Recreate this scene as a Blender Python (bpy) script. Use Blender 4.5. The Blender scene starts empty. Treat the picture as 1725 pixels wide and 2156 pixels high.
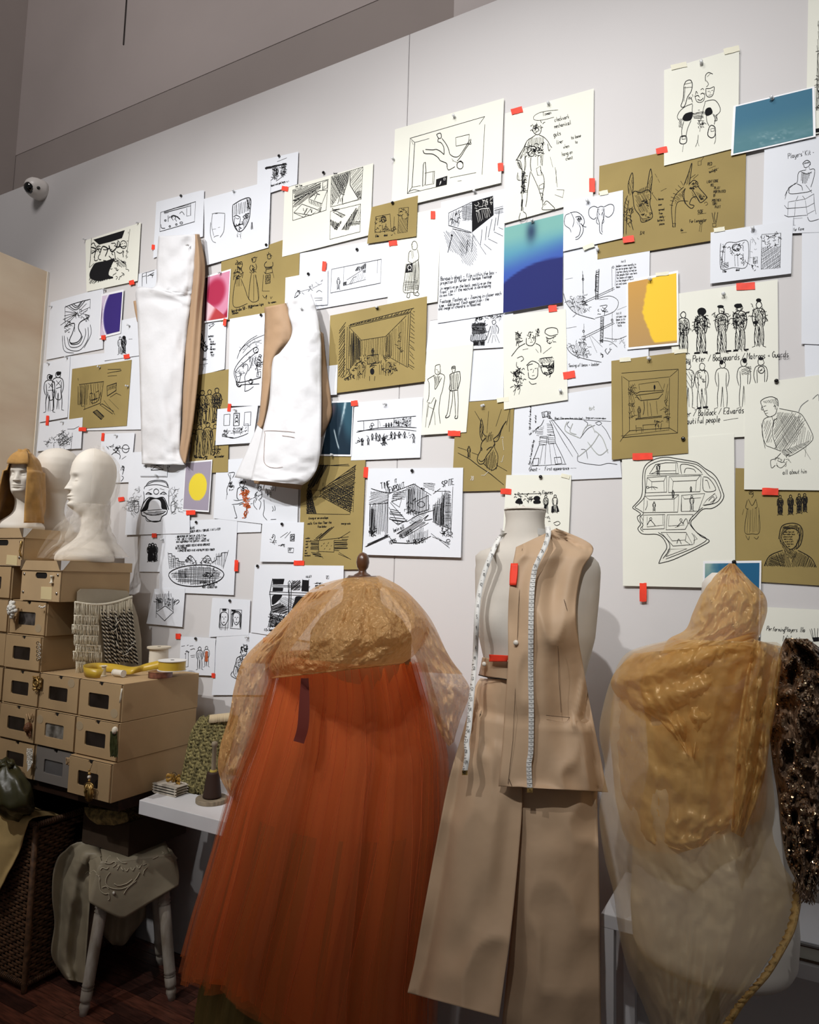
import bpy, bmesh, math, random
import numpy as np
from math import sin, cos, pi, radians, sqrt, atan2
from mathutils import Vector, Matrix
random.seed(7)
SC = bpy.context.scene
COL = SC.collection
# ------------------------------------------------------------------ camera
F_PX, CX, CY = 1480.0, 862.5, 1078.0          # focal length and centre in a 1725 x 2156 frame
YAW, PITCH, ROLL = radians(28.70), radians(5.21), radians(1.56)
CAM = np.array([0.0, -2.08, 1.46])
_f0 = np.array([-sin(YAW), cos(YAW), 0]); _r0 = np.array([cos(YAW), sin(YAW), 0]); _up = np.array([0, 0, 1.0])
_f = _f0 * cos(PITCH) + _up * sin(PITCH); _u = -_f0 * sin(PITCH) + _up * cos(PITCH)
_r = _r0 * cos(ROLL) + _u * sin(ROLL); _uu = -_r0 * sin(ROLL) + _u * cos(ROLL)
def ray(x, y):
    return _f + _r * ((x - CX) / F_PX) - _uu * ((y - CY) / F_PX)
def W(x, y, Y=0.0):                       # photo pixel -> point on the plane Y
    d = ray(x, y); return CAM + d * ((Y - CAM[1]) / d[1])
def G(x, y, Z=0.0):                       # photo pixel -> point on the level Z
    d = ray(x, y); return CAM + d * ((Z - CAM[2]) / d[2])
cam_d = bpy.data.cameras.new('camera'); cam = bpy.data.objects.new('camera', cam_d); COL.objects.link(cam)
cam_d.sensor_fit = 'HORIZONTAL'; cam_d.sensor_width = 36; cam_d.lens = F_PX / 1725 * 36; cam_d.clip_start = .05
cam.matrix_world = Matrix(((_r[0], _uu[0], -_f[0], CAM[0]), (_r[1], _uu[1], -_f[1], CAM[1]), (_r[2], _uu[2], -_f[2], CAM[2]), (0, 0, 0, 1)))
SC.camera = cam
# ------------------------------------------------------------------ light
wd = bpy.data.worlds.new('world'); SC.world = wd; wd.use_nodes = True
wd.node_tree.nodes['Background'].inputs[0].default_value = (.95, .93, .92, 1)
wd.node_tree.nodes['Background'].inputs[1].default_value = .07
def spot(x, y, z, tx, ty, tz, watts, deg, blend, rad, col):
    l = bpy.data.lights.new('track_spot', 'SPOT'); o = bpy.data.objects.new('track_spot', l); COL.objects.link(o)
    l.energy = watts; l.spot_size = radians(deg); l.spot_blend = blend; l.shadow_soft_size = rad; l.color = col
    o.location = (x, y, z); o.rotation_euler = (Vector((tx, ty, tz)) - Vector((x, y, z))).to_track_quat('-Z', 'Y').to_euler()
WARM = (1.0, .985, .97)
spot(-2.75, -2.7, 3.75, -2.3, 0, 1.95, 195, 58, 1.0, .03, WARM)
spot(-1.30, -2.9, 3.75, -1.25, 0, 2.15, 186, 58, 1.0, .03, WARM)
spot(-0.10, -2.9, 3.75, -.35, 0, 2.15, 186, 58, 1.0, .03, WARM)
ul = bpy.data.lights.new('upper_wall_fill', 'AREA'); uo = bpy.data.objects.new('upper_wall_fill', ul); COL.objects.link(uo)     # added fill to brighten the upper wall, no known lamp, behind the viewer
ul.energy = 62; ul.size = 1.4; ul.color = (1, .94, .92); uo.location = (-1.6, -3.2, 5.6); uo.rotation_euler = (pi / 2 + .12, 0, .1)
SC.view_settings.view_transform = 'Standard'; SC.view_settings.look = 'None'
SC.view_settings.exposure = 0.5; SC.view_settings.gamma = 1.0; SC.view_settings.use_curve_mapping = False
# ------------------------------------------------------------------ materials
def lin(c):
    return tuple((v / 255 / 12.92 if v / 255 <= .04045 else ((v / 255 + .055) / 1.055) ** 2.4) for v in c) + (1,)
_M = {}
def mat(name, rgb, rough=.7, spec=.3, noise=None, bump=None, alpha=1, metal=0, rgb2=None, trans=0, coat=0, sheen=0, stretch=(1, 1, 1), wave=None):
    if name in _M: return _M[name]
    m = bpy.data.materials.new(name); m.use_nodes = True; nt = m.node_tree; b = nt.nodes['Principled BSDF']
    b.inputs['Base Color'].default_value = lin(rgb); b.inputs['Roughness'].default_value = rough
    b.inputs['Specular IOR Level'].default_value = spec; b.inputs['Metallic'].default_value = metal
    b.inputs['Alpha'].default_value = alpha; b.inputs['Transmission Weight'].default_value = trans
    b.inputs['Coat Weight'].default_value = coat; b.inputs['Sheen Weight'].default_value = sheen
    tc = mp = None
    if noise or bump or wave:
        tc = nt.nodes.new('ShaderNodeTexCoord'); mp = nt.nodes.new('ShaderNodeMapping'); mp.inputs['Scale'].default_value = stretch
        nt.links.new(tc.outputs['Object'], mp.inputs['Vector'])
    if noise:
        n = nt.nodes.new('ShaderNodeTexNoise'); n.inputs['Scale'].default_value = noise[0]; n.inputs['Detail'].default_value = 6
        nt.links.new(mp.outputs[0], n.inputs['Vector'])
        r = nt.nodes.new('ShaderNodeValToRGB'); a = noise[1]
        r.color_ramp.elements[0].position = .35; r.color_ramp.elements[1].position = .65
        r.color_ramp.elements[0].color = lin(rgb2) if rgb2 else lin([max(0, v * (1 - a)) for v in rgb])
        r.color_ramp.elements[1].color = lin(rgb) if rgb2 else lin([min(255, v * (1 + a)) for v in rgb])
        nt.links.new(n.outputs['Fac'], r.inputs[0]); nt.links.new(r.outputs[0], b.inputs['Base Color'])
    if bump:
        if bump[0] < 0:
            n2 = nt.nodes.new('ShaderNodeTexVoronoi'); n2.inputs['Scale'].default_value = -bump[0]; out = n2.outputs['Distance']
        else:
            n2 = nt.nodes.new('ShaderNodeTexNoise'); n2.inputs['Scale'].default_value = bump[0]; n2.inputs['Detail'].default_value = 4; out = n2.outputs['Fac']
        nt.links.new(mp.outputs[0], n2.inputs['Vector'])
        bp = nt.nodes.new('ShaderNodeBump'); bp.inputs['Strength'].default_value = bump[1]; bp.inputs['Distance'].default_value = bump[2] if len(bump) > 2 else .01
        nt.links.new(out, bp.inputs['Height']); nt.links.new(bp.outputs[0], b.inputs['Normal'])
    _M[name] = m; return m
def sheer(name, rgb, opacity, rough=.45, spec=.4, transl=.35, bump=None, stretch=(1, 1, 1), gloss=0.0):
    """thin woven cloth: part open weave, part lit fibre that also passes light through"""
    if name in _M: return _M[name]
    m = bpy.data.materials.new(name); m.use_nodes = True; nt = m.node_tree
    b = nt.nodes['Principled BSDF']; b.inputs['Base Color'].default_value = lin(rgb); b.inputs['Roughness'].default_value = rough
    b.inputs['Specular IOR Level'].default_value = spec; b.inputs['Metallic'].default_value = gloss
    t = nt.nodes.new('ShaderNodeBsdfTranslucent'); t.inputs[0].default_value = lin(rgb)
    mx = nt.nodes.new('ShaderNodeMixShader'); mx.inputs[0].default_value = transl
    nt.links.new(b.outputs[0], mx.inputs[1]); nt.links.new(t.outputs[0], mx.inputs[2])
    tp = nt.nodes.new('ShaderNodeBsdfTransparent'); mo = nt.nodes.new('ShaderNodeMixShader'); mo.inputs[0].default_value = opacity
    nt.links.new(tp.outputs[0], mo.inputs[1]); nt.links.new(mx.outputs[0], mo.inputs[2])
    nt.links.new(mo.outputs[0], nt.nodes['Material Output'].inputs[0])
    if bump:
        tc = nt.nodes.new('ShaderNodeTexCoord'); mp = nt.nodes.new('ShaderNodeMapping'); mp.inputs['Scale'].default_value = stretch
        nt.links.new(tc.outputs['Object'], mp.inputs[0])
        n2 = nt.nodes.new('ShaderNodeTexNoise'); n2.inputs['Scale'].default_value = bump[0]; n2.inputs['Detail'].default_value = 3
        nt.links.new(mp.outputs[0], n2.inputs['Vector'])
        bp = nt.nodes.new('ShaderNodeBump'); bp.inputs['Strength'].default_value = bump[1]; bp.inputs['Distance'].default_value = .02
        nt.links.new(n2.outputs['Fac'], bp.inputs['Height']); nt.links.new(bp.outputs[0], b.inputs['Normal'])
    _M[name] = m; return m
def attr_mat(name, rough=.6, spec=.12):
    if name in _M: return _M[name]
    m = bpy.data.materials.new(name); m.use_nodes = True; nt = m.node_tree; b = nt.nodes['Principled BSDF']
    a = nt.nodes.new('ShaderNodeVertexColor'); a.layer_name = 'print'
    nt.links.new(a.outputs[0], b.inputs['Base Color']); b.inputs['Roughness'].default_value = rough; b.inputs['Specular IOR Level'].default_value = spec
    _M[name] = m; return m
# ------------------------------------------------------------------ object helpers
def link(o, parent=None, label=None, cat=None, group=None, kind=None):
    COL.objects.link(o)
    if parent: o.parent = parent
    if label: o['label'] = label
    if cat: o['category'] = cat
    if group: o['group'] = group
    if kind: o['kind'] = kind
    return o
def mesh(name, vs, fs, m=None, parent=None, smooth=False, **k):
    me = bpy.data.meshes.new(name); me.from_pydata([tuple(v) for v in vs], [], [tuple(f) for f in fs]); me.update()
    if m: me.materials.append(m)
    if smooth: me.polygons.foreach_set('use_smooth', [True] * len(me.polygons))
    o = bpy.data.objects.new(name, me)
    link(o, parent, **k)
    if parent is not None and not parent.parent: o.matrix_parent_inverse = Matrix.Translation(-Vector(parent.location))
    return o
def thing(name, loc, label, cat, group=None):
    o = bpy.data.objects.new(name, None); o.empty_display_size = .05; o.location = tuple(loc)
    return link(o, None, label, cat, group)
class MB:
    def __init__(s): s.v = []; s.f = []
    def add(s, vs, fs):
        b = len(s.v); s.v += [tuple(p) for p in vs]; s.f += [tuple(i + b for i in f) for f in fs]; return s
    def box(s, x0, x1, y0, y1, z0, z1, M=None):
        vs = [(x, y, z) for z in (z0, z1) for y in (y0, y1) for x in (x0, x1)]
        if M: vs = [tuple(M @ Vector(v)) for v in vs]
        return s.add(vs, [(0, 2, 3, 1), (4, 5, 7, 6), (0, 1, 5, 4), (2, 6, 7, 3), (0, 4, 6, 2), (1, 3, 7, 5)])
    def grid(s, P, closed=False):
        n, k = len(P), len(P[0]); fs = []
        for i in range(n - 1):
            for j in range(k if closed else k - 1):
                a, b = i * k + j, i * k + (j + 1) % k
                fs.append((a, b, b + k, a + k))
        return s.add([p for r in P for p in r], fs)
    def lathe(s, prof, c=(0, 0, 0), n=16, axis='z', cap=True):
        P = []
        for r, h in prof:
            row = []
            for j in range(n):
                a = 2 * pi * j / n; u, v = r * cos(a), r * sin(a)
                p = {'z': (u, v, h), 'y': (u, h, v), 'x': (h, u, v)}[axis]
                row.append((c[0] + p[0], c[1] + p[1], c[2] + p[2]))
            P.append(row)
        b = len(s.v); s.grid(P, True)
        if cap:
            s.f.append(tuple(b + j for j in range(n))[::-1]); s.f.append(tuple(b + (len(prof) - 1) * n + j for j in range(n)))
        return s
    def tube(s, pts, r, n=6, cap=True):
        pts = [Vector(tuple(p)) for p in pts]; P = []; up = Vector((.1, .2, 1)).normalized()
        for i, p in enumerate(pts):
            t = (pts[min(i + 1, len(pts) - 1)] - pts[max(i - 1, 0)])
            if t.length < 1e-9: t = Vector((0, 0, 1))
            t.normalize(); u = up.cross(t)
            if u.length < .05: u = Vector((1, 0, 0)).cross(t)
            u.normalize(); v = t.cross(u); rr = r[i] if isinstance(r, (list, tuple)) else r
            P.append([p + (u * cos(2 * pi * j / n) + v * sin(2 * pi * j / n)) * rr for j in range(n)])
        b = len(s.v); s.grid(P, True)
        if cap:
            s.f.append(tuple(b + j for j in range(n))[::-1]); s.f.append(tuple(b + (len(pts) - 1) * n + j for j in range(n)))
        return s
    def build(s, name, m, parent=None, smooth=False, **k):
        return mesh(name, s.v, s.f, m, parent, smooth, **k)
def bevel(o, w, seg=2):
    d = o.modifiers.new('bevel', 'BEVEL'); d.width = w; d.segments = seg; d.limit_method = 'ANGLE'; return o
def solid(o, t, off=-1):
    d = o.modifiers.new('solidify', 'SOLIDIFY'); d.thickness = t; d.offset = off; return o
def subd(o, n=1):
    d = o.modifiers.new('subdivision', 'SUBSURF'); d.levels = n; d.render_levels = n; return o
def interp(xs, keys, vals):
    return np.interp(xs, keys, vals)
def smoothpts(pts, n=6, closed=False):
    P = [np.array(p, float) for p in pts]
    if len(P) < 3: return P
    out = []; N = len(P)
    for i in range(N if closed else N - 1):
        a, b, c, d = (P[(i - 1) % N], P[i], P[(i + 1) % N], P[(i + 2) % N]) if closed else (P[max(i - 1, 0)], P[i], P[i + 1], P[min(i + 2, N - 1)])
        for k in range(n):
            t = k / n
            out.append(.5 * (2 * b + (c - a) * t + (2 * a - 5 * b + 4 * c - d) * t * t + (3 * b - a - 3 * c + d) * t ** 3))
    out.append(P[0] if closed else P[-1]); return out
def vnoise(x, y, s=0):
    """smooth value noise in -1..1"""
    def h(i, j):
        q = sin(i * 127.1 + j * 311.7 + s * 74.7) * 43758.5453; return (q - math.floor(q)) * 2 - 1
    i, j = math.floor(x), math.floor(y); u, v = x - i, y - j; u = u * u * (3 - 2 * u); v = v * v * (3 - 2 * v)
    return (h(i, j) * (1 - u) + h(i + 1, j) * u) * (1 - v) + (h(i, j + 1) * (1 - u) + h(i + 1, j + 1) * u) * v
def fbm(x, y, s=0, o=3):
    a, t = 1, 0
    for k in range(o): t += a * vnoise(x, y, s + k); x *= 2.1; y *= 2.1; a *= .5
    return t
# ------------------------------------------------------------------ the room
m_wall = mat('wall_paint', (206, 204, 204), .75, .2, noise=(1.2, .012), bump=(220, .04, .002))
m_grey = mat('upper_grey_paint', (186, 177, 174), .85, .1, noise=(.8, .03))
m_beige = mat('beige_canvas', (238, 222, 196), .85, .1, noise=(1.1, .05), rgb2=(214, 188, 160), stretch=(1, 1.2, 3.2), bump=(300, .08, .002))
m_floor = mat('parquet_stain', (78, 48, 39), .5, .3, noise=(9, .25), stretch=(1, 12, 1), bump=(60, .1, .002))
HW = 3.43
bw = MB().box(-4.6, 1.6, .02, .10, 0, HW - .012).build('wall_back', m_wall, kind='structure')
seam = W(860, 160)[0]
for x0, x1 in ((-4.6, seam - .0008), (seam + .0008, 1.6)):
    bevel(MB().box(x0, x1, 0, .022, 0, HW).build('wall_panel', m_wall, bw), .002, 1)
m_grey2 = mat('shade_band_and_far_grey', (166, 157, 153), .85, .1, noise=(.8, .03))  # darker copy of the upper grey, shade put into the colour; far wall shares it
zb_ = W(420, 161, .9)[2]
MB().box(-6.5, 4.5, .9, 1.3, zb_, 8.2).build('wall_upper', m_grey, kind='structure')
MB().box(-6.5, 4.5, .904, 1.3, HW - .6, zb_).build('wall_shade_band', m_grey2, kind='structure')  # shade over the partition top, painted as a darker strip of wall
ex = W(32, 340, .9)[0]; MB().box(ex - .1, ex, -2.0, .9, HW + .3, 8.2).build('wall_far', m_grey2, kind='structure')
up = W(956, 20, .5)
MB().box(up[0], 2.4, .5, .62, HW - .6, 8.0).build('trim_1', mat('pier_paint', (206, 199, 197), .8, .15, noise=(1, .02)), kind='structure')
dq = W(261, 95, .9)
MB().box(dq[0] - .004, dq[0] + .004, .893, .9, dq[2], 8.0).build('trim_2', mat('dark_gap', (62, 58, 56), .8), kind='structure')
MB().box(-6.5, 4.5, -4.5, 1.3, 8.2, 8.3).build('ceiling', m_grey, kind='structure')
lx = W(104, 574)[0]; lz = W(104, 574)[2]
MB().box(lx - .05, lx, -2.6, -.012, 0, lz).build('wall_left', m_beige, kind='structure')
MB().box(lx - .055, lx + .004, -.012, -.001, 0, lz).build('trim_3', mat('panel_edge', (232, 226, 214), .8), kind='structure')
fl = MB().box(-4.6, 2.5, -4.6, .02, -.06, -.004).build('floor', m_floor, kind='structure')
plank_m = [mat('parquet_%d' % i, c, .42, .4, noise=(14, .22), stretch=(1, 9, 1), bump=(70, .12, .002)) for i, c in enumerate(((92, 55, 44), (74, 46, 38), (104, 62, 48), (64, 40, 34)))]
pw, pl = .052, .34
shared = {}
for r in range(26):
    x = -3.15 - (r * .37 % 1) * pl
    while x < -1.05:
        k = random.randrange(4)
        if k not in shared:
            b = MB().box(0, pl - .0022, 0, pw - .0022, 0, .005); me = bpy.data.meshes.new('plank'); me.from_pydata(b.v, [], b.f); me.materials.append(plank_m[k]); shared[k] = me
        o = bpy.data.objects.new('plank', shared[k]); o.location = (x, -.002 - (r + 1) * pw, -.0045 + random.uniform(-.0004, .0004)); link(o, fl)
        x += pl
# dome camera on the wall under the top edge
c0 = W(90, 404)
t = thing('security_camera', c0, 'white security camera with black glass eye under the wall top edge', 'camera')
MB().lathe([(.050, 0), (.052, -.02), (.050, -.045), (.042, -.068), (.026, -.084), (.010, -.090), (.001, -.091)], c0, 20, 'y').build('housing', mat('camera_white', (222, 218, 214), .35, .5), t, True)
d = (CAM - c0); d = d / np.linalg.norm(d)
dc = Vector(c0) + Vector((0, -.040, 0)); eye = MB()
def dome(ax, prof):
    Rq = Vector(ax).normalized().to_track_quat('Z', 'Y').to_matrix(); return [[dc + Rq @ Vector((rad * cos(a * pi / 10), rad * sin(a * pi / 10), h)) for a in range(20)] for rad, h in prof]
eye.grid(dome(d - .75 * _r + np.array([0, 0, .05]), ((.029, .030), (.0285, .040), (.021, .052), (.009, .058), (.001, .0595))), True)
eye.build('lens', mat('black_glass', (8, 8, 9), .05, .8), t, True)
P = dome(d + .42 * _r, ((.0085, .044), (.008, .0505), (.001, .053)))
MB().grid(P, True).build('sensor', mat('black_glass', (8, 8, 9)), t, True)
# ------------------------------------------------------------------ pen strokes and hand lettering
ZR = {0: (0, 0, 1.0), 1: (0, 300, 3.8333), 2: (400, 300, 3.45), 3: (800, 180, 3.594), 4: (1200, 80, 3.2857), 5: (0, 650, 3.8333),
      6: (400, 640, 4.2275), 7: (680, 600, 3.593), 8: (1050, 500, 2.5556), 9: (1050, 900, 2.5556), 10: (240, 950, 3.1944), 11: (1500, 0, 4.311)}
GL = dict(a='35 15 04 03 12 22 33 35 32 42', b='08 02 22 33 34 25 05', c='35 15 04 03 12 32', d='35 15 04 03 12 32|38 32 42', e='03 34 25 15 04 03 12 32',
  f='47 38 27 22|15 35', g='35 15 04 03 12 33 35 31 20 00', h='08 02|04 25 34 32', i='15 12 22|17 16', j='25 21 10 00|27 26', k='08 02|35 03 32', l='18 12 22',
  m='05 02|04 15 24 22|24 35 44 42', n='05 02|04 25 34 32', o='15 04 03 12 22 33 34 25 15', p='05 00|05 25 34 33 22 02', q='35 15 04 03 12 32|35 30', r='05 02|04 15 35',
  s='35 15 04 33 22 02', t='17 13 22 32|05 35', u='05 03 12 22 33 35 32', v='05 12 35', w='05 12 24 32 45', x='05 32|35 02', y='05 03 12 32|35 31 20 00', z='05 35 02 32',
  A='02 28 42|14 34', B='02 08 28 37 36 25 05|25 34 33 22 02', C='47 38 18 06 04 12 32 43', D='02 08 28 46 44 22 02', E='48 08 02 42|05 35', F='48 08 02|05 35',
  G='47 28 06 04 22 43 45 25', H='08 02|48 42|05 45', I='18 12', J='38 33 22 03', K='08 02|48 05 42', L='08 02 42', M='02 08 24 48 42', N='02 08 42 48',
  O='18 06 04 12 32 44 46 38 18', P='02 08 38 47 46 35 05', R='02 08 38 47 46 35 05|25 42', S='47 28 07 06 44 33 22 03', T='08 48|28 22', U='08 03 12 32 43 48',
  V='08 22 48', W='08 12 26 32 48', X='08 42|48 02', Y='08 25 48|25 22', Z='08 48 02 42')
GL.update({'0': '18 07 03 12 22 33 37 28 18', '1': '07 18 12', '2': '07 18 28 37 36 02 32', '3': '08 38 15 34 33 22 02', '4': '28 04 34|38 32', '5': '38 08 05 25 34 33 22 02',
  '6': '38 05 03 12 22 33 34 25 05', '7': '08 38 12', '8': '15 07 18 28 37 25 15 03 12 22 33 25', '9': '36 25 15 06 07 18 28 37 34 22', '-': '04 34', '.': '12 13', ',': '12 11',
  '/': '02 48', "'": '18 16', '+': '04 34|25 23', '?': '07 28 36 24|22 23'})
def lettering(txt, x, y, size, ang=0, slant=.28, wob=.25):
    """pen strokes of a line of writing; size = cap height, y = baseline, image axes"""
    out = []; u = size / 6.0; ca, sa = cos(radians(ang)), sin(radians(ang)); cx = 0
    for ch in txt:
        if ch == ' ': cx += 3.2; continue
        g = GL.get(ch)
        if not g: cx += 3; continue
        wmax = 0
        for st in g.split('|'):
            pl = []
            for p in st.split():
                px, py = int(p[0]), int(p[1]) - 2
                wmax = max(wmax, px)
                qx = cx + px + slant * py + random.uniform(-wob, wob); qy = py + random.uniform(-wob, wob)
                qx *= .56; pl.append((x + (qx * ca + qy * sa) * u, y + (qx * sa - qy * ca) * u))
            out.append(pl)
        cx += wmax + 1.3
    return out
def inside(p, poly):
    x, y = p; r = False; j = len(poly) - 1
    for i in range(len(poly)):
        (xi, yi), (xj, yj) = poly[i][:2], poly[j][:2]
        if (yi > y) != (yj > y) and x < (xj - xi) * (y - yi) / (yj - yi + 1e-12) + xi: r = not r
        j = i
    return r
def hatch(poly, ang, sp, jit=.35):
    ca, sa = cos(radians(ang)), sin(radians(ang)); rot = [(x * ca + y * sa, -x * sa + y * ca) for x, y in poly]; out = []
    y = min(p[1] for p in rot) + sp * .5; ymax = max(p[1] for p in rot)
    while y < ymax:
        xs = []
        for i in range(len(rot)):
            a, b = rot[i - 1], rot[i]
            if (a[1] > y) != (b[1] > y): xs.append(a[0] + (b[0] - a[0]) * (y - a[1]) / (b[1] - a[1]))
        xs.sort()
        for a, b in zip(xs[::2], xs[1::2]):
            d = (b - a) * .06; a += random.uniform(-d, d); b += random.uniform(-d, d); y1 = y + random.uniform(-jit, jit) * sp; y2 = y + random.uniform(-jit, jit) * sp
            out.append([(a * ca - y1 * sa, a * sa + y1 * ca), (b * ca - y2 * sa, b * sa + y2 * ca)])
        y += sp * random.uniform(.8, 1.2)
    return out
def person(x, y, h, pose=0):
    """quick pen figure standing at (x, y), h tall"""
    u = h / 8.0; r = lambda a: random.uniform(-a, a) * u
    o = [[(x + .5 * u * cos(a * pi / 4) + r(.1), y - 7.4 * u + .62 * u * sin(a * pi / 4)) for a in range(9)]]
    L, R_ = x - u * (.95 + r(.1) / u), x + u * .95
    o += [[(x - .25 * u, y - 6.8 * u), (L, y - 6.4 * u), (L - .25 * u, y - 5 * u), (L + .1 * u, y - 3.6 * u)], [(x + .25 * u, y - 6.8 * u), (R_, y - 6.4 * u), (R_ + .2 * u, y - 5 * u), (R_ - .1 * u, y - 3.6 * u)],
          [(L + .25 * u, y - 6 * u), (L + .35 * u, y - 4 * u), (L + .15 * u, y - 2 * u), (L + .2 * u, y - .1 * u)], [(R_ - .25 * u, y - 6 * u), (R_ - .3 * u, y - 4 * u), (R_ - .1 * u, y - 2 * u), (R_ - .2 * u, y)],
          [(x, y - 3.6 * u), (x - .1 * u, y - 2 * u), (x - .25 * u, y - .1 * u)], [(x + .05 * u, y - 3.5 * u), (x + .2 * u, y - .1 * u)], [(L + .2 * u, y), (L - .3 * u, y + .2 * u)], [(R_ - .2 * u, y), (R_ + .3 * u, y + .15 * u)]]
    if pose in (1, 2): o += hatch([(L, y - 6.4 * u), (R_, y - 6.4 * u), (R_ - .2 * u, y - 3.6 * u), (L + .2 * u, y - 3.6 * u)], 60, u * (.5 if pose == 1 else .25))
    if pose in (2, 3): o += hatch([(L + .2 * u, y - 3.6 * u), (R_ - .2 * u, y - 3.6 * u), (R_ - .2 * u, y), (L + .2 * u, y)], 75, u * (.3 if pose == 2 else .6))
    if pose == 4:      # long dress
        o += [[(L + .4 * u, y - 4.6 * u), (x - 1.2 * u, y - 1.5 * u), (x - 1.5 * u, y)], [(R_ - .4 * u, y - 4.6 * u), (x + 1.1 * u, y - 1.5 * u), (x + 1.4 * u, y)], [(x - 1.5 * u, y), (x, y + .25 * u), (x + 1.4 * u, y)]]
        o += hatch([(x - .5 * u, y - 6.2 * u), (x + .5 * u, y - 6.2 * u), (x + .6 * u, y - 4.6 * u), (x - .6 * u, y - 4.6 * u)], 70, u * .35)
    return o
class Ink:
    """collects strokes in photo pixels; becomes flat print on a sheet"""
    def __init__(s): s.st = {}
    def line(s, pts, w, col): s.st.setdefault(col, ([], []))[0].append((pts, w))
    def fill(s, poly, col): s.st.setdefault(col, ([], []))[1].append(poly)
def parse(dsl, zone):
    x0, y0, k = ZR[zone]; ink = Ink(); col = 'black'
    T = lambda p: (x0 + p[0] / k, y0 + p[1] / k)
    for ln in dsl.split(';'):
        ln = ln.strip()
        if not ln: continue
        if ln.startswith('@'): col = ln[1:].strip(); continue
        head, _, rest = ln.partition(':'); hd = head.split(); cmd = hd[0][0]; w = float(hd[0][1:]) if len(hd[0]) > 1 else 1.25; args = hd[1:]
        if cmd == 't':
            x, y = [float(v) for v in args[0].split(',')]; size = float(args[1]); ang = float(args[2]) if len(args) > 2 else 0
            for pl in lettering(rest.strip(), x, y, size, ang): ink.line([T(p) for p in pl], w, col)
            continue
        pts = [tuple(float(v) for v in p.split(',')) for p in rest.split()]
        if cmd == 'l': ink.line([T(p) for p in pts], w, col)
        elif cmd == 's': ink.line([T(p) for p in smoothpts(pts, 5)], w, col)
        elif cmd == 'c': ink.line([T(p) for p in smoothpts(pts, 5, True)], w, col)
        elif cmd == 'p': ink.line([T(p) for p in pts + pts[:1]], w, col)
        elif cmd == 'f': ink.fill([T(p) for p in pts], col)
        elif cmd == 'F': ink.fill([T(p) for p in smoothpts(pts, 4, True)[:-1]], col)
        elif cmd == 'h':
            for a in args[0].split('/'):
                for h in hatch(pts, float(a), float(args[1])): ink.line([T(p) for p in h], w, col)
        elif cmd == 'z':                                     # loose scribble inside an outline
            n = max(3, int(int(args[0]) * .6)); sz = float(args[1]) * .85; w *= .72; xs = [p[0] for p in pts]; ys = [p[1] for p in pts]; c = 0; tries = 0
            while c < n and tries < n * 20:
                tries += 1; p = (random.uniform(min(xs), max(xs)), random.uniform(min(ys), max(ys)))
                if not inside(p, pts): continue
                a = random.uniform(0, 6.3); q = [p]
                for _ in range(4): a += random.uniform(-1.3, 1.3); q.append((q[-1][0] + sz * .3 * cos(a), q[-1][1] + sz * .3 * sin(a)))
                ink.line([T(v) for v in smoothpts(q, 3)], w, col); c += 1
        elif cmd in 'oO':
            rx, ry = (float(args[0]), float(args[1])) if len(args) > 1 else (float(hd[0][1:]), float(args[0])); w = w if len(args) > 1 else 1.3
            for (x, y) in pts:
                e = [(x + rx * cos(i * pi / 10), y + ry * sin(i * pi / 10)) for i in range(20)]
                if cmd == 'o': ink.line([T(p) for p in e + e[:1]], w, col)
                else: ink.fill([T(p) for p in e], col)
        elif cmd == 'm':                                     # m h pose: feet positions
            for (x, y) in pts:
                for pl in person(x, y, float(args[0]), int(args[1])): ink.line([T(p) for p in smoothpts(pl, 3)], w, col)
    return ink
INK = {'black': (24, 24, 27), 'grey': (120, 122, 124), 'pale': (172, 176, 172), 'orange': (190, 92, 48), 'chalk': (205, 200, 190), 'brown': (150, 120, 105), 'white': (225, 225, 222)}
def ink_meshes(ink, parent, depth, name='drawing', dy=.0009, mats=INK):
    for ci, (col, (lines, fills)) in enumerate(ink.st.items()):
        vs, fs = [], []; dyy = dy + .0003 * ci
        for pts, w in lines:
            P = [W(p[0], p[1], depth) for p in pts]; P = [(p[0], p[2]) for p in P]
            q = [P[0]]
            for p in P[1:]:
                if abs(p[0] - q[-1][0]) + abs(p[1] - q[-1][1]) > 2e-4: q.append(p)
            if len(q) < 2: continue
            sc = np.linalg.norm(W(pts[0][0] + 1, pts[0][1], depth) - W(pts[0][0], pts[0][1], depth)); hw = w * sc * .5 * .66
            b = len(vs)
            for i, p in enumerate(q):
                a, c = q[max(i - 1, 0)], q[min(i + 1, len(q) - 1)]; tx, tz = c[0] - a[0], c[1] - a[1]; L = sqrt(tx * tx + tz * tz) or 1
                taper = .62 if i in (0, len(q) - 1) else 1
                nx, nz = -tz / L * hw * taper, tx / L * hw * taper
                vs += [(p[0] + nx, p[1] + nz), (p[0] - nx, p[1] - nz)]
            fs += [(b + 2 * i, b + 2 * i + 1, b + 2 * i + 3, b + 2 * i + 2) for i in range(len(q) - 1)]
        for poly in fills:
            P = [W(p[0], p[1], depth) for p in poly]; b = len(vs); vs += [(p[0], p[2]) for p in P]; fs.append(tuple(range(b, b + len(P))))
        if not vs: continue
        surf = parent['_surf'] if isinstance(parent, dict) else None
        V = [(x, (surf(x, z) if surf else depth) - dyy, z) for x, z in vs]
        mesh(name if col == 'black' else name + '_' + col, V, fs, mat('ink_' + col, mats[col], .85, .15), parent['obj'] if surf else parent)
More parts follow.
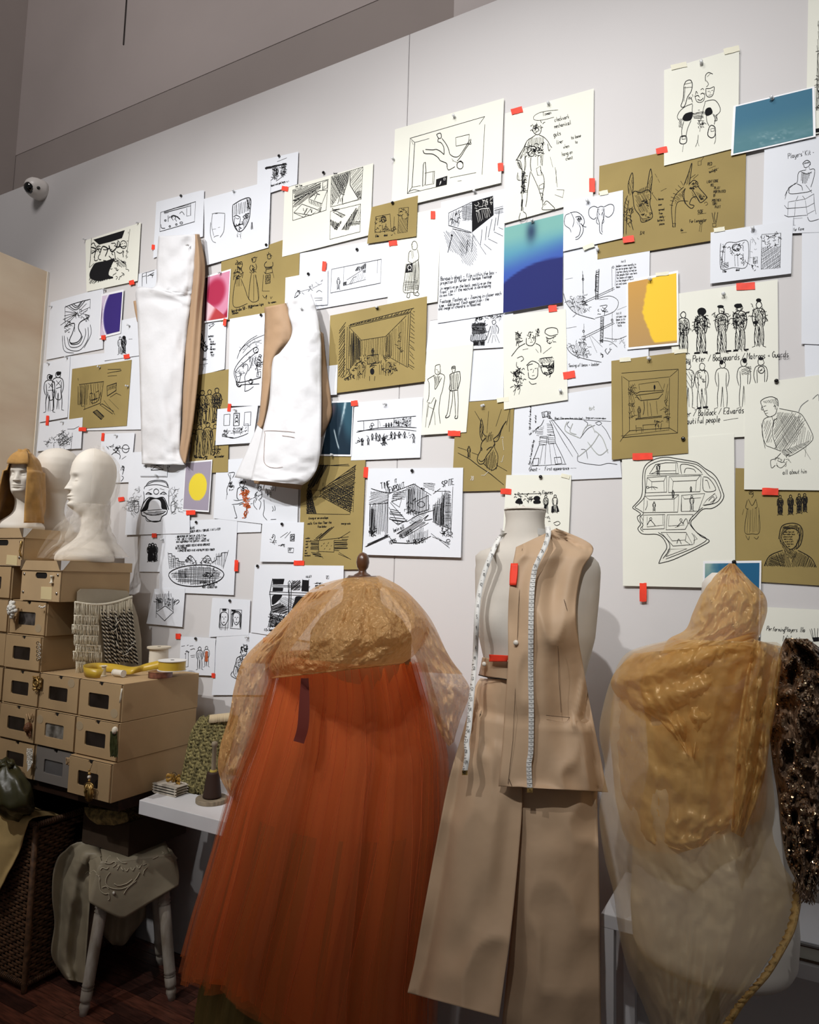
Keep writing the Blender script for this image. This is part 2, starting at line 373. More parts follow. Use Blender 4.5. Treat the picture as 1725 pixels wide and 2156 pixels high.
# ------------------------------------------------------------------ sheets on the wall
m_white = mat('cool_paper', (222, 226, 233), .7, .2, noise=(3, .012))
m_cream = mat('cream_paper', (228, 229, 218), .7, .2, noise=(3, .012))
m_kraft = mat('olive_board', (152, 134, 84), .75, .2, noise=(5, .03), bump=(400, .05, .001))
m_bord = mat('photo_border', (236, 238, 242), .4, .4)
PM = dict(w=m_white, c=m_cream, k=m_kraft, b=m_bord)
SHEETS = []
def sheet(short, zone, corners, col='w', layer=1, dsl='', curl=.0013, label=None, photo=None, dzone=None, border=0, label_full=None):
    x0, y0, k = ZR[zone]; Y = -(.002 + .0022 * layer)
    px = [(x0 + a / k, y0 + b / k) for a, b in corners]; C4 = [W(a, b, Y) for a, b in px]
    xs = [c[0] for c in C4]; zs = [c[2] for c in C4]; X0, X1, Z0, Z1 = min(xs), max(xs), min(zs), max(zs); ph = random.uniform(0, 6)
    def surf(x, z):
        v = (Z1 - z) / (Z1 - Z0); u = (x - X0) / (X1 - X0)
        return Y - curl * (v * v * .8 + .25 * sin(2.2 * pi * u + ph) * v + .3 * (abs(u - .5) * 2) ** 3 * v)
    n = 10; V = []
    for i in range(n + 1):
        for j in range(n + 1):
            v, u = i / n, j / n
            p = (C4[0] * (1 - u) + C4[1] * u) * (1 - v) + (C4[3] * (1 - u) + C4[2] * u) * v
            V.append((p[0], surf(p[0], p[2]), p[2]))
    Fs = [(i * (n + 1) + j, (i + 1) * (n + 1) + j, (i + 1) * (n + 1) + j + 1, i * (n + 1) + j + 1) for i in range(n) for j in range(n)]
    nm, cat = ('photo_print', 'photo') if photo else (('kraft_sketch_sheet' if col == 'k' else 'sketch_sheet'), 'drawing')
    lab = label_full or (('photo print of ' if photo else ('olive board sketch of ' if col == 'k' else 'white paper sketch of ')) + short)
    o = mesh(nm, V, Fs, PM[col], None, False, label=lab, cat=cat, group='photo prints on the wall' if photo else 'drawings pinned on the wall')
    solid(o, .0007)
    S = dict(obj=o, _surf=surf, px=px, layer=layer, short=short, Y=Y, box=(X0, X1, Z0, Z1)); SHEETS.append(S)
    if photo:
        n = 48; V = []; Cc = []; bw = border
        for i in range(n + 1):
            for j in range(n + 1):
                v, u = bw + (1 - 2 * bw) * i / n, bw + (1 - 2 * bw) * j / n
                p = (C4[0] * (1 - u) + C4[1] * u) * (1 - v) + (C4[3] * (1 - u) + C4[2] * u) * v
                V.append((p[0], surf(p[0], p[2]) - .0005, p[2])); Cc.append(lin(photo(j / n, i / n)))
        Fs = [(i * (n + 1) + j, (i + 1) * (n + 1) + j, (i + 1) * (n + 1) + j + 1, i * (n + 1) + j + 1) for i in range(n) for j in range(n)]
        po = mesh('picture', V, Fs, attr_mat('photo_ink'), o, True)
        at = po.data.color_attributes.new('print', 'FLOAT_COLOR', 'POINT')
        for i, c in enumerate(Cc): at.data[i].color = c
    if dsl: ink_meshes(parse(dsl, zone if dzone is None else dzone), S, Y)
    return S
def mixc(a, b, t):
    t = max(0, min(1, t)); return [x + (y - x) * t for x, y in zip(a, b)]
def sm(a, b, x):
    t = max(0, min(1, (x - a) / (b - a))); return t * t * (3 - 2 * t)
# ---- left part of the wall
sheet('a dark crowded theatre in black wash', 1, [(690, 790), (1138, 645), (1112, 1118), (700, 1205)], 'c', 2, '''
f:755,785 1008,708 985,772 900,800 800,825; F:775,972 860,955 925,935 905,985 885,1030 880,1070 915,1095 860,1105 800,1120 735,1100 725,1060 745,1010;
h2.2 125 11:730,1040 900,1080 860,1110 720,1150; h1.6 40 9:940,930 1020,965 1022,1010 950,1000; z2.4 36 60:735,840 1000,800 1000,890 900,960 735,950; z1.6 30 40:880,980 1020,940 1022,1090 890,1100;
s2.5:810,890 830,840 870,860 850,920; s2.5:880,830 900,880 940,850 950,800; o1.6 26 32:997,825; l2:985,815 992,818; l2:1003,812 1010,815; s2:740,900 770,880 760,930; h1.2 20 12:740,840 800,830 800,880 735,900; l:725,1010 760,975; l:740,770 730,960 722,1010; l1:1050,700 1020,940; z1 14 16:1030,720 1050,710 1030,930 1010,930''')
sheet('a low room with rocks in a thin frame', 1, [(1262, 480), (1618, 388), (1600, 800), (1238, 935)], 'w', 1, '''
p:1298,565 1580,478 1572,640 1292,720; l:1325,560 1545,490; l:1325,570 1540,512; l:1540,490 1540,590 1512,595; l:1508,530 1508,598; h1 -15 9:1330,560 1540,495 1540,512 1330,575; s2.4:1380,600 1400,590 1430,600 1455,622; z1.6 16 22:1370,590 1450,590 1440,625 1370,615; s1.2:1450,575 1470,560 1490,585; l2:1358,590 1358,640; o1.6 7 6:1372,678 1425,662 1336,630; o1.4 12 8:1465,650; s1.4:1300,660 1305,690 1335,692''')
sheet('a framed doorway half hidden by the paper sleeve', 1, [(1120, 1060), (1420, 985), (1420, 1330), (1095, 1335)], 'w', 1, 'l1.4:1148,1160 1150,1060 1182,1048 1184,1140; l:1182,1050 1248,1030; s:1190,1080 1225,1060 1245,1050; z1.8 8 18:1225,1050 1248,1050 1248,1090 1228,1090; l:1150,1085 1182,1075')
sheet('a blank curled strip of paper', 1, [(1618, 388), (1648, 386), (1640, 760), (1596, 770)], 'w', 2, '', label_full='narrow blank white paper strip above the long paper sleeve')
sheet('a still lake under radiating rays', 1, [(408, 1290), (835, 1172), (832, 1665), (372, 1755)], 'w', 1, '''
s1.5:525,1330 600,1300 730,1265; l1.2:525,1330 528,1470; l1.2:730,1265 728,1345; s1.6:560,1320 620,1350 690,1275; s1.6:580,1310 625,1335 670,1275; s1.6:595,1305 628,1322 655,1285;
l1.6:620,1375 530,1320; l1.6:620,1375 525,1365; l1.6:620,1375 520,1400; l1.6:625,1378 510,1430; l1.6:625,1378 490,1475; l1.6:625,1380 520,1490; l1.4:640,1370 725,1330; l1.4:640,1360 700,1300; l1.4:640,1375 720,1395; z1.5 26 40:600,1370 700,1360 720,1420 620,1420; z1.3 14 30:530,1440 600,1430 590,1500 520,1500;
s2:520,1490 600,1460 590,1530 565,1590 575,1620 630,1610 660,1560 635,1500 650,1450 720,1410; s1.6:560,1590 580,1630 640,1620 670,1560; s1.3:545,1570 570,1650 650,1640 690,1560 690,1500; s1.3:520,1560 540,1660 640,1680 710,1590 712,1490; s1.2:505,1560 520,1680 600,1700; s1.2:730,1470 735,1550 680,1660; l1.4:605,1490 605,1530; z1.4 12 20:520,1500 570,1490 570,1530 520,1530''')
sheet('purple sphere', 1, [(818, 1224), (998, 1186), (975, 1540), (798, 1585)], 'b', 3, '', border=.05, label_full='small photo print of a deep purple sphere edge beside the paper sleeve',
      photo=lambda u, v: mixc(mixc((120, 105, 128), (205, 190, 210), sm(.0, .25, u + .25 * abs(v - .5) * 2)), mixc((250, 245, 255), (58, 44, 118), sm(.0, .10, (1.05 - sqrt(((u - 1.12) / 1.0) ** 2 + ((v - .5) / .78) ** 2)))), 1 if sqrt(((u - 1.12) / 1.0) ** 2 + ((v - .5) / .78) ** 2) < 1.05 else 0))
sheet('two small cloaked figures', 5, [(850, 120), (1135, 60), (1130, 378), (842, 420)], 'w', 2, 'm1.3 140 0:972,368; m1.8 140 2:1000,362; O12 16:1005,235; l.9:1040,246 1070,245')
sheet('two soldiers with crossed belts', 5, [(352, 440), (566, 382), (546, 876), (316, 918)], 'w', 2, '''
m1.7 300 0:400,832; m1.7 305 0:470,815; F:395,545 425,535 422,560 400,570; F:460,515 492,508 490,530 462,540; l1.8:390,600 430,640; l1.8:430,590 395,640; l1.8:455,580 498,630; l1.8:495,575 455,620; s1.5:385,670 400,735 430,728 435,670; s1.5:455,660 450,720 480,735 495,715 492,655; l1.6:388,660 436,655; l2:455,645 495,630; l1.5:385,690 368,765''')
sheet('blank backing behind the face board', 5, [(566, 384), (1142, 330), (1140, 975), (545, 985)], 'w', 1, '', label_full='blank white sheet showing around the olive board with the curtain face')
sheet('a face printed on hanging curtains', 5, [(583, 486), (1062, 412), (1024, 945), (553, 975)], 'k', 2, '''
l1.5:640,612 838,588 812,762 675,815; l1.4:632,625 632,775 650,770 655,620; l1.4:665,622 660,790 680,785; l1.3:690,615 685,810; h1 88 9:640,620 720,610 710,770 640,775; h.9 85 14:720,608 830,592 815,740 720,780; s1.6:725,690 740,680 750,690; s1.6:775,675 800,662; s1.4:760,680 770,720 755,735; s1.8:735,738 760,735 790,722; s1.2:725,700 740,760 790,745 815,670; l2:865,625 942,600 938,660 868,705 865,625; h1.3 80 7:880,630 940,610 935,640 870,660; l1.2:890,715 940,682 978,700; l1.2:870,490 975,488 980,500 868,520; l:870,545 945,540;
p1.8:752,835 785,818 842,870 820,895; h2 45 7:752,838 785,820 840,872 820,893; p1.4:808,775 828,768 920,830 912,850; l:840,740 930,855; l.9:880,730 960,810; l:630,560 634,580''')
sheet('a spiky ink burst', 5, [(322, 925), (668, 877), (655, 1128), (296, 1150)], 'w', 3, 'z1 70 45:430,1070 500,1000 580,1040 540,1100 470,1110; z.9 24 30:360,1080 440,1050 440,1100 370,1100; l1.2:490,1050 508,975 520,1050; l1.2:470,1060 495,1140; l1:545,972 600,970 640,948; h.8 90 9:460,1060 560,1040 540,1110 470,1110; l1:585,1000 576,1132 520,1140; s:550,1050 590,1030')
sheet('three character heads', 5, [(820, 1012), (1088, 1000), (1052, 1400), (800, 1410)], 'w', 2, 'z1.7 30 26:910,1110 965,1105 965,1150 910,1150; o1.5 28 32:1015,1130; s1.4:985,1120 1015,1135 1050,1125; l1.6:860,1110 880,1135; z1.5 8 14:870,1110 895,1110 890,1130 870,1130; s1.5:900,1180 930,1160 970,1180 968,1215; s1.6:985,1270 1005,1280 990,1340; z1.6 10 20:980,1270 1005,1275 1000,1320 980,1320; s1.4:985,1350 1000,1365 980,1395; l:985,1215 1020,1190')
sheet('a carnival mask with a huge open mouth', 10, [(112, 8), (505, -14), (512, 553), (76, 563)], 'w', 3, '''
s1.6:215,235 240,205 300,195 350,205 368,240; s1.4:225,225 270,205 340,208 362,232; s1.4:205,255 215,235 290,225 370,245; o1.7 17 18:285,272; s1.5:200,270 205,320 190,370; s1.5:372,260 370,320 372,370; s2:215,292 232,278 258,290; s2:310,290 335,275 356,290; h1.4 10 6:220,284 255,286 250,294 222,294; h1.4 10 6:312,284 350,284 350,294 314,292; s1.3:235,262 260,252; s1.3:310,252 340,260;
F:185,405 205,370 225,330 255,310 285,316 320,310 345,335 360,390 345,392 322,385 315,340 290,322 260,325 240,345 225,395; s2.2:180,405 200,350 235,312 285,318 335,312 362,370 370,395; s1.8:225,398 325,392; s2:185,400 190,430 215,440 230,460 270,475 310,468 325,440 355,420 360,395; s1.6:200,412 250,430 310,425 350,405; h1 5 7:195,408 350,400 340,425 220,432; s1.4:215,440 225,470 280,470 318,470; s1.5:140,340 150,335 165,345 168,395 155,415 140,400 140,340; s1.2:130,345 140,330 172,340; s1.5:385,350 400,335 412,345 410,400 392,412 385,395 385,350; s1.2:415,345 425,360 415,395;
@grey; z1 60 40:85,370 130,300 150,330 135,420 95,425; z1 50 40:375,260 400,240 450,330 455,410 420,420 410,340; z.9 16 30:140,270 170,260 170,330 150,330''')
sheet('a small stage drawing stub', 10, [(176, 20), (362, 18), (358, 172), (178, 172)], 'w', 4, 'p1.6:250,95 335,90 333,124 252,128; l1.3:250,128 290,95 335,124; l1.3:270,100 320,96; z1.5 8 14:208,92 222,92 222,128 210,128; z1.4 8 14:364,90 378,90 376,128 366,128; l.9:180,168 356,168', label_full='small white card stub showing below the long paper sleeve')
YC = lambda u, v: ((u - .53) / .36) ** 2 + ((v - .52) / .29) ** 2
sheet('yellow disc', 10, [(480, 72), (662, 56), (640, 410), (462, 398)], 'b', 4, '', border=.03, label_full='photo print of a yellow disc on lilac grey below the paper sleeve',
      photo=lambda u, v: mixc((226, 205, 62), (158, 150, 166), sm(.96, 1.04, YC(u, v))))
# ---- upper middle
sheet('three women in long gowns', 2, [(228, 862), (802, 664), (784, 1196), (222, 1300)], 'k', 2, '''
s1.4:350,880 375,865 382,890 372,912 348,905 350,880; z1.5 16 22:340,870 380,865 380,885 342,890; s1.4:335,920 322,960 318,1000; s1.4:370,915 385,950 380,985; z1.6 40 26:335,925 378,920 375,985 335,990; s1.3:335,990 318,1080 315,1180 350,1198 420,1170; s1.3:372,990 400,1060 420,1120 440,1150; h.9 95 9:335,985 375,985 378,1040 335,1050;
s1.4:455,840 478,835 476,865 455,868 455,840; z1.4 10 16:445,835 480,830 478,850 450,850; s1.4:445,890 435,915 450,940; s1.4:478,880 485,905 478,930; z1.6 20 20:440,890 475,885 470,960 445,950; s1.3:448,950 435,1040 428,1140; s1.3:475,960 495,1050 500,1140 460,1160 430,1140; l1.2:465,960 465,1150; l1.1:480,960 500,1150;
s1.4:565,815 585,810 588,840 568,845 565,815; z1.4 10 16:560,810 590,805 588,820 562,825; s1.5:560,865 545,880 548,905 600,900 602,868; s1.5:552,905 555,915 600,908; s1.4:540,940 550,950 555,920; p1.4:555,925 598,915 600,945 552,955; p1.7:550,968 585,960 584,1020 552,1028; o1.2 9 14:568,990; h1.2 60 6:552,970 582,962 582,1018 552,1025; l1.2:535,960 528,1080 580,1080; l1.1:600,930 612,985; s1.3:530,1110 545,1130 560,1110 555,1140; l1.3:585,1120 590,1135 600,1120;
t1.5 305,1235 22 -12: Wardrobe 50 - 1950; t1.5 310,1250 18 -10: Dolmen; t1.3 450,1195 18 -8: costume light; t1.3 570,1172 18 -8: to women''')
sheet('a small probe or ship', 2, [(695, 982), (1002, 925), (1000, 1178), (690, 1200)], 'w', 3, 's1.3:760,1130 775,1090 800,1080 790,1110 760,1130; l1.3:800,1085 870,1065; z1.5 12 22:780,1080 830,1075 820,1100 780,1110; z1.6 10 22:868,1045 895,1035 890,1070 870,1075; l1.2:890,1060 960,1025; z1 8 20:920,1020 960,1005 960,1025 925,1030; s1.2:920,1090 940,1075 962,1088; l:905,1130 965,1130 962,1145 910,1150')
sheet('pink blossom', 2, [(108, 974), (298, 918), (278, 1284), (98, 1312)], 'b', 3, '', border=.035, label_full='photo print of a pink and crimson petal shape beside the paper sleeve',
      photo=lambda u, v: (mixc(mixc((168, 44, 76), (206, 138, 164), sm(.55, .95, sqrt(((u - .45) / .55) ** 2 + ((v - .4) / .42) ** 2))), (150, 30, 60), sm(1.12, 1.3, sqrt(((u - .45) / .62) ** 2 + ((v - .4) / .5) ** 2)))
                          if v < .52 + .48 * u else mixc((176, 62, 66), (220, 186, 194), sm(.0, .25, .78 - u - (v - .55)))) if u > .1 else (66, 20, 34))
sheet('a scowling mask and its outline', 2, [(102, 410), (588, 276), (572, 764), (112, 896)], 'w', 3, '''
s2:312,455 380,415 440,408 438,500 430,560 400,620 365,648 335,630 315,580 310,520 312,455; h1.2 92 9:318,455 438,415 436,500 318,530; h1.8 80 6:410,415 440,410 436,480 420,490; s1.8:318,540 340,530 368,545; s1.8:385,540 410,522 432,515; z2.2 18 22:388,540 432,520 415,560 385,560; s1.5:368,550 362,590 350,600; s2.4:340,605 360,600 390,588; z2.2 16 22:340,600 392,585 380,625 350,630; h1.3 70 8:395,570 432,530 410,610 390,620; s1.4:330,540 322,590 345,635; s1.2:335,548 345,555 360,550;
@grey; s1.3:152,580 150,660 165,715 190,728; s1.2:160,520 200,512 255,515; s1.3:255,515 252,590 245,650 220,690; l1:165,632 190,628; l1:205,620 220,615; s1:175,690 190,680 210,675; s1:165,520 158,600 175,680; s1:350,650 345,690; s1:372,650 368,690; z.9 6 24:340,660 378,655 372,690 345,690;
@black; l2:185,517 202,515; l1.2:448,580 445,630; l1.2:455,580 458,630; h1 90 4:446,582 457,580 457,630 446,632''')
sheet('two dark columns under a beam', 2, [(492, 135), (788, 66), (780, 304), (488, 398)], 'w', 2, '''
h1.8 -8 4:548,180 700,148 700,160 552,196; z1.8 60 16:598,180 638,175 638,260 602,265; z1.8 60 16:664,165 698,158 696,240 662,250; h1.2 60 5:598,180 638,175 638,260 602,265; h1.2 60 5:664,165 698,158 696,240 662,250; l1.8:608,262 568,292; l1.8:672,250 628,282; l1.1:635,140 705,112; l1.1:640,240 650,160; t1.2 530,340 14 -17: two columns black and gold hang; z1 14 12:530,330 735,270 735,282 540,340''')
sheet('three stage views with ramps', 2, [(688, 332), (1332, 150), (1312, 672), (672, 832)], 'c', 2, '''
p1.2:748,345 1006,268 990,492 748,568; h1.9 -25 7:750,350 960,290 960,320 880,370 760,430; h1.5 -40 8:870,360 960,320 900,380 760,480 750,420; p1.5:862,410 940,350 1000,345 960,445; h1.3 80 7:862,415 960,445 958,478 862,440; l2:905,420 925,375 945,380; l1.6:905,375 908,390; l1.6:920,370 945,378; p1.4:756,510 815,448 930,490 880,530; l1.4:756,512 830,545 880,480; h1.8 100 5:835,520 860,480 850,475 820,530; l2.2:825,478 826,498; l2:880,482 884,510; l2:888,486 886,512; h1.6 100 6:930,480 958,470 950,505 932,505; p1.4:965,290 1000,275 998,330 965,345; h1.2 80 6:965,320 995,310 965,345;
p1.2:1028,250 1258,178 1245,412 1022,470; h1.8 62 6:1030,252 1162,212 1150,280 1080,400 1028,465; h1.3 100 7:1030,255 1160,215 1150,290 1090,380; l2:1165,210 1165,310 1225,410; l1.6:1150,270 1110,400 1110,448 1225,415; h1.2 130 9:1168,210 1256,182 1245,330 1220,400 1170,310; l1.8:1075,445 1095,375 1125,380; h1.6 75 6:1095,375 1145,300 1120,380; l2:1095,405 1092,430; l2:1105,402 1108,440; h1.4 140 5:1200,360 1245,350 1245,408 1220,410;
p1.2:1022,500 1242,448 1238,650 1018,705; p1.5:1040,505 1060,498 1130,530 1105,545; h1.3 20 6:1040,505 1125,530 1100,540; h2 100 6:1105,635 1200,490 1222,488 1150,635; l1.8:1105,635 1210,478; l1.8:1150,638 1222,490; h1.8 95 5:1022,560 1085,590 1060,635 1022,600; h2 110 5:1045,630 1095,570 1105,575 1070,640; h1.1 100 8:1195,490 1242,455 1240,560 1160,590; h1.2 5 5:1165,580 1240,568 1238,596 1150,608; t1.3 768,328 16 -12: Ant Vine; t1.3 1045,232 14 -8: Gator; t1.3 1035,498 18 -8: Segment''')
sheet('two little portraits and notes', 2, [(1320, 470), (1656, 385), (1645, 682), (1288, 736)], 'k', 4, '''
p1.3:1350,540 1455,520 1462,640 1345,655; z1.5 40 22:1355,540 1455,525 1455,640 1355,650; o1.6 18 20:1408,560; z1.8 20 14:1392,548 1428,540 1425,575 1395,578; l2:1400,600 1400,640; l2:1425,590 1425,640; p1.3:1520,480 1588,470 1580,650 1512,660; h1.1 60 8:1520,555 1585,548 1580,650 1515,658; z1.6 26 22:1525,490 1580,480 1580,545 1520,550; l1.4:1485,540 1483,640; z1.4 18 16:1470,610 1492,605 1490,690 1472,690; t1.6 1350,688 16 -4: Elbe; t1.6 1412,682 16 -4: desk; o1.2 8 12:1485,625''')
sheet('a tilted cube seen in a frame', 2, [(796, 806), (1462, 690), (1440, 1122), (788, 1236)], 'w', 1, '''
p1.3:1030,922 1392,848 1386,1022 1024,1094; l.9:1365,855 1362,950; l.8:1120,900 1115,1040; h2 115 5:1200,935 1215,905 1240,895 1235,930; h2.2 100 5:1240,905 1282,872 1278,915 1245,925; h1.6 120 5:1255,930 1280,920 1278,945 1258,948; h1.8 20 5:1115,1015 1140,1010 1138,1035 1115,1040; l1.3:1115,1042 1280,995; l1.3:1140,1000 1255,925; l1.3:1160,1030 1190,980 1210,975; l1.2:1170,1035 1195,990; @grey; h.8 110 12:1200,960 1275,945 1275,990 1190,1020; @black; m1.2 85 0:1080,1068''')
sheet('an old woman in apron and boots', 3, [(92, 1000), (466, 925), (437, 1637), (56, 1702)], 'c', 2, '''
s1.3:240,1205 255,1180 275,1185 285,1215 275,1240 250,1240 240,1205; s1.1:245,1195 250,1225; s1.4:240,1250 222,1265 215,1330; s1.2:285,1240 295,1290 290,1330; l1.2:240,1255 248,1310; l1.2:250,1250 256,1300; s1.3:215,1330 250,1345 295,1315; f:205,1352 250,1345 248,1410 195,1418; @white; o1.6 14 18:226,1378; l1.6:215,1370 222,1374; l1.6:230,1370 236,1366; l1.6:215,1405 225,1395 240,1400; @black; s1.4:200,1350 190,1450 180,1560 240,1565 290,1555 298,1400 292,1325; h1.3 95 8:205,1420 290,1330 292,1550 185,1560; h1.1 92 11:250,1340 295,1330 290,1550 250,1555; h1.1 5 12:190,1480 290,1470 288,1545 185,1550; s1.5:215,1570 205,1600 225,1605 228,1570; s1.7:255,1565 262,1585 290,1592 298,1578 280,1558; s1.3:265,1570 275,1590''')
sheet('a falling man in a framed room', 3, [(115, 332), (940, 95), (918, 738), (88, 938)], 'c', 3, '''
l1.8:795,235 230,400 210,820 430,770; l1.6:235,405 265,432 245,770 212,818; l1.8:795,235 752,295; l1.5:265,432 375,402; l1.8:795,295 775,675; l1.6:530,700 730,660; l1.2:590,725 620,722; l1.2:240,420 255,450; l1.4:245,770 310,760; s1.2:220,805 260,790 310,800;
p1.6:575,395 678,370 672,440 578,460; s2:430,370 460,362 465,395 445,400 430,370; s1.8:445,400 440,425 465,435 485,470 488,520; s1.8:470,400 500,440 520,480 530,520; s2:328,490 340,515 400,520 440,545 460,570 505,590 510,620; s2:345,485 400,488 430,485 460,500 488,525; s1.8:530,520 560,540 600,535 640,480 665,440 680,410; s1.8:585,575 620,530 650,480 685,430 688,405; s1.8:510,620 520,640 545,630 570,615; o2 24 28:608,605; s2.4:590,585 612,572 632,590; l1.2:550,570 590,585; l1.2:545,555 560,570; s1.6:660,440 690,445 685,420;
p1.8:335,585 345,580 350,650 345,750 325,765 330,600; l1.5:340,665 415,650 410,745 345,755; l1.6:405,655 400,740; f:428,712 512,685 508,752 425,772; @white; s1.6:455,755 458,740 465,725 462,745; p1.3:485,705 498,702 498,716 486,718''')
sheet('a patched mechanical man with notes', 3, [(948, 212), (1620, 22), (1614, 858), (940, 1046)], 'c', 2, '''
z2 26 26:1155,290 1235,280 1225,320 1160,330; s1.8:1165,300 1160,345 1185,372 1215,360 1225,310; s1.6:1140,345 1150,335 1160,350; s1.8:1170,325 1185,318; s1.8:1198,315 1215,310; s1.8:1180,350 1205,342; z1.6 14 14:1165,320 1220,310 1215,360 1175,365; s1.6:1180,375 1150,395 1115,420 1090,470 1060,520 1030,570; s1.6:1205,375 1240,390 1270,420 1290,455 1303,472; h1.6 95 9:1130,400 1240,390 1250,450 1110,470; z2.4 90 24:1110,460 1250,440 1235,525 1115,535; o2 22 22:1150,515; o1.8 14 14:1195,480; h1.4 120 10:1090,470 1110,470 1070,560 1040,560; l1.8:1110,430 1065,555; s1.6:1270,440 1280,495 1290,480; l1.6:1100,470 1095,640; l1.6:1235,520 1230,610; s1.6:1030,565 1065,575 1075,640 1040,560; h1.8 100 6:1035,580 1060,580 1075,630 1055,630;
s1.6:1100,540 1105,600 1095,650; s1.8:1145,540 1140,600 1148,650; l1.2:1225,520 1195,540 1195,610; h1.4 95 6:1215,530 1232,525 1230,600 1218,605; s1.6:1095,650 1080,720 1075,800 1080,880 1075,950; s1.6:1140,650 1130,720 1120,790 1115,850 1105,920; z2.2 60 22:1075,660 1100,660 1100,800 1075,810; h1.8 90 5:1070,640 1098,650 1095,790 1072,790; l1.8:1080,800 1120,795; l1.8:1082,812 1120,806; h2 95 5:1070,860 1085,860 1085,950 1070,950; s1.6:1065,965 1055,1010 1075,1032 1105,1020 1108,975 1085,955; s1.5:1145,655 1180,730 1205,790 1230,870 1235,920; s1.6:1215,640 1240,690 1245,760 1232,830 1238,880; p1.6:1185,630 1215,610 1225,680 1195,680; p1.6:1205,760 1240,740 1240,780 1210,785; s1.5:1208,815 1236,822 1220,870; s1.7:1232,920 1232,940 1280,942 1325,935 1300,905 1262,875 1240,905; l1.3:1245,910 1262,895; l1.2:1290,540 1310,620; l1.5:1328,620 1345,770; l1.2:1340,790 1395,792 1385,850 1325,828; l1.2:1335,640 1335,740; s1.6:1045,660 1042,710 1065,720; l1.5:1050,680 1055,720;
s1.1:1350,185 1230,200 1170,230 1170,260 1230,262 1320,240; t1.5 1235,232 26 -15: Tinman; t1.5 1325,275 32 -14: clockwork; t1.5 1322,325 32 -14: mechanical; t1.6 1318,388 36 -14: guts; t1.4 1340,445 30 -14: liner; t1.4 1450,408 26 -14: to loose; t1.4 1390,478 28 -12: when; t1.4 1480,440 24 -12: to; t1.4 1380,535 30 -14: hang on; t1.4 1410,568 28 -14: chest''')
sheet('a dark display box with visitors and script', 3, [(464, 882), (948, 780), (935, 1722), (438, 1800)], 'w', 2, '''
p2:522,965 700,880 700,1112 522,1060; f:700,880 858,835 862,980 700,1110; l2.6:550,1085 690,1115; h1.4 92 9:620,920 700,890 700,1020 625,1020; h1 5 10:620,920 700,890 700,1020 625,1020; z1.8 30 26:545,970 620,940 610,1040 560,1060; h1.2 100 10:530,970 610,940 600,1070 530,1060; @white; z1.6 26 26:770,860 850,845 850,900 770,910; s2:740,950 770,935 830,930; h1.2 80 14:730,950 840,930 840,990 730,1040; z1.4 16 20:720,900 760,890 760,950 720,960; @black; z2 20 20:780,870 830,860 830,900 790,900;
h1.4 55 9:480,1110 560,1095 690,1115 680,1250 620,1300 520,1240; h1.3 60 12:600,1140 720,1130 740,1280 690,1370 620,1340; h1.2 -15 8:865,930 935,912 935,960 868,975; l2.4:548,1135 532,1200 515,1265; O7 9:546,1135; l2.4:665,1170 655,1270; l2.4:705,1140 695,1260; l2:775,1090 762,1210; l2:810,1065 800,1170; l2:850,1010 820,1150; l2.4:905,950 890,1060; l2.2:880,1000 865,1100; l1.5:760,1215 805,1280; l1.5:790,1200 845,1245; l1.5:820,1160 890,1195; l1.5:865,1108 932,1140; l1.3:700,1120 760,1210; l1.3:900,1075 935,1090;
t1.5 462,1478 30 -7: Banquo's ghost - film within the box -; t1.5 460,1508 26 -8: projection of Murder of banquo footage; t1.5 460,1548 26 -7: in negative on the back, positive on the; t1.5 455,1578 26 -8: front - as if the machine is developing; t1.5 452,1602 22 -7: its own film -; t1.5 458,1650 28 -8: Footage flashes up - Zooming in closer each; t1.5 450,1680 25 -8: time - subliminal flash apparition - the; t1.5 448,1702 25 -7: old image of chandra is Resolved''')
sheet('a soldier in a pleated skirt and a lady', 7, [(812, 272), (1440, 196), (1445, 468), (782, 505)], 'w', 1, '''
z2.2 30 20:1155,235 1200,230 1205,270 1160,275; h2.2 0 6:1130,290 1230,285 1230,370 1130,375; h1.8 90 7:1128,290 1232,285 1232,370 1128,375; z2 40 20:1130,280 1235,280 1235,370 1130,375; s2:1125,375 1120,420 1150,425 1235,415 1232,375; h2.4 100 10:1130,378 1232,372 1235,415 1125,420; f:1140,432 1180,430 1178,455 1142,458; f:1192,430 1225,428 1222,452 1196,455; h1.6 95 4:1135,420 1230,415 1225,460 1140,462; z1.6 40 20:1210,235 1360,220 1360,245 1215,260; s1.6:1280,275 1300,265 1310,285 1290,300 1280,275; s1.6:1270,310 1255,360 1245,400; s1.6:1310,300 1330,330 1325,370; s1.5:1275,370 1250,440; s1.5:1310,375 1338,440; h1.4 80 9:1270,310 1320,300 1315,370 1270,370; l1.4:1290,380 1280,440; l1.2:1300,380 1310,430; h1.3 90 10:1330,235 1362,225 1345,270 1330,280; l1:815,270 935,252; l1.6:1235,360 1260,350''')
def blue1(u, v):
    d = sqrt(((u - .78) / 1.25) ** 2 + ((v - 1.28) / .80) ** 2)
    sky = mixc(mixc((118, 172, 166), (86, 148, 172), sm(.1, .36, v)), (58, 88, 170), sm(.3, .6, v + .12 * u))
    sky = mixc(sky, (32, 50, 84), .85 * math.exp(-(((u - .47) / .085) ** 2 + ((v - .12) / .12) ** 2)))
    return mixc((33, 40, 104), sky, sm(.985, 1.015, d))
sheet('blue planet', 3, [(943, 1078), (1390, 970), (1383, 1642), (935, 1722)], 'b', 4, '', photo=blue1, label_full='large photo print of a navy planet curve under a teal sky')
